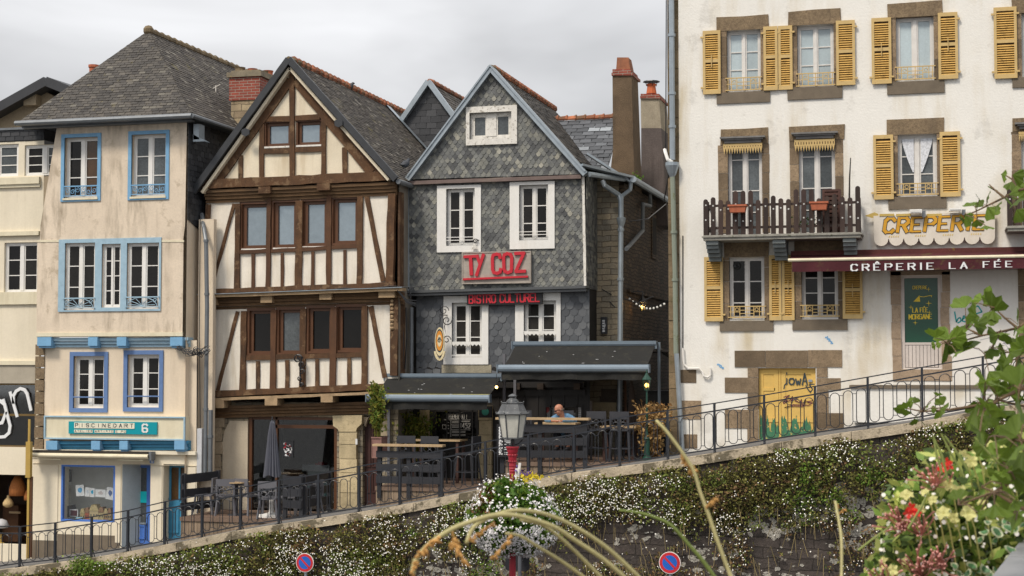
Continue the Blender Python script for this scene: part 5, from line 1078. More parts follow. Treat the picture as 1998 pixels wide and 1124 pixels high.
# windows
rp=[.36,.67]
def frz(w,r,zh):
    # geometric yellow guard: bars, little squares and a ring
    g=MB(); x0,x1,z0,z1=r; Y=CY-.03; b=z0+.04; t=z0+zh
    for z in (b,t): g.bar((x0-.03,Y,z),(x1+.03,Y,z),.022)
    g.bar((x0,Y,b+(t-b)*.5),(x0+(x1-x0)*.3,Y,b+(t-b)*.5),.014); g.bar((x1-(x1-x0)*.3,Y,b+(t-b)*.5),(x1,Y,b+(t-b)*.5),.014)
    g.bar((x0+(x1-x0)*.3,Y,b+(t-b)*.35),(x1-(x1-x0)*.3,Y,b+(t-b)*.35),.014); g.bar((x0+(x1-x0)*.3,Y,b+(t-b)*.65),(x1-(x1-x0)*.3,Y,b+(t-b)*.65),.014)
    for f in (0.04,.14,.3,.5,.7,.86,.96): g.bar((x0+(x1-x0)*f,Y,b),(x0+(x1-x0)*f,Y,t),.016)
    for f in (.22,.78):
        cx=x0+(x1-x0)*f; pts=[(cx+.035*math.cos(a),Y,b+(t-b)*.72+.035*math.sin(a)) for a in [i*math.pi/4 for i in range(8)]]; g.tube(pts,.008,4,closed=True)
    g.build('guard_rail',yel,w)
w=window(h8,A_,CY,wfr,[gcurt],rec=.15,rows=3,rowpos=rp,mid=.05,fw=.045); frz(w,A_,.3)
w=window(h8,B_,CY,wfr,[gcurt],rec=.15,rows=3,rowpos=rp,mid=.05,fw=.045); frz(w,B_,.3)
w=window(h8,C_,CY,wfr,[gcurt],rec=.15,rows=1,rowpos=[],mid=.08,fw=.05); frz(w,C_,.3)
window(h8,D_,CY,wfr,[gcurt],rec=.15,rows=3,mid=.05,fw=.045)
for r in (E_,F_,H_): window(h8,r,CY,wfr,[grey2],rec=.15,rows=3,rowpos=[.27,.52,.88],mid=.06,fw=.045)
w=window(h8,G_,CY,wfr,[grey2],rec=.15,rows=3,rowpos=rp,mid=.08,fw=.05); frz(w,G_,.27)
# lace curtains, drawn to the sides
m=MB(); lace=mat('lace',(.62,.64,.68),rough=.9,var=.35,sc=22); x0,x1,z0,z1=G_; cx=(x0+x1)/2; Yc_=CY+.088
for s_,xa,xb in ((1,x0+.08,cx-.07),(-1,x1-.08,cx+.07)):
    n=8; pts=[(xb,z1-.08),(xa,z1-.08)]
    for i in range(1,n+1): t=i/n; pts.append((xa+(xb-xa)*(t**1.3*.9),z1-.08-(z1-z0-.6)*t))
    pts.append((xb,z1-.08-(z1-z0-.6))); m.prism(pts[::s_],Yc_,Yc_+.004)
m.build('lace_curtain',lace,w)
w=window(h8,I_,CY,wfr,[gdark],rec=.15,rows=3,rowpos=[.25,.62],mid=.05,fw=.045); frz(w,I_,.27)
m=MB(); q=ZP(8,378,150,CY+.1); m.tube([(q.x+.05*math.cos(a),CY+.09,q.z+.05*math.sin(a)) for a in [i*math.pi/6 for i in range(12)]],.035,6,closed=True); m.build('vent_fan',blk,w)
w=window(h8,J_,CY,wfr,[gdark],rec=.15,rows=3,rowpos=[.4,.66],mid=.05,fw=.045); frz(w,J_,.27)
def shutter(k,x0,y0,x1,y1,double=False,vert=0):
    r=C(k,x0,y0,x1,y1); n=2 if double else 1; ww=(r[1]-r[0])/n
    for j in range(n):
        q=(r[0]+j*ww+.006*j,r[0]+(j+1)*ww-.006*(n-1-j),r[2],r[3]); Y=CY-.07+.012*j; dx=R.uniform(-.02,.02)
        m=MB().frame(q,.055,Y,Y+.035,0,wb=.09,wt=.08); zm=(q[2]+q[3])/2+.03; m.box(q[0]+.05,q[1]-.05,Y+.001,Y+.034,zm-.035,zm+.035)
        s=m.build('shutter',yel,h8)
        m=MB(); z=q[2]+.1
        while z<q[3]-.1:
            if abs(z-zm)>.05: m.add([(q[0]+.05,Y+.002,z-.012),(q[1]-.05,Y+.002,z-.012),(q[1]-.05,Y+.03,z+.022),(q[0]+.05,Y+.03,z+.022),(q[0]+.05,Y+.01,z-.018),(q[1]-.05,Y+.01,z-.018),(q[1]-.05,Y+.034,z+.014),(q[0]+.05,Y+.034,z+.014)],[(0,1,2,3),(4,7,6,5),(0,4,5,1),(3,2,6,7)],0,R.random())
            z+=.048
        m.build('slats',yels,s)
        m=MB(); m.box(q[0]+.045,q[1]-.045,Y+.036,Y+.04,q[2]+.08,q[3]-.08); m.build('back_shade',mat('dark_gap',(.07,.04,.015)),s)
        m=MB()
        for zz in (q[2]+.14,q[3]-.14):
            for sx in ((q[0]-.05,q[0]+.03),(q[1]-.03,q[1]+.05)): 
                if R.random()<.55: m.box(sx[0],sx[1],Y-.006,Y+.04,zz-.018,zz+.018)
        if R.random()<.6: m.bar(((q[0]+q[1])/2,Y-.01,zm-.15),((q[0]+q[1])/2+.0,Y-.02,zm+.12),.018)
        if m.v: m.build('hinges',yel,s)
for a in ((165,122,234,370),(402,104,515,354,True),(686,82,760,335),(825,72,902,330),(1085,51,1162,311),(1303,30,1393,309),(832,530,910,782),(1092,517,1172,771)): shutter(7,*a)
for a in ((217,107,310,427),(540,97,665,422,True),(905,140,1005,414)): shutter(8,*a)
# lambrequins
for (x0,x1,y0,y1,k0,k1,ky) in ((243,396,562,603,232,408,536),(522,680,546,593,511,692,519),(1400,1500,515,555,1385,1520,480)):
    Y=CY-.06; r=rc(7,x0,y0,x1,y1,Y); m=MB(); n=15; ww=(r[1]-r[0])/n; m.box(r[0],r[1],Y-.02,Y,r[2]+.12,r[3])
    for i in range(n): a=r[0]+i*ww; m.prism([(a+.004,r[2]+.125),(a+ww*.5,r[2]),(a+ww-.004,r[2]+.125)],Y-.018,Y-.002)
    lb=m.build('lambrequin',yel,h8)
    m=MB()
    for i in range(n): a=r[0]+(i+.5)*ww; m.box(a-.009,a+.009,Y-.0205,Y-.019,r[2]+.15,r[3]-.05)
    m.build('cut_out',mat('dark_gap',(0,0,0)),lb)
    q=rc(7,k0,ky,k1,ky+24,Y); m=MB(); m.box(q[0],q[1],CY-.17,CY,q[3]-.035,q[3]); m.box(q[0]+.05,q[1]-.05,CY-.14,CY,q[3]-.07,q[3]-.035); m.box(q[0]+.09,q[1]-.09,CY-.1,CY,q[2]-.0,q[3]-.07); m.build('ledge',mat('grey_stone_ledge',(.17,.165,.16),var=.3,sc=5),h8)
# balcony
BYf=CY-.75
def balcony(name,xa,xb,ztop,flow=True):
    b=thing(name[0],name[1],'balcony',(xa,BYf,ztop)); m=MB(); m.box(xa,xb,BYf,CY-.001,ztop-.11,ztop); m.box(xa-.03,xb+.03,BYf-.03,CY-.002,ztop-.05,ztop-.02); m.build('slab',slab,b)
    m=MB(); m.bar((xa+.03,BYf+.08,ztop+.15),(xb-.03,BYf+.08,ztop+.15),.05); m.bar((xa+.03,BYf+.08,ztop+.62),(xb-.03,BYf+.08,ztop+.62),.05)
    for x in (xa+.05,xb-.05): m.bar((x,BYf+.08,ztop+.15),(x,CY,ztop+.15),.05); m.bar((x,BYf+.08,ztop+.62),(x,CY,ztop+.62),.05)
    m.build('rail',bwood,b)
    n=int((xb-xa)/.148); st=(xb-xa-.1)/(n-1)
    def brd(p0,ax,h,t0):
        m=MB(); w=.05; k=8; pts=[(-w,t0),(w,t0),(w,h-w)]+[(w*math.cos(a),h-w+w*math.sin(a)) for a in [math.pi*j/6 for j in range(1,6)]]+[(-w,h-w)]
        if ax==0: m.prism([(p0[0]+u,p0[2]+v) for u,v in pts],BYf+.03,BYf+.055,0,R.random())
        else:
            o=len(m.v); m.add([(p0[0]-.012,p0[1]+u,p0[2]+v) for u,v in pts]+[(p0[0]+.012,p0[1]+u,p0[2]+v) for u,v in pts],[list(range(len(pts)))[::-1],[i+len(pts) for i in range(len(pts))]]+[(i,(i+1)%len(pts),(i+1)%len(pts)+len(pts),i+len(pts)) for i in range(len(pts))],0,R.random())
        o=m.build('board',bwood,b)
        if ax==0:
            q=MB()
            for zz in ((.55,) if R.random()<.7 else (.3,.6)): disc(q,p0[0]+R.uniform(-.004,.004),p0[2]+zz+R.uniform(-.04,.04),.018,.018,BYf+.026,BYf+.029,8)
            q.build('round_hole',mat('pale_hole',(.5,.5,.48)),o)
    for i in range(n):
        x=xa+.05+i*st; h=(.76,.8,.74,.72)[i%4]
        if i%8 in (4,5,6) : h=.92
        if i==n-1: h=.95
        brd((x,0,ztop),0,h,.0 if i%2 else -.0)
    for x in (xa+.03,xb-.03):
        for j in range(4): brd((x,BYf+.14+j*.15,ztop),1,.76,0)
    return b
bx=rc(7,165,915,781,945,BYf)
bal=balcony(('balcony','long balcony with round-topped dark brown boards and two flower boxes','x'),bx[0],bx[1],bx[3])
for x in (200,462,738):
    q=rc(7,x-24,943,x+24,986,BYf+.1); m=MB(); cx=(q[0]+q[1])/2
    for i,(d,zz) in enumerate(((.7,0),(.62,.08),(.5,.16),(.36,.24),(.24,.32))): m.box(cx-.13,cx+.13,CY-d,CY,bx[3]-.12-zz-.075,bx[3]-.12-zz)
    m.build('bracket',mat('grey_corbel',(.18,.2,.2),var=.25,sc=5),bal)
b2=balcony(('balcony','second dark board balcony cut off by the right edge of the photo','x'),P(1966,450,BYf).x,P(1966,450,BYf).x+3,bx[3]+.06)
bpos=((299,803,832,'left terracotta window box hung on the balcony boards'),(618,791,822,'right terracotta window box hung on the balcony boards'))
for x,y0,y1,lb in bpos:
    q=rc(7,x-34,y0,x+34,y1,BYf-.15); o=thing('window_box',lb,'planter',((q[0]+q[1])/2,BYf-.1,q[2]),'terracotta boxes on the balcony')
    z0,z1=q[2],q[3]; m=MB(); x0_,x1_=q[0],q[1]; m.add([(x0_+.03,BYf-.2,z0),(x1_-.03,BYf-.2,z0),(x1_-.03,BYf,z0),(x0_+.03,BYf,z0),(x0_,BYf-.22,z1),(x1_,BYf-.22,z1),(x1_,BYf+.02,z1),(x0_,BYf+.02,z1)],[(0,1,5,4),(1,2,6,5),(2,3,7,6),(3,0,4,7),(3,2,1,0)]); m.box(x0_-.015,x1_+.015,BYf-.235,BYf+.02,z1-.03,z1+.005); m.build('trough',orange,o)
    MB().box(x0_+.01,x1_-.01,BYf-.21,BYf+.01,z1-.03,z1-.015).build('soil',mat('soil',(.03,.02,.015)),o)
q=rc(7,632,742,704,912,CY-.4); o=thing('wooden_crate','upright slatted brown wooden crate on the balcony behind the boards','crate',(q[0],CY-.4,q[2])); m=MB().frame(q,.05,CY-.45,CY-.3)
for i in range(9): z=q[2]+.06+i*(q[3]-q[2]-.1)/9; m.box(q[0]+.02,q[1]-.02,CY-.44,CY-.42,z,z+.06,0,R.random())
m.box(q[0]+.01,q[1]-.01,CY-.31,CY-.1,q[2],q[3]-.02); m.build('slats',mat('crate_wood',(.07,.03,.022),rough=.7,var=.3,sc=5,rnd=.3),o)
o=thing('bare_stem','thin dark bare stem standing up from the balcony corner','plant',tuple(ZP(7,737,900,CY-.5))); MB().tube([ZP(7,735,900,CY-.5),ZP(7,737,780,CY-.5),ZP(7,738,700,CY-.48),ZP(7,742,618,CY-.5)],[.022,.02,.016,.01],6).build('stem',mat('bark',(.03,.025,.02)),o)
m=MB(); c=ZP(7,585,870,CY-.45); leaves(m,90,lambda i:(c.x+R.gauss(0,.18),CY-.45+R.gauss(0,.1),c.z-.1+abs(R.gauss(0,.13))),.06); o=m.build('balcony_plant',mat('balcony_leaf',(.06,.1,.02),trans=.3,rnd=.4)); tag(o,'low weedy green plant growing inside the long balcony','plant')
# creperie wall sign
o=thing('scalloped_sign','cream sign board with scalloped lower edge and bold orange lettering','sign',tuple(ZP(7,1070,965,CY-.1)))
SY=CY-.14; r=rc(7,832,836,1308,955,SY); pts=[(r[0],r[3]-.02)]; n=8; ww=(r[1]-r[0])/n; zz=r[2]+.12
for i in range(n):
    for j in range(9):
        a=math.pi+math.pi*j/8; pts.append((r[0]+ww*(i+.5)+ww*.48*math.cos(a),zz+ww*.48*math.sin(a)))
pts.append((r[1],r[3]+.02)); MB().prism(pts,SY,SY+.04).build('panel',mat('sign_ivory',(.66,.61,.53),rough=.55,var=.06,sc=3,streak=.5,scol=(.45,.38,.28)),o)
MB().box(r[0]+.1,r[1]-.1,SY+.04,CY,r[3]-.2,r[3]-.14).build('batten',lwood,o)
q=rc(7,872,856,1262,912,SY); q=(q[0],q[1],q[2]+.03,q[3]+.02)
m=MB(); letters(m,'CREPERIE',q,SY+.002,.009,.28,.22,gap=.42,serif=.085,shear=.16,slope=.012,I=.42); m.build('letter_outline',inkm,o)
m=MB(); letters(m,'CREPERIE',q,SY-.007,.014,.21,.13,gap=.42,serif=.06,shear=.16,slope=.012,I=.42); m.build('letters',mat('sign_amber',(.58,.30,.02),rough=.5,var=.08,sc=6),o)
m=MB()
for px in (908,1012,1120,1230):
    c=ZP(7,px,926-(px-908)*.03,SY)
    for i in range(5): m.prism([(c.x-.09+i*.045,c.z-.015),(c.x-.065+i*.045,c.z-.025),(c.x-.06+i*.045,c.z+.02),(c.x-.085+i*.045,c.z+.01)],SY-.004,SY)
m.build('small_motif',mat('faded_gold',(.62,.48,.22)),o)
m=MB(); a=ZP(7,797,845,SY); m.prism([(a.x,a.z),(a.x+.2,a.z-.06),(a.x+.28,a.z-.05),(a.x+.28,a.z+.03),(a.x+.2,a.z+.07)],SY+.01,SY+.03)
for px in (855,920,1040,1165): b=ZP(7,px,838,SY); m.box(b.x,b.x+.3,SY-.012,SY-.002,b.z-.05,b.z+.0)
m.build('gilt_arrow',mat('gilt',(.5,.36,.1),rough=.6),o)
for (x0,x1,y0,y1,lb) in ((973,1022,815,842,'left white floodlight above the scalloped sign'),(1127,1178,810,833,'right white floodlight above the scalloped sign')):
    q=rc(7,x0,y0,x1,y1,SY-.12); o=thing('floodlight',lb,'floodlight',((q[0]+q[1])/2,SY-.1,q[2]),'floodlights above the creperie sign'); m=MB().box(q[0],q[1],SY-.2,SY-.04,q[2]+.03,q[3]-.03); m.build('housing',white,o); m=MB(); m.box(q[0]+.02,q[1]-.02,SY-.21,SY-.201,q[2]+.05,q[3]-.05); m.build('lens',mat('frosted',(.6,.6,.58),rough=.2),o); m=MB(); m.bar(((q[0]+q[1])/2,SY-.05,q[2]+.08),((q[0]+q[1])/2+.08,CY,q[2]+.1),.03); m.box(q[1]+.0,q[1]+.07,SY-.14,SY-.06,q[2]-.05,q[3]-.06); m.build('bracket',dzinc,o)
# maroon awning
o=thing('maroon_awning','maroon awning with moss stains and white serif letters over the creperie door','awning',tuple(ZP(8,1200,110,CY-.3)))
AYf=CY-.85; a0=ZP(8,650,95,CY-.1); xr_=P(2250,500,CY).x; f0=ZP(8,640,122,AYf)
zc=a0.z; zf_=f0.z
sl_=.0; m=MB(); m.box(a0.x,xr_,CY-.22,CY-.01,zc-.12,zc+.07); m.build('cassette',mat('mossy_maroon',(.085,.02,.018),var=.3,sc=2,patch=.85,pcol=(.33,.27,.02),psc=1.6,pth=.63),o)
m=MB(); m.add([(a0.x,CY-.2,zc-.02),(xr_,CY-.2,zc-.02),(xr_,AYf,zf_+.0),(f0.x,AYf,zf_+.0),(a0.x,CY-.2,zc-.035),(xr_,CY-.2,zc-.035),(xr_,AYf,zf_-.015),(f0.x,AYf,zf_-.015)],[(0,3,2,1),(4,5,6,7),(0,4,7,3)]); m.build('canopy',maroon,o)
MB().tube([(f0.x-.03,AYf,zf_),(xr_,AYf,zf_)],.035,8).build('front_bar',trimc,o)
v0=rc(8,650,128,1000,178,AYf)
m=MB(); n=60
for i in range(n): a=f0.x+.05+(xr_-f0.x-.05)*i/n; b=f0.x+.05+(xr_-f0.x-.05)*(i+1)/n; da=.012*math.sin(i*.9); db=.012*math.sin((i+1)*.9); m.quad((a,AYf-.01+da,v0[2]),(b,AYf-.01+db,v0[2]),(b,AYf-.01,zf_-.02),(a,AYf-.01,zf_-.02))
m.build('valance',maroon,o)
m=MB()
YL=AYf-.03
for txt,x0,x1 in (('CRÊPERIE',948,1358),('LA',1438,1524),('FÉE',1607,1750),('MORGANE',1835,2230)):
    c0=rc(8,x0,(140 if x0<1400 else 134 if x0<1600 else 128),x1,(171 if x0<1400 else 163 if x0<1600 else 157),YL); letters(m,txt,c0,YL,.008,.29,.10,gap=.85,serif=.13,I=.3,slope=.003)
m.build('lettering',pap,o)
# door with green glass
ds=[(1142,178,1195,270),(1145,270,1195,345),(1150,345,1195,430),(1148,430,1195,515),(1152,515,1198,600),(1155,600,1200,725),(1400,178,1440,280),(1396,280,1440,358),(1392,358,1436,440),(1396,440,1440,520),(1398,520,1440,600),(1402,600,1450,725)]
m=MB()
for a,b,c,d in ds: m.rb(C(8,a,b+1,c,d-1),CY-.02,CY+.2,0,R.random())
m.rb(C(8,1145,174,1440,196),CY-.02,CY+.2,0,.2); m.rb(C(8,1190,666,1450,722),CY-.022,CY+.2,0,.6); m.build('door_surround',mat('pink_granite_blocks',(.36,.27,.19),rough=.9,var=.18,sc=4,bump=.5,bsc=90,rnd=.15,patch=.4,pcol=(.22,.16,.1),psc=25,pth=.52),h8)
f=MB().frame(GD,.075,CY+.03,CY+.1,wb=.03,wt=.06); z=ZP(8,1300,532,CY+.05).z; f.box(GD[0]+.07,GD[1]-.07,CY+.04,CY+.09,z-.05,z)
pm_=mat('pale_pink_joinery',(.58,.52,.48),rough=.6,var=.06,sc=5,rnd=.06)
n=9; w_=(GD[1]-GD[0]-.16)/n
for i in range(n): f.box(GD[0]+.08+i*w_,GD[0]+.08+(i+1)*w_-.008,CY+.05,CY+.08,GD[2]+.04,z-.055,0,R.random())
f=f.build('door',pm_,h8); gr=mat('green_door_film',(.008,.065,.035),rough=.25,var=.12,sc=3,spec=.6); MB().box(GD[0]+.07,GD[1]-.07,CY+.07,CY+.08,z,GD[3]-.06).build('pane',gr,f)
m=MB(); yw=mat('sign_yellow',(.75,.55,.04),rough=.5); Yl=CY+.069
letters(m,'CREPERIE',rc(8,1254,250,1326,266,Yl),Yl,.006,.14,.1,gap=.3); letters(m,'LA FÉE',rc(8,1254,360,1330,382,Yl),Yl,.004,.2,.1,serif=.09,gap=.3,slope=.02); letters(m,'MORGANE',rc(8,1236,393,1350,416,Yl),Yl,.004,.2,.1,serif=.09,gap=.3,slope=.02)
m.build('lettering',yw,f)
m=MB(); q=[ZP(8,*p,Yl) for p in ((1258,328),(1291,329),(1288,297))]; m.prism([(p.x,p.z) for p in q],Yl-.004,Yl); q=[ZP(8,*p,Yl) for p in ((1290,303),(1310,305),(1330,300),(1350,298),(1347,306))]
for a,b in zip(q,q[1:]): m.beam((a.x,a.z),(b.x,b.z),.012,Yl-.004,Yl)
for x,y,s in ((1333,267,.05),(1334,337,.07),(1245,356,.05),(1337,382,.05),(1267,434,.055)):
    c=ZP(8,x,y,Yl); m.prism([(c.x+(s if i%2==0 else s*.15)*math.cos(i*math.pi/4),c.z+(s if i%2==0 else s*.15)*math.sin(i*math.pi/4)) for i in range(8)],Yl-.004,Yl)
m.build('emblem',yw,f)
q=C(8,1440,172,1782,740); MB().rb((q[0]+.01,q[1],q[2]-.6,q[3]),CY-.012,CY).build('render_panel',wallw2,h8)
m=MB(); q=C(8,1782,165,1840,740); z=q[2]
while z<q[3]: m.box(q[0],q[1],CY-.02,CY,z,z+.33,0,R.random()); z+=.335
m.build('stone_jamb',granj,h8)
q=C(8,1840,190,2040,640); MB().frame(q,.06,CY-.03,CY+.02).box(q[0]+.06,q[1]-.06,CY-.015,CY,q[2],q[3]-.06).build('shop_window',pm_,h8)
# yellow cellar door
m=MB()
for a,b,c,d in ((367,573,519,655),(521,572,731,657),(733,570,902,655)): m.rb(C(8,a,b,c,d),CY-.02,CY+.2,0,R.random())
for a,b,c,d in ((432,658,485,705),(318,707,485,783),(432,785,485,865),(318,867,485,960),(430,962,485,1040),(775,657,830,706),(775,710,895,768),(775,770,835,882),(775,884,910,960),(775,962,835,1030)): m.rb(C(8,a,b,c,d),CY-.018,CY+.2,0,R.random())
m.build('cellar_surround',granj,h8)
m=MB()
for a,b,c,d in ((97,668,175,733),(97,822,200,915),(97,990,180,1060)): MB().rb(C(8,a,b,c,d),CY-.012,CY+.1,0,R.random()).build('quoin_stone',granj,h8)
yd=mat('yellow_door_paint',(.66,.44,.12),rough=.55,var=.08,sc=4,streak=.3,scol=(.4,.25,.08)); gd=mat('flaking_green_door_paint',(.045,.17,.09),rough=.6,var=.2,sc=6,patch=.9,pcol=(.64,.44,.14),psc=11,pth=.56)
x0,x1,z0,z1=YD; zs=ZP(8,600,935,CY).z; xm_=ZP(8,590,800,CY).x
m=MB(); m.box(x0,xm_-.02,CY+.1,CY+.14,z0-.3,z1); m.box(xm_+.02,x1,CY+.1,CY+.14,z0-.3,z1); m.box(xm_-.02,xm_+.02,CY+.08,CY+.13,z0-.3,z1)
m.frame((x0+.01,xm_-.03,zs+.02,z1-.04),.09,CY+.085,CY+.1); m.box(x0+.1,xm_-.1,CY+.085,CY+.1,(zs+z1)/2+.1,(zs+z1)/2+.16); m.frame((xm_+.03,x1-.01,zs+.02,z1-.04),.09,CY+.085,CY+.1)
cd=m.build('cellar_door',yd,h8)
m=MB()
for a,b in ((x0+.02,xm_-.025),(xm_+.025,x1-.02)):
    pts=[(a,z0-.3),(b,z0-.3)]; n=34
    for i in range(n+1): t=i/n; pts.append((b+(a-b)*t,zs+.0+.13*math.sin(i*.55+a)+R.uniform(-.09,.09)))
    m.prism(pts,CY+.083,CY+.1)
m.build('green_lower_paint',gd,cd)
m=MB(); letters(m,'iowA',rc(8,622,682,728,740,CY+.08),CY+.0835,.002,.1,gap=.3,slope=-.05)
q=[ZP(8,*p,CY+.08) for p in ((625,735),(615,745),(612,765),(640,735),(720,745),(735,770),(745,780),(755,765),(738,742),(765,740))]
for a,b in zip(q[:3],q[1:3]): m.beam((a.x,a.z),(b.x,b.z),.025,CY+.0815,CY+.0835)
for a,b in zip(q[4:],q[5:]): m.beam((a.x,a.z),(b.x,b.z),.022,CY+.0815,CY+.0835)
m.build('dark_graffiti',inkm,cd)
m=MB(); pur=mat('purple_marker',(.10,.01,.05)); prev=None
pts=[(610,805),(640,795),(620,812),(606,818),(630,822),(612,838),(607,830),(640,822),(655,800),(648,835),(660,808),(680,805),(665,820),(690,832),(700,815),(696,835),(715,838),(722,818),(708,850),(640,848),(614,858),(660,842),(735,845),(755,833),(725,828),(757,822)]
pts=[(a,b) for a,b in pts]
q=[ZP(8,*p,CY+.08) for p in pts]
for a,b in zip(q,q[1:]): m.beam((a.x,a.z),(b.x,b.z),.016,CY+.0805,CY+.0835)
m.build('purple_graffiti',pur,cd)
m=MB(); m.rb(C(8,733,717,752,729),CY+.06,CY+.085); m.build('lock_plate',zinc,cd)
# blue and teal spray marks on the wall
m=MB()
for cx,cy,n,s in ((840,525,16,18),(298,655,10,13)):
    for i in range(n):
        t=i/n; p=ZP(8,cx-s+2*s*t+R.uniform(-3,3),cy-s*1.2+2.2*s*t+R.uniform(-6,6),CY-.003); disc(m,p.x,p.z,R.uniform(.01,.03),R.uniform(.01,.025),CY-.004-R.random()*.003,CY-.001,7)
m.build('blue_spray',mat('pale_blue_spray',(.18,.38,.62)),h8)
m=MB()
for pl in (((1463,378),(1472,432),(1480,412),(1492,408),(1496,425),(1478,436)),((1502,418),(1518,405),(1508,398),(1500,425),(1520,430)),((1530,440),(1548,370),(1556,335),(1572,330)),((1545,365),(1580,350),(1600,380),(1565,390))):
    q=[ZP(8,*p,CY-.012) for p in pl]
    for a,b in zip(q,q[1:]): m.beam((a.x,a.z),(b.x,b.z),.028,CY-.015,CY-.012)
m.build('teal_graffiti',mat('teal_spray',(.03,.33,.33)),h8)
m=MB()
for pl in (((1560,560),(1600,575),(1650,570)),((1590,520),(1640,508),(1700,520),(1730,560),(1700,590)),((1700,540),(1760,520),(1780,560))):
    q=[ZP(8,*p,CY-.012) for p in pl]
    for a,b in zip(q,q[1:]): m.beam((a.x,a.z),(b.x,b.z),.02,CY-.014,CY-.012)
m.build('grey_graffiti',mat('grey_spray',(.45,.44,.45)),h8)
# platform in front of door
q=C(8,960,752,1575,1000); o=thing('entrance_platform','low white walled platform with dark grey edge in front of the green glass door','platform',((q[0]+q[1])/2,CY-.9,q[2]))
zz=zr(q[1])-.3
m=MB(); m.box(q[0],q[1]+1.5,CY-.95,CY-.001,zz,q[3]-.03); m.build('base',wallw,o); MB().box(q[0]-.03,q[1]+1.5,CY-.99,CY-.001,q[3]-.03,q[3]+.035).build('edge_slab',gran2,o)
# downpipes
Yq=CY-.12
pipe(h8,[P(1309,-120,Yq),P(1311,150,Yq),P(1312,312,Yq)],.062,zinc,bands=(.35,.6,.8))
c=P(1311.5,328,Yq); MB().lathe([(.05,-.2),(.09,-.12),(.15,.05),(.15,.12),(.13,.12)],c.x,Yq,10,z0=c.z).build('rain_hopper',zinc,h8)
pipe(h8,[P(1312,338,Yq),P(1317,530,Yq),P(1319,690,Yq)],.055,mat('mossy_zinc',(.22,.25,.2),rough=.6,patch=.7,pcol=(.12,.13,.03),psc=3),bands=(.3,.55))
pipe(h8,[P(1320,690,Yq),P(1327,810,Yq),P(1331,878,Yq)],.055,zinc)
MB().tube([P(1312,316,Yq-.02),P(1303,312,Yq-.05),P(1299,300,Yq),P(1297,292,Yq+.1)],.04,6).build('overflow_pipe',white,h8)
m=MB(); m.tube([ZP(8,108,560,CY-.05),ZP(8,114,640,CY-.05),ZP(8,135,663,CY-.05),ZP(8,190,662,CY-.05),ZP(8,206,680,CY-.05),ZP(8,212,700,CY-.06),ZP(8,232,706,CY-.06),ZP(8,246,695,CY-.05),ZP(8,246,660,CY-.05)],.025,6); m.build('white_conduit',wallw2,h8)
m=MB(); m.tube([P(1300,0,CY-.05),P(1299,290,CY-.04)],.012,4); m.tube([P(1303,300,CY),P(1304,345,CY),P(1295,395,CY+.3)],.014,4); m.tube([ZP(8,108,0,CY-.01),ZP(8,108,560,CY-.01)],.012,4); m.build('cables',blk,h8)
# ================================================================ bistro ground floor
FB=36.35
z0=P(1000,960,FB).z-.5; z1=P(1000,722,FB).z+.1; xa=P(797,850,FB).x; xb=xc
cw=rc(15,556,375,874,600,FB); bw_=rc(11,520,262,906,400,FB); bd=rc(11,330,240,500,700,FB)
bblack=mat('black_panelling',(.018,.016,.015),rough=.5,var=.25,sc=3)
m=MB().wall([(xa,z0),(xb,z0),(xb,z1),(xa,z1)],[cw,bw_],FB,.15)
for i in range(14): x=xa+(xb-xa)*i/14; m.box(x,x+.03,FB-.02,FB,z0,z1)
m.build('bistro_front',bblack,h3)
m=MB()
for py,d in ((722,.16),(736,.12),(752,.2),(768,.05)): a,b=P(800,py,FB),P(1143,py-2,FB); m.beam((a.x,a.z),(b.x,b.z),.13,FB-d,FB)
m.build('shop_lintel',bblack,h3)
for px in (1056,1127,1010,880): q=rc(0,px-6,748,px+6,760,FB-.2); MB().rb(q,FB-.3,FB).build('joist_end',mat('dark_oak',(.05,.035,.025),rough=.7,var=.3),h3)
f=MB().frame(bw_,.04,FB-.02,FB+.06).build('bistro_window',bblack,h3); MB().rb(bw_,FB+.04,FB+.05).build('pane',clear,f)
m=MB(); m.rb((bw_[0]-.1,bw_[1]+.1,bw_[2]-.1,bw_[3]+.1),FB+.5,FB+.55); m.build('back_wall',mat('lilac_grey_wall',(.45,.40,.38),var=.15,sc=4),h3)
q=rc(11,858,275,893,380,FB+.03); m=MB()
for i in range(5): z=q[2]+i*(q[3]-q[2])/5; m.frame((q[0],q[1],z,z+(q[3]-q[2])/5-.01),.02,FB+.03,FB+.038)
m.build('window_writing',pap,f)
q=rc(11,528,270,560,320,FB+.03); m=MB(); disc(m,(q[0]+q[1])/2,(q[2]+q[3])/2,.07,.09,FB+.03,FB+.038); m.build('red_sticker',mat('dull_red',(.25,.05,.05)),f)
f=MB().frame(cw,.04,FB-.02,FB+.06).build('bistro_window',bblack,h3); MB().rb(cw,FB+.04,FB+.05).build('pane',gdark,f)
Yc=FB+.035; ch_=mat('chalk_paint',(.5,.48,.44),rough=.9,var=.2,sc=10); m=MB()
letters(m,'DEGEMER MAT !',rc(15,650,405,790,440,Yc),Yc,.004,.11,gap=.35); letters(m,'1452',rc(15,745,472,815,508,Yc),Yc,.004,.14,gap=.5)
for a,b,c,d in ((625,446,818,449),(672,450,675,570),(738,450,741,520),(676,482,735,485),(676,518,818,521)): m.rb(rc(15,a,b,c,d,Yc),Yc-.004,Yc)
for y in (456,466,490,500,528,536,552,560): m.rb(rc(15,682,y,(732 if y<520 else 780),y+4,Yc),Yc-.004,Yc)
m.rb(rc(15,748,456,812,462,Yc),Yc-.004,Yc); m.frame(rc(15,610,482,640,514,Yc),.012,Yc-.004,Yc)
for y in (462,484,506,540): m.rb(rc(15,648,y,660,y+8,Yc),Yc-.004,Yc)
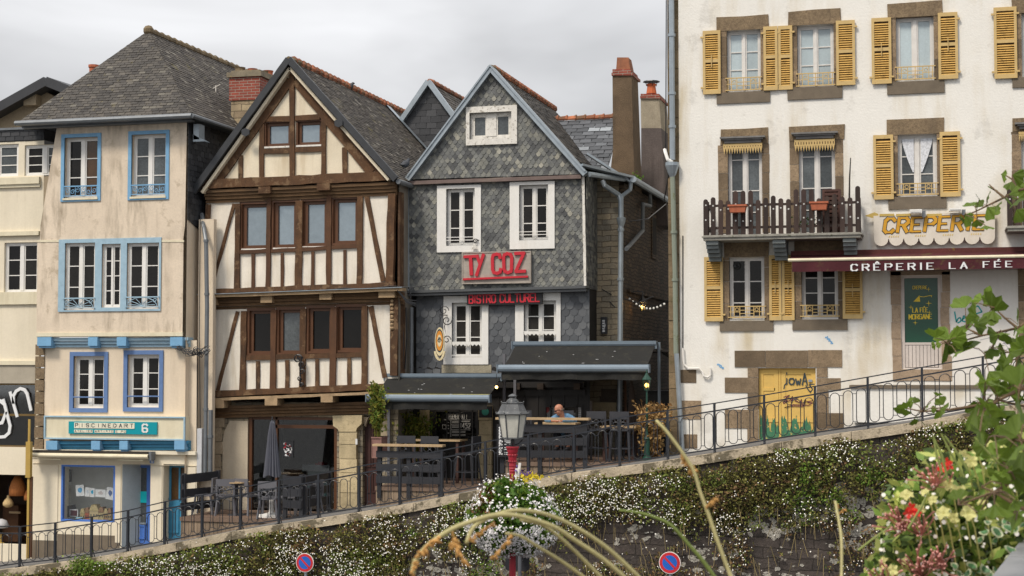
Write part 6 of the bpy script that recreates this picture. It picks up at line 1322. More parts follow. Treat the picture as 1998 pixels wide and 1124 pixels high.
c=ZP(15,772,385,Yc); m.tube([(c.x,Yc-.01,c.z+.1),(c.x,Yc-.01,c.z),(c.x-.12,Yc-.01,c.z-.05)],.008,4); m.build('chalk_lettering',ch_,f)
m=MB(); q=rc(15,880,345,972,720,FB-.1); z=q[2]-.5
while z<q[3]: m.box(q[0]+R.uniform(-.02,.02),q[1],FB-.12,FB,z,min(z+.33,q[3]),0,R.random()); z+=.34
m.build('stone_pillar',MT['carved_pale_stone'],h3)
m=MB(); q=rc(15,445,375,515,600,FB-.05); m.rb(q,FB-.06,FB); m.build('pale_post',mat('ochre_plaster',(.35,.27,.15),var=.2,sc=4),h3)
m=MB(); q=rc(11,955,232,1236,382,FY-.02); m.rb(q,FY-.03,FY); m.build('limestone_block',mat('rough_pale_block',(.42,.35,.22),var=.2,sc=4,bump=1,bsc=20),h3)
for a in ((1090,95,1240,170),(1075,170,1245,228),(1060,395,1240,440)): q=rc(11,*a,FY-.02); MB().rb(q,FY-.04,FY).build('stone_block',mat('dark_block',(.09,.075,.06),var=.3,sc=4,bump=1,bsc=20),h3)
o=thing('round_sign','small round green sign on a black square above the pale stone pillar','sign',tuple(ZP(15,925,420,FB-.15))); q=rc(15,880,345,975,430,FB-.15); MB().rb(q,FB-.17,FB-.13).build('board',MT['sign_black'],o); m=MB(); disc(m,(q[0]+q[1])/2,(q[2]+q[3])/2,.085,.085,FB-.178,FB-.171); m.build('disc',mat('sign_green',(.03,.2,.15),rough=.5),o)
# decks
def deck(nm,lb,xa,xb,ya,yb,ztop):
    o=thing(nm,lb,'deck',(xa,ya,ztop)); m=MB(); n=int((yb-ya)/.14)
    for i in range(n): y=ya+(yb-ya)*i/n; m.box(xa,xb,y,y+(yb-ya)/n-.008,ztop-.03,ztop,0,R.random())
    m.build('decking',mat('deck_boards',(.13,.085,.06),rough=.8,var=.2,sc=4,rnd=.2),o)
    m=MB(); zb_=min(zr(xa),zr(xb))-.2; n=int((xb-xa)/.1)
    for i in range(n): x=xa+(xb-xa)*i/n; m.box(x,x+(xb-xa)/n-.008,ya+.02,ya+.045,zb_,ztop-.035,0,R.random())
    m.box(xa,xa+.03,ya+.05,yb,zb_,ztop-.04); m.box(xb-.03,xb,ya+.05,yb,zb_,ztop-.04)
    m.build('skirt_boards',plinth,o); m=MB(); m.box(xa-.01,xb+.01,ya-.01,ya+.015,ztop-.09,ztop-.002); m.build('edge_board',mat('deck_edge',(.16,.11,.08),var=.2),o); return o
DYf=33.25
dk1=P(860,951,DYf).z; dk2=P(1100,902,DYf).z; dk0=P(420,1012,DYf).z
x1a,x1b=P(733,950,DYf).x,P(975,950,DYf).x; x2a,x2b=x1b+.02,P(1262,900,DYf).x
deck('terrace_deck','lower bistro deck with dark floor boards behind the first slatted barrier','x',x1a,0,0,0) if False else None
deck('terrace_deck','lower left bistro deck beside the dark red door, vertical skirt boards',x1a,x1b,DYf,36.2,dk1)
deck('terrace_deck','upper right bistro deck where the man sits, vertical skirt boards',x2a,x2b,DYf,36.2,dk2)
deck('terrace_deck','long low pale deck in front of the timber framed house',P(352,1020,DYf+.2).x,P(655,1008,DYf+.2).x,DYf+.2,35.5,dk0)
# slatted barriers
def barrier(lb,pts,z0,h,bds,posts,top=None,gp='slatted barriers'):
    o=thing('slatted_barrier',lb,'barrier',(pts[0][0],pts[0][1],z0),gp)
    for a,b in zip(pts,pts[1:]):
        A=Vector((a[0],a[1],0)); B=Vector((b[0],b[1],0))
        for u,v in bds:
            zm=(u+v)/2; o_=R.uniform(-.01,.01); MB().bar(A+Vector((0,0,z0+zm+o_)),B+Vector((0,0,z0+zm-o_)),.03,v-u,r=R.random()).build('slat',dgrey,o)
        for f in posts: p=A+(B-A)*f; MB().box(p.x-.045,p.x+.045,p.y+.02,p.y+.1,z0-.25,z0+h-.02,0,R.random()).build('post',dgrey,o)
        if top: d=(B-A).normalized()*.05; MB().bar(A-d+Vector((0,0,z0+h)),B+d+Vector((0,0,z0+h)),.24,.045).build('top_board',top,o)
    return o
s_=33.2/FPX*1.02
def hz(py0,py1,px,zd): return (P(px,py1,DYf-.05).z-zd,P(px,py0,DYf-.05).z-zd)
barrier('slatted dark barrier with pale wooden top in front of the lower left deck',[(P(734,920,DYf-.05).x,DYf-.05),(P(862,920,DYf-.05).x,DYf-.05)],dk1,P(800,869,DYf-.05).z-dk1,[hz(881,894,800,dk1),hz(906,920,800,dk1),hz(930,944,800,dk1)],(.04,.49,.97),lwood)
barrier('slatted dark barrier with pale wooden top in front of the seated man',[(P(974,860,DYf-.05).x,DYf-.05),(P(1146,860,DYf-.05).x,DYf-.05)],dk2,P(1060,817,DYf-.05).z-dk2,[hz(828,844,1060,dk2),hz(854,869,1060,dk2),hz(879,893,1060,dk2)],(.03,.46,.97),lwood)
zb0=dk0
barrier('slanted slatted dark barrier at the left end of the timber house deck',[(P(352,1020,33.5).x,33.5),(P(428,1020,34.9).x,34.9)],zb0,.98,[(.12,.3),(.42,.6),(.74,.94)],(.05,.93))
barrier('short slatted dark barrier around the corner right of the closed parasol',[(P(552,1000,33.5).x,33.5),(P(588,1000,33.5).x,33.5),(P(645,1000,35.0).x,35.0)],zb0,1.0,[(.25,.42),(.5,.67),(.76,.95)],(.06,.94))
# chairs
plg=mat('dark_grey_plastic',(.035,.036,.042),rough=.45,var=.1,sc=5); plg2=mat('mid_grey_plastic',(.12,.12,.135),rough=.45,var=.1)
def chair(sh,lb,mt,w=.44):
    o=thing('terrace_chair' if sh<.6 else 'bar_stool',lb,'chair' if sh<.6 else 'stool',(0,0,0),'chairs on the terraces')
    h=w/2; m=MB(); m.box(-h+.02,h-.02,-h+.02,h-.02,sh-.03,sh+.01); m.build('seat',mt,o)
    m=MB(); bh=.38; y=-h
    m.box(-h+.01,h-.01,y-.015,y+.015,sh+bh-.16,sh+bh)
    for s in (-1,1): m.bar((s*(h-.03),y+.01,sh),(s*(h-.025),y,sh+bh-.1),.04)
    for cx,cz,r in ((-.08,.1,.06),(.08,.1,.06),(0,.16,.045),(-.13,.18,.035),(.13,.18,.035),(0,.05,.04)): m.tube([(cx+r*math.cos(a),y,sh+cz+r*math.sin(a)) for a in [i*math.pi/5 for i in range(10)]],.011,4,closed=True)
    m.build('backrest',mt,o)
    for sx in (-1,1):
        for sy in (-1,1): MB().bar((sx*(h-.05),sy*(h-.05),sh-.02),(sx*(h+.0),sy*(h+.02),0),.035).build('leg',mt,o)
    if sh>.6: m=MB(); q=h-.02; z=.28; m.bar((-q,-q,z),(q,-q,z),.022); m.bar((-q,q,z),(q,q,z),.022); m.bar((-q,-q,z),(-q,q,z),.022); m.bar((q,-q,z),(q,q,z),.022); m.build('foot_rail',mt,o)
    return o
def at(px,py,Y,z): p=P(px,py,Y); return (p.x,p.y,z)
c0=chair(.45,'dark grey chair beside the slanted barrier at the left',plg2); c0.location=at(400,980,34.2,dk0); c0.rotation_euler=(0,0,rad(100))
for px,Y,rz,l in ((441,34.1,20,'grey chair left of the small terrace table, left of the parasol'),(484,34.3,-20,'grey chair just left of the closed parasol'),(526,33.7,10,'grey chair in front of the parasol pole'),(566,34.2,180,'grey chair behind the corner of the barrier'),(604,34.3,70,'grey chair at the right end of the timber house deck')): dup(c0,at(px,980,Y,dk0),rad(rz),l)
b0=chair(.68,'bar stool with pierced back at the left edge of the upper deck gap',plg); b0.location=at(1168,880,33.9,dk2)
for px,Y,rz,z,l in ((1214,33.8,-4,dk2,'bar stool with pierced back, right of the barrier end'),(1245,34.5,150,dk2,'bar stool turned away behind the brown table leg'),(1020,34.3,10,dk2,'bar stool behind the barrier left of the man'),(797,34.2,5,dk1,'left stool behind the lower deck barrier'),(846,34.1,-5,dk1,'middle stool behind the lower deck barrier'),(912,34.2,80,dk1,'stool standing open to view on the lower deck')): dup(b0,at(px,880,Y,z),rad(rz),l)
def table(lb,x0,x1,Y,z,h,d=.6,mt=None):
    o=thing('high_table' if h>.8 else 'terrace_table',lb,'table',((x0+x1)/2,Y,z),'terrace tables'); MB().box(x0,x1,Y-d/2,Y+d/2,z+h-.035,z+h).build('table_top',mt or lwood,o)
    for sx in (x0+.08,x1-.08): 
        for sy in (-d/2+.07,d/2-.07): MB().box(sx-.03,sx+.03,Y+sy-.03,Y+sy+.03,z,z+h-.035).build('leg',mat('brown_table_leg',(.07,.035,.028),rough=.6),o)
    return o
table('long high wooden table on the lower deck behind the stools',P(808,860,34.9).x,P(905,860,34.9).x,34.9,dk1,P(850,857,34.9).z-dk1)
table('high wooden table the man in the blue shirt leans on',P(1048,828,33.8).x,P(1128,828,33.8).x,33.8,dk2,P(1090,825,33.6).z-dk2,.5)
table('high brown table at the right end of the upper deck',P(1176,830,34.3).x,P(1246,830,34.3).x,34.3,dk2,P(1200,831,34.3).z-dk2)
for px,Y,l in ((462,34.2,'small terrace table between the two grey chairs'),(590,34.0,'small terrace table behind the corner barrier')):
    p=at(px,980,Y,dk0); o=thing('bistro_table',l,'table',p,'small tables on the timber house deck'); MB().lathe([(.0,.735),(.3,.73),(.3,.755),(0,.76)],p[0],p[1],16,z0=dk0).build('table_top',lwood if px<500 else plg2,o); MB().lathe([(.22,0),(.2,.02),(.03,.04),(.03,.73)],p[0],p[1],12,z0=dk0).build('pedestal',plg,o)
# closed parasol
p=at(530,980,34.0,dk0); o=thing('closed_parasol','closed dark grey parasol on the deck of the timber framed house','parasol',p)
zt=P(529,820,34).z; zc_=P(530,929,34).z; n=16; prof=[(0.015,zt),(.05,zt-.06),(.09,zt-.3),(.13,zt-.7),(.165,zc_+.2),(.19,zc_)]
m=MB(); vs=[]; 
for r,z in prof:
    for j in range(n*2): a=math.pi*j/n; q=r*(1.08 if j%2 else .78)*(1+.04*math.sin(3*a)); vs.append((p[0]+q*math.cos(a),p[1]+q*math.sin(a),z+(.03*math.sin(a*3) if r>.18 else 0)))
N2=n*2; m.add(vs,[(i*N2+j,i*N2+(j+1)%N2,(i+1)*N2+(j+1)%N2,(i+1)*N2+j) for i in range(len(prof)-1) for j in range(N2)]+[[ (len(prof)-1)*N2+j for j in range(N2)]]); m.build('canopy',mat('slate_grey_canvas',(.10,.105,.13),rough=.8,var=.15,sc=4),o)
MB().lathe([(.02,dk0-p[2]),(.02,zc_-p[2]+.3)],p[0],p[1],8,z0=p[2]).build('pole',blk,o); MB().lathe([(.3,0),(.3,.05),(.1,.09),(.06,.11),(.045,.42),(.03,.43)],p[0],p[1],16,z0=dk0).build('base',white,o)
MB().lathe([(.005,.1),(.02,.02),(.02,0)],p[0],p[1],8,z0=zt).build('finial',blk,o)
# awnings
def awning(lb,hx0,hx1,hy,fx0,fx1,fy,vy,Yh,Yf,moss):
    a=P(hx0,hy,Yh); b=P(hx1,hy,Yh); o=thing('terrace_awning',lb,'awning',(a.x,Yh,a.z),'charcoal awnings of the bistro'); f=P((fx0+fx1)/2,fy,Yf)
    x0,x1=a.x,b.x; m=MB(); m.box(x0,x1,Yh-.16,Yh+.02,a.z-.1,a.z+.0); m.box(x0+.01,x1-.01,Yh-.19,Yh+.02,a.z+.0,a.z+.075); m.box(x0-.02,x0,Yh-.2,Yh+.03,a.z-.1,a.z+.08); m.build('cassette',agrey,o)
    A=Vector((0,Yh-.16,a.z-.03)); F=Vector((0,Yf,f.z+.02)); n=8; m=MB()
    for i in range(n):
        t0,t1=i/n,(i+1)/n; s0=-.05*math.sin(math.pi*t0); s1=-.05*math.sin(math.pi*t1); p,q=A.lerp(F,t0),A.lerp(F,t1)
        for k in range(10):
            u=x0+.05+(x1-x0-.1)*k/10; v=x0+.05+(x1-x0-.1)*(k+1)/10; m.quad((u,p.y,p.z+s0),(u,q.y,q.z+s1),(v,q.y,q.z+s1),(v,p.y,p.z+s0),1 if (moss and i==6) else 0)
    fb=m.build('fabric',[blackc,mossy],o)
    m=MB()
    for i in range(9): t=R.uniform(.1,.9); p=A.lerp(F,t); x=R.uniform(x0+.3,x1-.3); z=p.z-.05*math.sin(math.pi*t); m.box(x,x+R.uniform(.02,.06),p.y-.01,p.y+.02,z+.0,z+.006)
    m.build('bird_droppings',pap,fb)
    MB().tube([(x0-.03,Yf,f.z),(x1+.02,Yf,f.z)],.085,12).box(x0-.05,x0-.03,Yf-.09,Yf+.09,f.z-.09,f.z+.09).box(x1+.02,x1+.04,Yf-.09,Yf+.09,f.z-.09,f.z+.09).build('front_bar',agrey,o,smooth=False)
    v=P((fx0+fx1)/2,vy,Yf).z; m=MB(); n=50
    for i in range(n):
        u=x0+.04+(x1-x0-.08)*i/n; w=x0+.04+(x1-x0-.08)*(i+1)/n; fa=lambda s:.02*math.sin(s*5)+.012*math.sin(s*13); m.quad((u,Yf-.0+fa(u),v+.01*math.sin(u*7)),(w,Yf+fa(w),v+.01*math.sin(w*7)),(w,Yf,f.z-.05),(u,Yf,f.z-.05))
    m.build('valance',blackc,o)
    m=MB()
    for x in (x0+.4,x1-.4): mid=Vector((x+.5 if x<(x0+x1)/2 else x-.5,(Yh+Yf)/2,(a.z+f.z)/2-.2)); m.bar((x,Yh-.1,a.z-.16),mid,.04); m.bar(mid,(x,Yf+.05,f.z-.05),.04)
    m.build('folding_arm',agrey,o); return o,x0,x1,a.z
aw1=awning('smaller lower charcoal awning with a yellow moss stripe, left',756,983,735,718,949,777,799,35.6,34.35,True)
aw2=awning('larger upper charcoal awning over the seated man, right',1004,1284,673,974,1258,719,741,35.3,34.05,False)
m=MB()
o=thing('support_frame','thin grey metal posts and beams carrying the larger awning','frame',(aw2[2],35.3,dk2))
for px,y0,y1,Y,z in ((1286,672,0,35.3,dk2),(1005,742,0,35.4,dk2),(984,742,0,35.7,dk1),(759,797,0,35.6,dk1)):
    x=P(px,y0,Y).x; MB().box(x-.03,x+.03,Y-.03,Y+.03,z,P(px,y0,Y).z+(.05 if px==1286 else .6)).build('post',agrey if px==1286 else plg2,o)
for X in (aw2[2]-.05,): MB().bar((X,35.3,aw2[3]-.05),(X,37,aw2[3]-.25),.06).build('beam',blk,o)
m=MB(); m.box(aw2[1]+.3,aw2[2]+.9,35.5,38.5,aw2[3]-.16,aw2[3]-.12); m.build('dark_roof_sheet',bblack,o)
# planters, bamboo, dry bush
gl=mat('bamboo_leaf',(.20,.20,.03),rough=.7,rnd=.5,trans=.35); gl2=mat('bamboo_leaf_green',(.10,.16,.02),rough=.7,rnd=.5,trans=.35)
def bamboo(lb,px,py0,py1,Y,wd,n,z,canes,mats,down=.0):
    c=P(px,(py0+py1)/2,Y); t=P(px,py0,Y).z; b=P(px,py1,Y).z; o=thing('bamboo' if 'bamboo' in lb else 'dry_bush',lb,'plant',(c.x,Y,z)); m=MB(); L=[]
    for i in range(canes):
        x=c.x+R.uniform(-.1,.1); y=Y+R.uniform(-.1,.1); h=t-R.uniform(0,.5)*(t-z)*.6; tx=c.x+R.gauss(0,wd*.6); ty=y+R.gauss(0,.15); pts=[Vector((x+(tx-x)*f**1.5,y+(ty-y)*f,z+(h-z)*f)) for f in (0,.35,.7,1)]; m.tube(pts,[.009,.008,.006,.003],4); L.append(pts)
    m.build('canes',mats[2],o)
    m=MB()
    def pos(i):
        a=R.choice(L); f=R.uniform(.25,1)*3; k=min(2,int(f)); q=a[k].lerp(a[k+1],f-k); return q+Vector((R.gauss(0,wd*.28),R.gauss(0,.1),R.gauss(0,.05)-down))
    leaves(m,n,pos,.10,ms=[0,0,1],up=-.5); m.build('leaves',mats[:2],o)
bamboo('yellow-green bamboo in a pinkish pot beside the dark red door',737,745,852,34.3,.14,1100,P(741,858,34.3).z,16,(gl,gl2,gl))
bamboo('second shaded bamboo clump under the lower awning',810,800,850,35.8,.5,900,dk1+.4,26,(gl,gl2,gl))
dry=mat('dry_leaf',(.36,.23,.09),rough=.8,rnd=.45,trans=.25); dry2=mat('dry_leaf_dark',(.22,.12,.04),rough=.8,rnd=.4,trans=.2)
bamboo('dry_bush with hanging straw-coloured leaves behind the green lamp post'.replace('dry_bush with','bushy plant with'),1274,778,880,34.0,.27,1900,dk2-.1+.05,34,(dry,dry2,dry2),.06)
def pot(lb,px,y0,y1,Y,w,mt):
    q=rc(0,px-w/2,y0,px+w/2,y1,Y); o=thing('plant_pot',lb,'pot',((q[0]+q[1])/2,Y,q[2])); r=(q[1]-q[0])/2; MB().lathe([(r*.8,0),(r,(q[3]-q[2])),(r*1.06,(q[3]-q[2])),(r*1.06,(q[3]-q[2])-.04),(r*.9,(q[3]-q[2])-.02)],(q[0]+q[1])/2,Y,14,z0=q[2]).build('pot',mt,o); MB().lathe([(r*.88,0),(.001,.01)],(q[0]+q[1])/2,Y,14,z0=q[3]-.05).build('soil',MT['soil'],o)
q=rc(0,731,852,750,893,34.3); o=thing('square_planter','square dusty pink planter holding the bamboo by the dark red door','planter',((q[0]+q[1])/2,34.3,q[2])); MB().frame(q,.02,34.1,34.5).rb((q[0]+.02,q[1]-.02,q[2]+.02,q[3]-.03),34.11,34.49).build('box',mat('dusty_pink',(.24,.13,.11),var=.15),o); MB().box(q[0]-.01,q[1]+.01,34.09,34.51,q[3]-.03,q[3]).build('rim',MT['dusty_pink'],o)
pot('left grey pot of the straw-coloured bush',1265,876,903,33.9,14,plg2); pot('right darker pot of the straw-coloured bush',1284,876,903,34.0,12,plg)
# menu board
q=rc(11,48,450,190,775,DYf-.12); o=thing('menu_board','tall black menu board with white handwriting at the left end of the upper barrier','board',((q[0]+q[1])/2,DYf-.12,q[2])); MB().rb(q,DYf-.13,DYf-.1).build('panel',MT['sign_black'],o)
m=MB()
for i in range(9): z=q[3]-.06-i*(q[3]-q[2]-.1)/9; m.beam((q[0]+.05,z),(q[0]+.05+R.uniform(.05,.08),z-.05),.03,DYf-.134,DYf-.13); m.beam((q[0]+.05,z-.05),(q[0]+.11,z-.03),.02,DYf-.134,DYf-.13)
for i in range(12): z=q[3]-.25-i*.035; m.box(q[0]+.17,q[0]+.17+R.uniform(.08,.2),DYf-.134,DYf-.13,z,z+.012)
m.build('handwriting',pap,o)
# alley clutter
o=thing('leaning_plank','reddish brown plank leaning upright in the alley beside the grey downpipe','plank',tuple(P(1222,850,36.4))); a=P(1221,842,36.4); b=P(1220,744,36.8); MB().bar(a-Vector((0,0,.5)),b,.05,.08).build('plank',woodr,o)
o=thing('folded_black_parasol','folded black parasol standing at the alley mouth','parasol',tuple(P(1232,890,35.6))); a=P(1236,845,35.6); b=P(1232,740,35.6); MB().tube([a,a.lerp(b,.3),a.lerp(b,.8),b],[.1,.12,.06,.02],8).build('canopy',mat('brown_black_canvas',(.04,.028,.022)),o); MB().tube([a-Vector((0,0,.6)),a],.02,6).build('pole',blk,o)
o=thing('black_bin','tall black covered bin stack at the end of the alley','bin',tuple(P(1290,880,38))); q=rc(0,1266,760,1306,880,38); MB().rb((q[0],q[1],q[2]-.4,q[3]-.1),38,38.8).build('body',mat('black_plastic',(.015,.015,.017),rough=.3),o); m=MB(); m.box(q[0]-.03,q[1]+.03,37.95,38.85,q[3]-.1,q[3]-.03); m.build('lid',plg,o)
# lamps
warm=mat('lit_warm_bulb',(1,.62,.2),emis=5)
def lantern(o,x,y,z,h,r,mt,lit=True):
    for i in range(4): a=i*math.pi/2+.4; MB().bar((x+r*.6*math.cos(a),y+r*.6*math.sin(a),z),(x+r*math.cos(a),y+r*math.sin(a),z+h),.012).build('cage_bar',mt,o)
    MB().lathe([(r*.62,-.02),(r*.62,.0)],x,y,8,z0=z).build('bottom_ring',mt,o); MB().lathe([(r*1.2,0),(r*1.15,.02),(r*.5,.1),(r*.2,.15),(r*.25,.17),(.005,.22)],x,y,8,z0=z+h).build('cap',mt,o)
    MB().ball((x,y,z+h*.45),h*.22,8).build('bulb',warm,o); MB().lathe([(r*.55,.01),(r*.93,h-.005)],x,y,8,z0=z,caps=False).build('glazing',glass('lamp_glass',.1,(.95,.85,.6)),o)
grn=mat('dark_green_iron',(.012,.05,.035),rough=.4)
c=P(1262,760,33.7); gz=zr(c.x); o=thing('green_lamp_post','slim dark green lamp post with a lit lantern at the right end of the deck','lamp post',(c.x,33.7,gz))
MB().lathe([(.1,0),(.1,.05),(.065,.08),(.06,.42),(.075,.45),(.04,.52),(.022,.6),(.02,c.z-gz)],c.x,33.7,10,z0=gz).build('pole',grn,o); lantern(o,c.x,33.7,c.z,.2,.085,grn)
pl=bpy.data.lights.new('lantern_light','POINT'); pl.energy=4; pl.color=(1,.6,.25); pl.shadow_soft_size=.05; q=bpy.data.objects.new('lantern_light',pl); COL.objects.link(q); q.location=(c.x,33.7,c.z+.09)
a=PX(1254,600,xs_+.3); o=thing('wall_lantern','lit black wall lantern on the dark alley wall','lamp',tuple(a)); m=MB(); m.bar((xs_,a.y,a.z+.38),(a.x,a.y,a.z+.38),.02); m.bar((a.x,a.y,a.z+.3),(a.x,a.y,a.z+.38),.02); m.build('arm',blk,o); lantern(o,a.x,a.y,a.z-.08,.2,.1,blk)
pl=bpy.data.lights.new('wall_lantern_light','POINT'); pl.energy=5; pl.color=(1,.6,.25); pl.shadow_soft_size=.05; q=bpy.data.objects.new('wall_lantern_light',pl); COL.objects.link(q); q.location=(a.x,a.y,a.z+.03)
o=thing('string_lights','string of small white festoon bulbs crossing the alley','lights',tuple(P(1225,575,37.4))); A=P(1222,574,37.3); B=P(1303,586,36.4); pts=[A.lerp(B,i/12)-Vector((0,0,.22*math.sin(math.pi*i/12))) for i in range(13)]; MB().tube(pts,.008,4).build('cable',blk,o)
for i in range(1,12): MB().ball(pts[i]-Vector((0,0,.04)),.028,6).build('bulb',mat('unlit_bulb',(.7,.7,.66),rough=.3),o)
o=thing('hanging_bulb','single small lit bulb under the gap between the two awnings','bulb',tuple(P(968.8,755.5,35))); p=P(968.8,755.5,35); MB().ball(p,.035,8).build('globe',warm,o); MB().bar(p+Vector((0,0,.03)),p+Vector((0,0,.3)),.01).build('cord',blk,o)
# ================================================================ the seated man
hd=P(1090.5,799.5,33.9); zt_=P(1090,825,33.6).z; sz=P(1090,815,34.0).z
man=thing('person','bald man in a blue denim shirt leaning on the high table, looking down left','person',(hd.x+.05,34.2,dk2))
X0=hd.x+.06
def remesh(o,v=.009,it=3):
    r=o.modifiers.new('remesh','REMESH'); r.mode='VOXEL'; r.voxel_size=v; r.use_smooth_shade=True; s=o.modifiers.new('smooth','SMOOTH'); s.iterations=it; s.factor=.5
skin=mat('skin',(.42,.19,.12),rough=.5,var=.08,sc=8); den=mat('denim_shirt',(.09,.19,.31),rough=.85,var=.25,sc=9,streak=.4,scol=(.25,.42,.6),ssc=(8,8,8))
def V3(x,y,z): return Vector((x,y,z))
m=MB(); H=hd
fwd=V3(-.72,-.55,-.42).normalized(); sd_=fwd.cross(V3(0,0,1)).normalized(); up=sd_.cross(fwd).normalized()
def HP(a,b,c): return H+fwd*a+sd_*b+up*c
def ell(m,c,ra,rb,rc_,n=14):
    k=8; vs=[];fs=[]
    for i in range(k+1):
        a=math.pi*i/k
        for j in range(n): b=2*math.pi*j/n; vs.append(c+fwd*ra*math.sin(a)*math.cos(b)+sd_*rb*math.sin(a)*math.sin(b)-up*rc_*math.cos(a)*(1 if True else 0))
    for i in range(k):
        for j in range(n): fs.append((i*n+j,i*n+(j+1)%n,(i+1)*n+(j+1)%n,(i+1)*n+j))
    m.add(vs,fs)
ell(m,HP(-.01,0,.03),.098,.076,.088); ell(m,HP(.025,0,-.04),.066,.06,.075); ell(m,HP(.055,0,-.085),.03,.032,.025); m.tube([HP(.085,0,.015),HP(.112,0,-.02),HP(.09,0,-.03)],[.008,.014,.01],6)
for s in (-1,1): ell(m,HP(-.005,s*.077,-.005),.016,.01,.03); ell(m,HP(.082,s*.03,.028),.012,.022,.008); ell(m,HP(.06,s*.04,-.03),.02,.018,.02)
ell(m,HP(.085,0,-.058),.01,.024,.007)
neck=V3(X0-.01,33.97,sz+.05); m.tube([HP(-.03,0,-.04),(HP(-.03,0,-.09)+neck)/2,neck,V3(X0,34.05,sz-.05)],[.05,.055,.06,.09],10)
m.tube([V3(X0,34.05,sz+.01),V3(X0,34.13,sz-.2),V3(X0,34.22,sz-.42),V3(X0,34.3,sz-.58)],[.14,.15,.14,.15],12)
m.tube([V3(X0-.18,34.02,sz-.02),V3(X0,34.03,sz+.0),V3(X0+.19,34.05,sz-.02)],[.06,.085,.06],10)
arms={-1:[V3(X0-.2,34.02,sz-.03),V3(X0-.27,33.92,sz-.1),V3(X0-.3,33.8,zt_+.05),V3(X0-.2,33.66,zt_+.045),V3(X0-.08,33.62,zt_+.04)],1:[V3(X0+.21,34.05,sz-.03),V3(X0+.27,33.95,sz-.1),V3(X0+.25,33.8,zt_+.05),V3(X0+.12,33.7,zt_+.05),V3(X0-.02,33.68,zt_+.05)]}
for s,a in arms.items():
    m.tube(a,[.058,.05,.044,.036,.028],8); w=a[-1]; d=(a[-1]-a[-2]).normalized(); nrm=d.cross(V3(0,0,1)).normalized()
    m.tube([w,w+d*.05,w+d*.085],[.026,.034,.03],8)
    for k in range(4):
        b=w+d*.08+nrm*(k-1.5)*.017; m.tube([b,b+d*.035,b+d*.06-V3(0,0,.01),b+d*(.075-.004*abs(k-1.3))-V3(0,0,.02)],[.0095,.009,.008,.006],6)
    b=w+d*.03+nrm*s*.03; m.tube([b,b+d*.03+nrm*s*.025,b+d*.055+nrm*s*.03],[.011,.01,.008],6)
for s in (-1,1):
    hp=V3(X0+s*.1,34.3,sz-.62); kn=V3(X0+s*.14,33.92,dk2+.62); an=V3(X0+s*.12,34.0,dk2+.3); m.tube([hp,(hp+kn)/2,kn,(kn+an)/2,an],[.09,.08,.06,.055,.04],10); m.tube([an,an+V3(0,-.06,-.05),an+V3(0,-.18,-.06)],[.045,.045,.035],8)
b=m.build('body',skin,man); remesh(b,.0085)
m=MB(); m.tube([V3(X0,34.02,sz+.055),V3(X0,34.06,sz-.0),V3(X0,34.13,sz-.2),V3(X0,34.22,sz-.42),V3(X0,34.28,sz-.52)],[.085,.155,.168,.162,.168],14); m.tube([V3(X0-.2,34.02,sz-.02),V3(X0-.1,34.02,sz+.02),V3(X0+.1,34.04,sz+.02),V3(X0+.2,34.05,sz-.02)],[.068,.078,.078,.068],10)
for s,a in arms.items(): m.tube([a[0],a[1],a[2],a[3],a[3].lerp(a[4],.35)],[.074,.066,.06,.052,.045],10)
m.tube([neck+V3(-.03,-.05,.0),neck+V3(0,.02,.035),neck+V3(.04,-.03,.0)],[.02,.03,.02],6)
b=m.build('shirt',den,man); remesh(b,.012,2)
m=MB()
for s in (-1,1):
    hp=V3(X0+s*.1,34.3,sz-.6); kn=V3(X0+s*.14,33.92,dk2+.62); an=V3(X0+s*.12,34.0,dk2+.34); m.tube([hp,(hp+kn)/2,kn,(kn+an)/2,an],[.105,.093,.072,.065,.055],10)
m.tube([V3(X0-.08,34.3,sz-.58),V3(X0+.08,34.3,sz-.58)],.12,10); b=m.build('trousers',mat('dark_trousers',(.02,.022,.03)),man); remesh(b,.012,2)
for s in (-1,1): an=V3(X0+s*.12,34.0,dk2+.3); m=MB(); m.tube([an+V3(0,.03,.01),an+V3(0,-.02,-.05),an+V3(0,-.1,-.06),an+V3(0,-.21,-.065)],[.055,.058,.052,.035],10); b=m.build('shoe',plg,man); remesh(b,.012,2)
m=MB()
for s in (-1,1): ell(m,HP(-.04,s*.068,-.02),.045,.012,.022)
ell(m,HP(-.098,0,-.03),.014,.055,.03); b=m.build('hair',mat('grey_hair',(.13,.1,.08),var=.2,sc=40),man); remesh(b,.007,1)
m=MB()
for s in (-1,1): m.tube([HP(.1,s*.032+.022*math.cos(a),.01+.017*math.sin(a)) for a in [i*math.pi/5 for i in range(10)]],.0035,4,closed=True); m.bar(HP(.098,s*.055,.012),HP(.0,s*.082,.01),.005)
m.bar(HP(.105,-.01,.012),HP(.105,.01,.012),.005); gls=m.build('glasses',blk,man); m=MB()
for s in (-1,1): m.add([HP(.1,s*.032+.02*math.cos(a),.01+.015*math.sin(a)) for a in [i*math.pi/5 for i in range(10)]],[list(range(10))])
m.build('lenses',gdark,gls)
o=thing('bar_stool','bar stool under the seated man','stool',(X0,34.32,dk2)); bpy.data.objects.remove(o); s_=dup(b0,(X0,34.36,dk2),0,'bar stool the man in the denim shirt sits on'); 
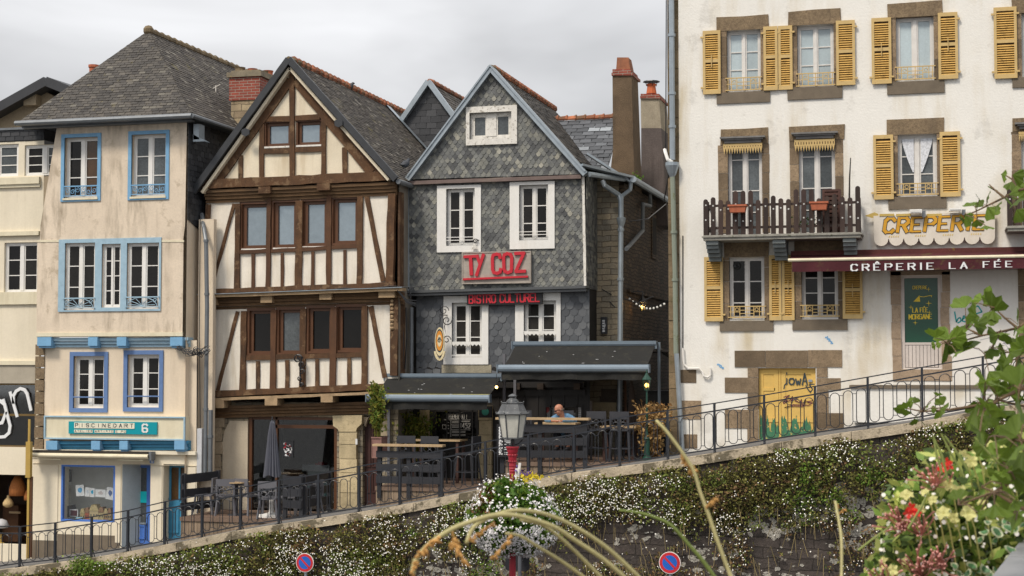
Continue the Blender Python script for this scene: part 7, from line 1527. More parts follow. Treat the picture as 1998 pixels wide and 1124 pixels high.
# ================================================================ vectorised leaf clouds
rg=np.random.default_rng(11)
def cloud(name,P_,size,mats,mi,parent=None,nrm=None,aspect=.55,kind=None,hexa=False):
    n=len(P_); d=rg.normal(size=(n,3)); d/=np.linalg.norm(d,axis=1)[:,None]
    if nrm is not None: # faces roughly facing nrm
        w=np.asarray(nrm)+rg.normal(size=(n,3))*.45; w/=np.linalg.norm(w,axis=1)[:,None]; d=np.cross(w,d); d/=np.linalg.norm(d,axis=1)[:,None]; u=np.cross(w,d)
    else:
        u=np.cross(d,rg.normal(size=(n,3))); u/=np.linalg.norm(u,axis=1)[:,None]
    s=size*rg.uniform(.65,1.35,n)[:,None]
    off=WL.get(parent.name,(0,0,0)) if parent else (0,0,0); P_=P_-np.array(off)
    if hexa: k=6; V=np.stack([P_+d*s*.5*math.cos(a)+u*s*.5*math.sin(a) for a in [i*math.pi/3 for i in range(6)]],1)
    else: k=4; V=np.stack([P_-d*s*.5,P_+u*s*aspect*.5,P_+d*s*.5,P_-u*s*aspect*.5],1)
    me=bpy.data.meshes.new(name); me.vertices.add(n*k); me.vertices.foreach_set('co',V.reshape(-1)); me.loops.add(n*k); me.loops.foreach_set('vertex_index',np.arange(n*k,dtype=np.int32))
    me.polygons.add(n); me.polygons.foreach_set('loop_start',np.arange(0,n*k,k,dtype=np.int32))
    for m in mats: me.materials.append(m)
    me.polygons.foreach_set('material_index',np.asarray(mi,dtype=np.int32)); at=me.attributes.new('rnd','FLOAT','FACE'); at.data.foreach_set('value',rg.random(n)); me.update(calc_edges=True)
    o=bpy.data.objects.new(name,me); COL.objects.link(o)
    if parent: o.parent=parent
    if kind: o['kind']=kind
    return o
# smooth value noise
_g=rg.random((64,64))
def vn(x,y):
    xi=np.floor(x).astype(int); yi=np.floor(y).astype(int); fx=x-xi; fy=y-yi; fx=fx*fx*(3-2*fx); fy=fy*fy*(3-2*fy); g=lambda a,b:_g[a%64,b%64]
    return (g(xi,yi)*(1-fx)+g(xi+1,yi)*fx)*(1-fy)+(g(xi,yi+1)*(1-fx)+g(xi+1,yi+1)*fx)*fy
def fbm(x,y): return .5*vn(x,y)+.3*vn(x*2.1+7,y*2.1)+.2*vn(x*4.3,y*4.3+5)
ol=mat('wall_plant_olive',(.16,.155,.04),rough=.8,rnd=.6,trans=.25); ol2=mat('wall_plant_green',(.19,.24,.05),rough=.8,rnd=.5,trans=.3); ol3=mat('wall_plant_brown',(.15,.09,.04),rough=.9,rnd=.5); ol4=mat('wall_plant_bright',(.14,.24,.03),rough=.7,rnd=.4,trans=.3)
daisy=mat('white_daisy',(.8,.78,.72),rough=.8,var=.05); ycen=mat('daisy_yellow',(.6,.42,.04))
def sample(n):
    x=rg.uniform(-27,4.5,n); d=rg.uniform(-.05,3.2,n); return x,d
ZR=lambda x: np.interp(x,RX,RZ)
def dens(x,d):
    pxr=(x+22.3)/24.; D=.75+1.0*fbm(x*.6,np.zeros_like(x)+3)+np.where(x<-10.5,1.2,0)
    lip=.05+.45*np.clip(fbm(x*.9+20,np.zeros_like(x))-.38,0,1)*1.2   # bare coping at the top
    a=np.clip((D-d)/.35,0,1)*np.clip((d-lip)/.12,0,1)
    c=fbm(x*2.2,d*2.2+9); a=a*np.clip((c-.22)*5,.25,1)
    sp=np.clip((fbm(x*1.5+40,d*2)-.51)*5,0,.42)*(d>lip)
    return np.maximum(a,sp)
x,d=sample(420000); keep=rg.random(len(x))<dens(x,d)*.62; x,d=x[keep],d[keep]
bulge=.08+.32*fbm(x*1.1,d*1.5+4)*np.exp(-np.maximum(0,d-1.1)*1.4)
y=31.16-bulge*rg.random(len(x))**.5
P0=np.stack([x,y,ZR(x)-d],1); cl=fbm(x*1.6+11,d*1.9); r_=rg.random(len(x))
mi=np.where(r_<.12,2,np.where((cl>.53)&(r_<.75),1,0)); mi=np.where(((cl<.33)|(d>1.6))&(r_<.6),2,mi)
ms_=np.where((fbm(x*.8+3,d*.8+30)>.66)&(r_<.55),3,mi)
wp=cloud('wall_flowers',P0,.062,[ol,ol2,ol3,ol4],ms_,kind='stuff'); wp['label']='mass of small white daisies and dark green foliage spilling over the retaining wall'; wp['category']='wall plants'
x,d=sample(150000); f2_=np.clip((fbm(x*.9+17,d*1.2+2)-.36)*4,.1,1)**1.6; keep=rg.random(len(x))<(dens(x,d)*.36*f2_*np.where(d>1.5,.6,1)+.006); x,d=x[keep],d[keep]
bulge=.1+.34*fbm(x*1.1,d*1.5+4)*np.exp(-np.maximum(0,d-1.1)*1.4); y=31.14-bulge-rg.random(len(x))*.04
fl=cloud('daisies',np.stack([x,y,ZR(x)-d],1),.022,[daisy],np.zeros(len(x)),nrm=(0,-1,.35),kind='stuff',hexa=True); fl['label']='tiny white daisies dotted over the wall foliage'; fl['category']='wall flowers'
# trailing dry stems on the lower wall
m=MB()
for i in range(420):
    x_=R.uniform(-12,3); d_=R.uniform(.8,2.4); z=zr(x_)-d_; L=R.uniform(.2,.5); dx=R.uniform(-.2,.2); m.tube([(x_,31.12,z),(x_+dx*.4,31.0,z+L*.3),(x_+dx,31.02,z-L*.6)],.005,3,rr=R.random())
o=m.build('dry_stems',mat('dry_stem',(.28,.22,.10),rnd=.4),kind='stuff'); o['label']='dry grass stems hanging on the lower retaining wall'; o['category']='wall plants'
# lichen patches standing slightly off the stone
m=MB(); lich=mat('white_lichen',(.42,.40,.35),rough=1,var=.3,sc=20,patch=.8,pcol=(.1,.09,.08),psc=30,pth=.5)
for i in range(900):
    x_=R.uniform(-12,3.5); d_=abs(R.gauss(1.85,.5)); 
    if fbm(np.array([x_*.8]),np.array([d_*2]))[0]<.5: continue
    c=(x_,zr(x_)-d_)
    for j in range(R.choice((1,2,4,6))):
        cx=c[0]+R.gauss(0,.07)*j; cz=c[1]+R.gauss(0,.05)*j; r=R.choice((.012,.02,.03,.045,.07)); n=11; m.prism([(cx+r*R.uniform(.45,1.3)*1.4*math.cos(2*math.pi*k/n),cz+r*R.uniform(.45,1.2)*math.sin(2*math.pi*k/n)) for k in range(n)],31.185+R.uniform(0,.01),31.2)
m.build('lichen',lich,rw)
o=thing('wall_fern','bright green weed clump under the coping near the left end of the wall','plant',tuple(P(165,1108,31.1))); c=P(167,1105,31.05); n=1100; Pp=np.stack([rg.normal(c.x,.16,n),rg.normal(31.0,.06,n),rg.normal(c.z,.10,n)],1); cloud('leaves',Pp,.06,[ol4,ol2],rg.integers(0,2,n),o)
# ================================================================ no-parking signs
for px,py,w,lb in ((595,1098,18.5,'round red and blue no-parking sign, the left one, at the foot of the wall'),(1307,1098,21.5,'round red and blue no-parking sign, the right one, at the foot of the wall')):
    Y=30.75; c=P(px,py,Y); r=w*P(px,py,Y).dot(Fv)/FPX; o=thing('no_parking_sign',lb,'road sign',(c.x,Y,-6.6),'no parking signs below the wall')
    m=MB(); disc(m,c.x,c.z,r,r,Y-.01,Y+.01,28); m.build('disc',white,o)
    m=MB(); n=28; 
    for i in range(n):
        a,b=2*math.pi*i/n,2*math.pi*(i+1)/n; m.prism([(c.x+r*.94*math.cos(a),c.z+r*.94*math.sin(a)),(c.x+r*.94*math.cos(b),c.z+r*.94*math.sin(b)),(c.x+r*.68*math.cos(b),c.z+r*.68*math.sin(b)),(c.x+r*.68*math.cos(a),c.z+r*.68*math.sin(a))],Y-.014,Y-.0101)
    m.build('red_ring',mat('road_sign_red',(.52,.03,.04),rough=.35),o); m=MB(); disc(m,c.x,c.z,r*.675,r*.675,Y-.014,Y-.0101,24); m.build('blue_field',mat('road_sign_blue',(.02,.12,.50),rough=.35),o)
    m=MB(); q=r*.66*.7071; m.beam((c.x-q,c.z+q),(c.x+q,c.z-q),r*.2,Y-.018,Y-.0141); m.build('diagonal_bar',MT['road_sign_red'],o)
    MB().lathe([(.03,0),(.03,c.z+6.6+r*.6)],c.x,Y+.045,8,z0=-6.6).build('pole',zinc,o)
# ================================================================ street lamp with flower ball
T0=23.5; c=PT(1000,872,T0); lx,ly=c.x,c.y
def zat(py): return PT(1000,py,T0).z
rd=mat('lamp_red_paint',(.33,.02,.035),rough=.4,var=.15,sc=8); pew=mat('pewter_paint',(.10,.105,.11),rough=.5,metal=.3,var=.3,sc=9,patch=.5,pcol=(.45,.43,.4),psc=18,pth=.6)
sl_=thing('street_lamp','red cast iron street lamp with grey glazed lantern, unlit, carrying the flower ball','street lamp',(lx,ly,-6.6))
z8=zat(871); u=T0/FPX
prof=[(13,871),(13,874),(11,877),(10,882),(8.5,886),(8,893),(7.5,897),(7,898),(6.5,905),(7,909),(6,912),(7,914),(6,917),(6.8,919),(5.8,923),(6.5,925),(5.8,928),(6,950),(6.5,1124)]
MB().lathe([(a*u,zat(b)) for a,b in prof][::-1],lx,ly,16).lathe([(.08,-6.6),(.08,zat(1124))],lx,ly,12).lathe([(.16,-6.6),(.16,-6.2),(.1,-6.0)],lx,ly,12).build('column',rd,sl_,smooth=False)
m=MB()
for j in range(10): a=j*.628; m.ball((lx+8.4*u*math.cos(a),ly+8.4*u*math.sin(a),zat(888)),.017,6)
for j in range(10): a=j*.628; m.ball((lx+7.4*u*math.cos(a),ly+7.4*u*math.sin(a),zat(900)),.014,6)
m.build('relief',rd,sl_)
m=MB(); a0=.3
for j in range(4): a=j*math.pi/2+a0; m.tube([(lx+.02*math.cos(a),ly+.02*math.sin(a),zat(869)),(lx+.09*math.cos(a),ly+.09*math.sin(a),zat(866)),(lx+.135*math.cos(a),ly+.135*math.sin(a),zat(860)),(lx+.15*math.cos(a),ly+.15*math.sin(a),zat(855))],.008,5)
m.lathe([(.035,zat(871)),(.03,zat(862)),(.025,zat(857))],lx,ly,8); m.build('cradle',blk,sl_)
n=6; rot=.26
def hexring(m,prof): m.lathe([(a*u,zat(b)) for a,b in prof],lx,ly,n,rot=rot)
m=MB(); hexring(m,[(20,857),(21,855),(20,853)]); 
hexring(m,[(31,809),(33,807.5),(31,805)])
for j in range(n): a=rot+2*math.pi*j/n; m.bar((lx+20*u*math.cos(a),ly+20*u*math.sin(a),zat(855)),(lx+27.5*u*math.cos(a),ly+27.5*u*math.sin(a),zat(808)),.016)
m.build('lantern_frame',pew,sl_)
m=MB(); m.lathe([(19.6*u,zat(855)),(27*u,zat(808))],lx,ly,n,rot=rot,caps=False); m.build('glazing',mat('milky_glass',(.55,.54,.48),rough=.25,var=.15,sc=6,streak=.5,scol=(.28,.28,.26),ssc=(9,9,1)),sl_)
m=MB(); hexring(m,[(33,808),(27,802),(23,793),(20.5,788),(22,787),(22,785.5),(19,785)]); m.lathe([(12*u,zat(785)),(11*u,zat(781)),(7*u,zat(778)),(5*u,zat(775)),(8.5*u,zat(774)),(8.5*u,zat(772.5)),(5*u,zat(770)),(.5*u,zat(768.5))],lx,ly,14); m.build('roof',pew,sl_)
m=MB()
for j in range(n): a=rot+2*math.pi*j/n; m.ball((lx+32*u*math.cos(a),ly+32*u*math.sin(a),zat(805)),.012,6); m.ball((lx+21.5*u*math.cos(a),ly+21.5*u*math.sin(a),zat(784)),.011,6)
m.build('finials',pew,sl_)
m=MB(); q=PT(1010,925,T0-.05); m.box(q.x-.03,q.x+.03,q.y-.03,q.y+.03,q.z-.09,q.z+.08); m.bar((q.x-.1,q.y,q.z-.03),(q.x+.02,q.y,q.z-.03),.04); m.bar((q.x+.02,q.y,q.z+.05),(q.x+.035,q.y,q.z+.16),.035); m.build('socket_box',white,sl_)
# flower ball
bc=Vector((lx,ly,zat(1012))); BR=88*u
fb=thing('flower_ball','round hanging planter ball of white blossoms and green leaves fixed on the red lamp column','flower basket',tuple(bc))
MB().lathe([(.1,-.2),(.3,.0),(.32,.06),(.1,.08)],bc.x,bc.y,16,z0=bc.z).build('basket',plg,fb)
n=9000; v=rg.normal(size=(n,3)); v/=np.linalg.norm(v,axis=1)[:,None]; lump=lambda v:.17*(vn(v[:,0]*2.2+9+v[:,1],v[:,2]*2.4+9)-.55)+.10*(vn(v[:,0]*6+30,v[:,2]*6+v[:,1]*3+30)-.5); rr=BR*(.72+.26*rg.random(n)+lump(v)); 
low=v[:,2]<0; shape=np.where(v[:,2]<-.35,1-.25*(-v[:,2]-.35),1.)
Pb=v*(rr*shape)[:,None]*np.array([1,1,.92])+np.array(bc); fg=mat('basket_green',(.07,.15,.02),rough=.6,rnd=.5,trans=.3); fg2=mat('basket_light_green',(.20,.30,.04),rough=.6,rnd=.4,trans=.3); fg3=mat('basket_brown',(.16,.08,.03),rnd=.4)
k=rg.random(n); mi=np.where(k<.5,0,np.where(k<.8,1,0)); mi=np.where((v[:,2]>.2)&(v[:,0]<-.3)&(k<.5),2,mi); cloud('leaves',Pb,.07,[fg,fg2,fg3],mi,fb,aspect=.7)
n=6500; v=rg.normal(size=(n,3)); v/=np.linalg.norm(v,axis=1)[:,None]; keep=rg.random(n)<np.clip(.24+.56*(v[:,2]<-.05)-.12*(v[:,2]>.5),0,1)*np.clip((fbm(v[:,0]*4+20,v[:,2]*4+20)-.3)*4,.15,1); v=v[keep]; n=len(v)
shape=np.where(v[:,2]<-.35,1-.2*(-v[:,2]-.35),1.); Pf=v*(BR*shape*(.97+.1*rg.random(n)+lump(v)))[:,None]*np.array([1,1,.94])+np.array(bc)
cl5=[Pf+v*.0]; 
Pall=np.concatenate([Pf,Pf+rg.normal(0,.014,(n,3)),Pf+rg.normal(0,.016,(n,3))]); vv=np.concatenate([v]*3)
o=cloud('blossoms',Pall,.026,[mat('white_blossom',(.82,.80,.80),rough=.8,rnd=.12,trans=.2)],np.zeros(len(Pall)),fb,hexa=True,nrm=vv)
n=60; Pp=np.stack([rg.normal(bc.x+.22,.12,n),rg.normal(bc.y,.12,n),rg.normal(bc.z+BR*.93,.03,n)],1); cloud('yellow_blossoms',Pp,.05,[mat('yellow_petal',(.75,.6,.05),trans=.3)],np.zeros(n),fb,hexa=True)
n=45; Pp=np.stack([rg.normal(bc.x+.12,.07,n),rg.normal(bc.y,.1,n),rg.normal(bc.z+BR*1.0,.035,n)],1); cloud('purple_blossoms',Pp,.035,[mat('purple_petal',(.12,.06,.25))],np.zeros(n),fb,hexa=True)
# traffic sign seen from the back
T1=26; a=PT(1009,1084,T1); q=T1/FPX; o=thing('traffic_sign_back','dark rounded back of a traffic sign on a grey pole below the flower ball','road sign',(a.x+.1,a.y,-6.6))
w=24*q; h=30*q; r=.06; pts=[]
for sx,sz_,a0 in ((1,1,0),(-1,1,90),(-1,-1,180),(1,-1,270)):
    for k in range(5): t=rad(a0+k*22.5); pts.append((a.x+sx*(w-r)+r*math.cos(t),a.z+sz_*(h-r)+r*math.sin(t)))
MB().prism(pts,a.y,a.y+.02).build('plate',mat('sign_back_black',(.018,.018,.022),rough=.5),o)
b=PT(1014,1063,T1-.3); MB().lathe([(.03,-6.6),(.03,b.z)],b.x,b.y,10).build('pole',mat('grey_pole',(.16,.17,.19),rough=.4,metal=.5),o); MB().box(b.x-.08,b.x+.08,b.y-.04,a.y,a.z+.05,a.z+.09).build('clamp',zinc,o)
# ================================================================ foreground: stalks, ginkgo twigs, flower trough
st=mat('pale_stalk',(.42,.38,.18),rough=.7,var=.15,sc=20,trans=.15); stg=mat('green_stalk',(.16,.21,.05),rough=.7,trans=.15); seed=mat('ochre_seed_head',(.62,.36,.12),rough=.8,var=.25,sc=60,trans=.3)
def stalk(name,lb,k,pts,t0,t1,r0,r1,mt,heads=(),sub=3):
    q=[zf(k,*p) for p in pts]; n=len(q); Q_=[]
    for i in range(n-1):
        p0,p1,p2,p3=q[max(i-1,0)],q[i],q[i+1],q[min(i+2,n-1)]
        for j in range(4):
            s=j/4; Q_.append((.5*((2*p1[0])+(-p0[0]+p2[0])*s+(2*p0[0]-5*p1[0]+4*p2[0]-p3[0])*s*s+(-p0[0]+3*p1[0]-3*p2[0]+p3[0])*s**3),.5*((2*p1[1])+(-p0[1]+p2[1])*s+(2*p0[1]-5*p1[1]+4*p2[1]-p3[1])*s*s+(-p0[1]+3*p1[1]-3*p2[1]+p3[1])*s**3)))
    Q_.append(q[-1]); n=len(Q_); W_=[PT(x,y,t0+(t1-t0)*i/(n-1)) for i,(x,y) in enumerate(Q_)]
    # root the stalk: carry on down to the trough
    W_.append(W_[-1]+Vector((.03,.02,-.25))); W_.append(W_[-1]+Vector((.01,.0,-.9)))
    rs=[r0+(r1-r0)*i/(len(W_)-1) for i in range(len(W_))]
    o=thing(name,lb,'plant',tuple(W_[-1]),'dry flower stalks in the foreground'); MB().tube(W_,rs,8).build('stalk',mt,o,smooth=True)
    for hk,hp,ht,hr in heads:
        m=MB(); L=[PT(*zf(hk,*p),ht) for p in hp]
        for a,b in zip(L,L[1:]):
            dd=(b-a).normalized()
            for j in range(16):
                c=a.lerp(b,R.random()); o_=Vector([R.gauss(0,1) for _ in range(3)]).normalized(); e=c+(o_*.75+dd*R.uniform(-.3,.9)+Vector((0,0,-.35)))*hr*R.uniform(.5,1.25); m.tube([c,c.lerp(e,.45),e],[hr*.12,hr*.3,hr*.05],5,rr=R.random())
        m.build('seed_head',seed,o,smooth=True)
    return o
TS=1.7
stalk('arching_stalk','pale arching stalk ending in drooping ochre seed heads at the lower left of the foreground',14,[(300,770),(320,690),(400,600),(520,520),(640,475),(760,443),(900,450),(1080,505),(1200,580),(1350,680),(1480,790),(1500,815)],TS,TS+.1,.0028,.0026,st,[(14,[(295,775),(330,660),(400,600)],TS,.0065),(14,[(380,610),(450,560)],TS,.007),(14,[(520,540),(560,640),(590,705)],TS-.02,.006),(14,[(540,560),(510,620)],TS,.005)])
stalk('arching_stalk','second pale arching stalk, the outermost bow across the flower ball',14,[(600,600),(640,510),(740,450),(860,418),(980,425),(1100,458),(1250,535),(1400,640),(1560,790),(1580,815)],TS+.05,TS+.15,.0023,.0027,st,[(14,[(600,600),(700,520),(750,490)],TS+.05,.0055)])
stalk('arching_stalk','third pale stalk starting in front of the flower ball, steeper',14,[(900,470),(1000,490),(1080,535),(1200,640),(1360,800),(1375,815)],TS+.1,TS+.15,.0017,.0024,st)
stalk('arching_stalk','lowest pale stalk with a single ochre pod hanging below the flower ball',14,[(820,545),(900,560),(1000,620),(1130,700),(1270,800),(1290,815)],TS+.1,TS+.15,.0017,.0023,st,[(14,[(860,545),(800,620),(745,680)],TS+.1,.0055)])
stalk('green_stalk','greener stalk curving down over the wall right of the flower ball',14,[(1450,415),(1560,430),(1640,452),(1740,500),(1840,610),(1910,690),(1990,800),(2000,815)],TS+.2,TS+.2,.0015,.0028,stg)
stalk('upright_stalk','tall thin stalk with ochre heads in front of the right no-parking sign',13,[(-215,-90),(-140,-10),(0,190),(50,340),(95,460),(160,650),(235,850),(240,880)],TS+.25,TS+.2,.0019,.0027,st,[(14,[(1800,100),(1830,160),(1860,190)],TS+.25,.0075),(13,[(88,430),(120,400),(155,375)],TS+.22,.0055)])
stalk('upright_stalk','short straight stalk with a forked ochre head at lower right of the wall',13,[(862,395),(885,520),(900,640),(900,850),(900,880)],TS+.6,TS+.5,.0019,.0024,st,[(13,[(860,395),(880,440)],TS+.6,.005),(13,[(885,470),(925,440)],TS+.6,.0045)])
# ginkgo
gk=mat('ginkgo_leaf',(.12,.185,.022),rough=.55,rnd=.35,var=.15,sc=20,trans=.4,spec=.3); gkb=mat('ginkgo_twig',(.14,.09,.05),rough=.8,var=.2,sc=20)
def fan(m,base,dirv,face,size):
    d=dirv.normalized(); s=d.cross(face).normalized(); f=s.cross(d).normalized(); n=10; sp=R.uniform(.8,1.05); pts=[base]; 
    for i in range(n+1):
        a=(-1+2*i/n)*sp; rr=size*(.98+.06*math.sin(i*2.3)+R.uniform(-.03,.03)); rr*=(.9 if i==n//2 else 1)*(1-.22*abs(2*i/n-1)**5); cup=.12*size*math.cos(a*2)+.05*size*math.sin(i*1.9); pts.append(base+d*rr*math.cos(a)*.95+s*rr*math.sin(a)+f*cup)
    r=R.random(); m.add(pts,[(0,i,i+1) for i in range(1,n+1)],0,r)
def ginkgo(lb,T,branches,lv):
    b0=PT(*branches[0][0],T); o=thing('ginkgo_branch',lb,'branch',tuple(b0)); m=MB()
    for br in branches: q=[PT(x,y,T+i*.02) for i,(x,y) in enumerate(br)]; m.tube(q,[.004-(.0025*i/(len(q)-1)) for i in range(len(q))],6)
    nodes=[PT(x,y,T) for br in branches for x,y in br]
    mm=MB()
    for x,y,s in (lv if 'upper' in lb else lv+[(x_+R.gauss(0,s_*.45),y_+R.gauss(0,s_*.4),s_*.8) for x_,y_,s_ in lv]):
        tgt=PT(x,y,T+R.uniform(-.12,.12)); nd=min(nodes,key=lambda a:(a-tgt).length); sz_=s/FPX*T*.9; away=(tgt-nd); 
        if away.length<1e-3: away=Vector((0,0,1))
        dr=(away.normalized()+Vector((R.gauss(0,.35),R.gauss(0,.3),R.gauss(-.1,.35)))).normalized(); base=tgt-dr*sz_*.5; m.tube([nd,nd.lerp(base,.5)+Vector((0,0,.006)),base],.0012,4)
        fan(mm,base,dr,Vector((R.gauss(-.1,.28),-1,R.gauss(.15,.3))),sz_*1.15)
    m.build('twig',gkb,o); mm.build('leaves',gk,o,smooth=False)
Z=lambda k,L:[(*zf(k,a,b),c/ZM[k][2]) for a,b,c in L]
up_=Z(12,[(785,65,62),(725,140,50),(648,190,48),(605,225,70),(585,300,75),(655,222,50),(690,350,65),(700,180,50),(715,262,80),(640,322,50),(860,70,80),(870,205,90),(875,275,80),(820,120,60),(750,235,60),(840,160,70),(560,305,45),(800,200,55),(890,140,80)])
ginkgo('upper ginkgo twig with small fan leaves in front of the creperie sign',4.6,[[(2030,360),(1985,372),(1950,390),(1925,402),(1905,412),(1885,420)],[(1960,386),(1940,370),(1930,360)],[(1985,372),(1975,350),(1962,342)]],up_)
lo_=Z(12,[(555,765,95),(735,765,125),(620,830,110),(600,885,125),(655,885,90),(450,940,95),(512,945,95),(465,1015,120),(590,1005,125),(725,940,80),(790,950,85),(730,1012,85),(850,870,120),(880,925,100),(830,1055,95),(875,1000,100),(528,1042,55),(400,995,38),(700,850,90),(780,1100,90),(560,960,70),(870,1100,120)])+Z(8,[(1600,730,110),(1600,900,150),(1590,960,140),(1690,690,110),(1780,860,130),(1750,910,110),(1730,1080,100),(1760,760,120),(1700,960,110),(1650,880,120),(1780,1000,130),(1560,850,80),(1240,832,46),(1200,870,70),(1290,922,55),(1395,826,48),(1408,868,60),(1330,850,45)])
ginkgo('large lower ginkgo branch with broad fan leaves at the right edge',4.3,[[(2040,610),(1985,640),(1950,648),(1915,655),(1880,665),(1850,672)],[(2040,800),(1985,790),(1945,780),(1915,790)],[(1985,640),(1960,620),(1940,600)],[(1915,655),(1885,640)],[(1950,648),(1935,680),(1920,690)],[(2040,900),(1980,850),(1930,845)],[(1985,790),(1975,740),(1985,700)],[(1915,790),(1850,800),(1800,803),(1760,795)]],lo_)
gy=[(x,y,s*.8) for x,y,s in [(1985,735,60),(1960,760,66),(1990,790,70),(1925,745,50),(1940,800,62),(1975,840,70),(1905,845,55),(1990,880,72),(1960,900,60),(1925,815,50),(1990,930,66)]]+Z(13,[(1600,360,90),(1700,360,80),(1830,460,160),(1900,330,140),(1960,420,120),(1840,240,110),(1900,90,120),(1980,150,130),(1740,480,60),(1950,540,110)])
ginkgo('low ginkgo leaves hanging over the flower trough at the bottom right',2.45,[[(2040,930),(1980,935),(1940,960),(1915,950)],[(2060,740),(1990,760),(1950,780),(1920,800)],[(2060,860),(1990,860),(1940,850)],[(2040,1010),(1990,990),(1940,960),(1870,985)]],gy)
# flower trough
TB=3.1; outl=[(1690,1140),(1712,1085),(1722,1040),(1718,1010),(1735,975),(1750,940),(1790,920),(1815,890),(1850,895),(1880,892),(1905,900),(1950,885),(2060,860),(2060,1160)]
fbx=thing('flower_trough','mixed flower trough with pale yellow petunias, white and red blooms at the bottom right','flower trough',tuple(PT(1900,1180,TB)))
hpx=None
def inside(px,py):
    c=False; n=len(outl)
    for i in range(n):
        x1,y1=outl[i]; x2,y2=outl[(i+1)%n]
        if (y1>py)!=(y2>py) and px<(x2-x1)*(py-y1)/(y2-y1)+x1: c=not c
    return c
def bed(n,tl=2.75,th=3.5,grow=0,reg=None):
    o=[]
    while len(o)<n:
        px,py=R.uniform(1680,2070),R.uniform(800,1180)
        if reg and not (reg[0]<px<reg[2] and reg[1]<py<reg[3]): continue
        if inside(px+R.gauss(0,9),py+R.gauss(0,9)) and vn(np.array([px*.045]),np.array([py*.045]))[0]>.16: o.append((px,py,R.uniform(tl,th)))
    return o
L=np.array([PT(*a) for a in bed(6500)]); k=rg.random(len(L)); cloud('foliage',L,.028,[mat('trough_green',(.17,.27,.05),rnd=.5,trans=.35,rough=.6),mat('trough_lime',(.42,.46,.12),rnd=.4,trans=.35,rough=.6),mat('trough_dark',(.05,.08,.02),rnd=.4,trans=.2)],np.where(k<.45,0,np.where(k<.75,1,2)),fbx,aspect=.5)
L=np.array([PT(*a) for a in bed(380,2.7,2.95)]); cloud('white_blossoms',L,.0065,[daisy],np.zeros(len(L)),fbx,nrm=(.1,-1,.3),hexa=True)
def petunia(m,c,r,face):
    r*=.8; f=Vector(face).normalized(); u=f.cross(Vector((0,0,1))).normalized(); v=u.cross(f); n=20; vs=[c-f*r*.5]; 
    for i in range(n): a=2*math.pi*i/n; q=r*(.86+.16*abs(math.cos(a*2.5+.3))); vs.append(c+u*q*.35*math.cos(a)+v*q*.35*math.sin(a)-f*r*.12)
    for i in range(n): a=2*math.pi*i/n; q=r*(.7+.4*abs(math.cos(a*2.5+.3))); vs.append(c+u*q*math.cos(a)+v*q*math.sin(a)+f*r*(.22*math.sin(a*5)+.1*math.sin(a*2)))
    m.add(vs,[(0,1+(i+1)%n,1+i) for i in range(n)]+[(1+i,1+(i+1)%n,1+n+(i+1)%n,1+n+i) for i in range(n)],0,R.random())
py_m=mat('pale_yellow_petal',(.72,.70,.30),rough=.7,rnd=.12,trans=.35,var=.08,sc=40)
pts=[(1770,965,17),(1722,1100,20),(1795,992,14),(1880,885,13),(1895,900,16),(1905,880,12),(1970,905,16),(1935,870,14),(1870,960,20),(1840,1000,18),(1890,1000,20),(1820,975,13),(1860,1010,15),(1950,870,12),(1765,1095,13),(1742,1112,14),(1805,960,12),(1850,945,15),(1915,985,15)]
for x,y,s in pts:
    m=MB(); T=R.uniform(2.6,2.72); c=PT(x,y,T); petunia(m,c,s/FPX*T,(R.gauss(-.5,.7),-1,R.gauss(.6,.6))); m.tube([c+Vector((0,.012,0)),c+Vector((.01,.05,-.03)),c+Vector((.02,.12,-.1))],.0012,4); m.build('petunia',py_m,fbx)
rdp=mat('geranium_red',(.72,.03,.02),rough=.6,rnd=.2,trans=.3); pk=mat('pink_stem',(.68,.34,.30),rough=.7,rnd=.3,trans=.2)
for x,y in ((1846,902),(1838,912),(1852,908),(1778,990),(1772,1002),(1788,1000),(1782,997)):
    m=MB(); T=2.6; c=PT(x,y,T)
    for j in range(5): a=j*1.257+R.random(); m.add([c,c+Vector((.006*math.cos(a-.5),-.002,.006*math.sin(a-.5))),c+Vector((.009*math.cos(a),-.004,.009*math.sin(a))),c+Vector((.006*math.cos(a+.5),-.002,.006*math.sin(a+.5)))],[(0,1,2,3)],0,R.random())
    m.build('red_bloom',rdp,fbx)
m=MB()
for gx,gy_,n in ((1820,925,26),(1755,1010,34),(1790,1020,20),(1790,1100,30),(1830,1085,24),(1720,1110,14)):
    c0_=PT(gx+8,gy_+25,2.75)
    for i in range(n): e=PT(gx+R.gauss(0,17),gy_+R.gauss(0,14),2.66); m.tube([c0_,c0_.lerp(e,.5)+Vector((R.gauss(0,.004),0,R.gauss(0,.004))),e],[.0009,.0009,.0018],4,rr=R.random())
m.build('pink_stems',pk,fbx)
vg=mat('variegated_green',(.10,.22,.10),rnd=.3,trans=.3,rough=.5); vc=mat('variegated_cream',(.55,.58,.38),rnd=.15,trans=.3,rough=.5); m=MB(); mc=MB()
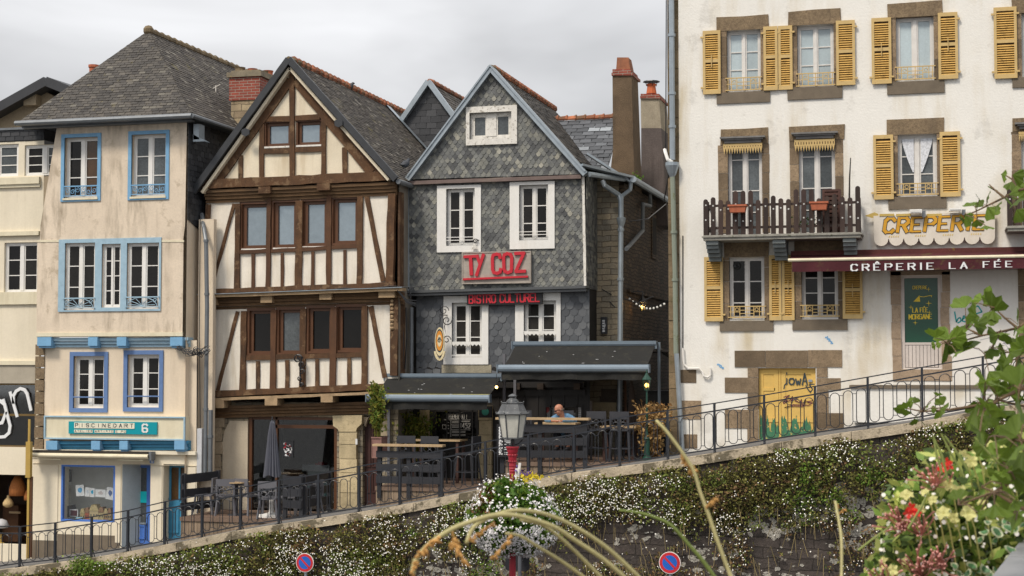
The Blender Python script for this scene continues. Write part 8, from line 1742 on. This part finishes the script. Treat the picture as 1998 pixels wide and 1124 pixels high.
for px,py,t in bed(45,2.62,2.9,reg=(1840,1000,2010,1140)):
    c=PT(px,py,t); s=R.uniform(.006,.012); f=Vector((R.gauss(0,.5),-1,R.gauss(.5,.5))).normalized(); u=f.cross(Vector((R.gauss(0,1),0,1))).normalized(); v=u.cross(f); n=10
    for mm,k,o_ in ((mc,1,0),(m,.68,.0012)): mm.add([c+f*o_+u*s*k*1.2*math.cos(2*math.pi*i/n)*R.uniform(.8,1.1)+v*s*k*.7*R.uniform(.75,1.1)*math.sin(2*math.pi*i/n)+f*.3*s*math.cos(4*math.pi*i/n) for i in range(n)],[list(range(n))],0,R.random())
mc.build('leaf_margins',vc,fbx); m.build('variegated_leaves',vg,fbx)
m=MB()
for (a,b,c_) in (((1520,0),(1585,90),(1665,215)),((1455,20),(1470,110),(1505,225)),((1500,-10),(1560,110),(1640,250)),((1190,548),(1090,620),(1000,690)),((1700,10),(1790,110),(1850,170)),((1420,340),(1380,430),(1300,560))): q=[PT(*zf(13,*p),2.5) for p in (a,b,c_)]; m.tube(q,[.0012,.002,.002],5)
q=[PT(*p,2.5) for p in ((1820,850),(1838,890),(1850,940))]; m.tube(q,[.001,.002,.002],5)
m.build('grass_blades',mat('grass_blade',(.32,.38,.12),rnd=.2,trans=.3),fbx)
MB().box(PT(1700,1200,3.2).x-.3,PT(1998,1200,3.2).x+1.2,2.9,3.6,-1.65,PT(1850,1190,3.1).z-.02).build('trough_box',plg,fbx)
o=thing('parapet_cap','grey metal parapet cap running past the flower trough in the bottom right corner','parapet',tuple(PT(1960,1120,2.35)))
cp=mat('grey_metal_cap',(.30,.30,.32),rough=.45,metal=.3,var=.06); a=PT(1958,1175,2.3); b=PT(2090,985,3.4); d=(b-a); m=MB(); 
m.bar(a-d*.5,a+d*.28,.062,.03); m.build('cap_section',cp,o); m=MB(); m.bar(a+d*.282,a+d*1.2,.062,.03); m.build('cap_section',cp,o); m=MB(); m.bar(a-d*.5+Vector((.0,0,-.04)),a+d*1.2+Vector((.0,0,-.04)),.05,.05); m.build('dark_base',blk,o)
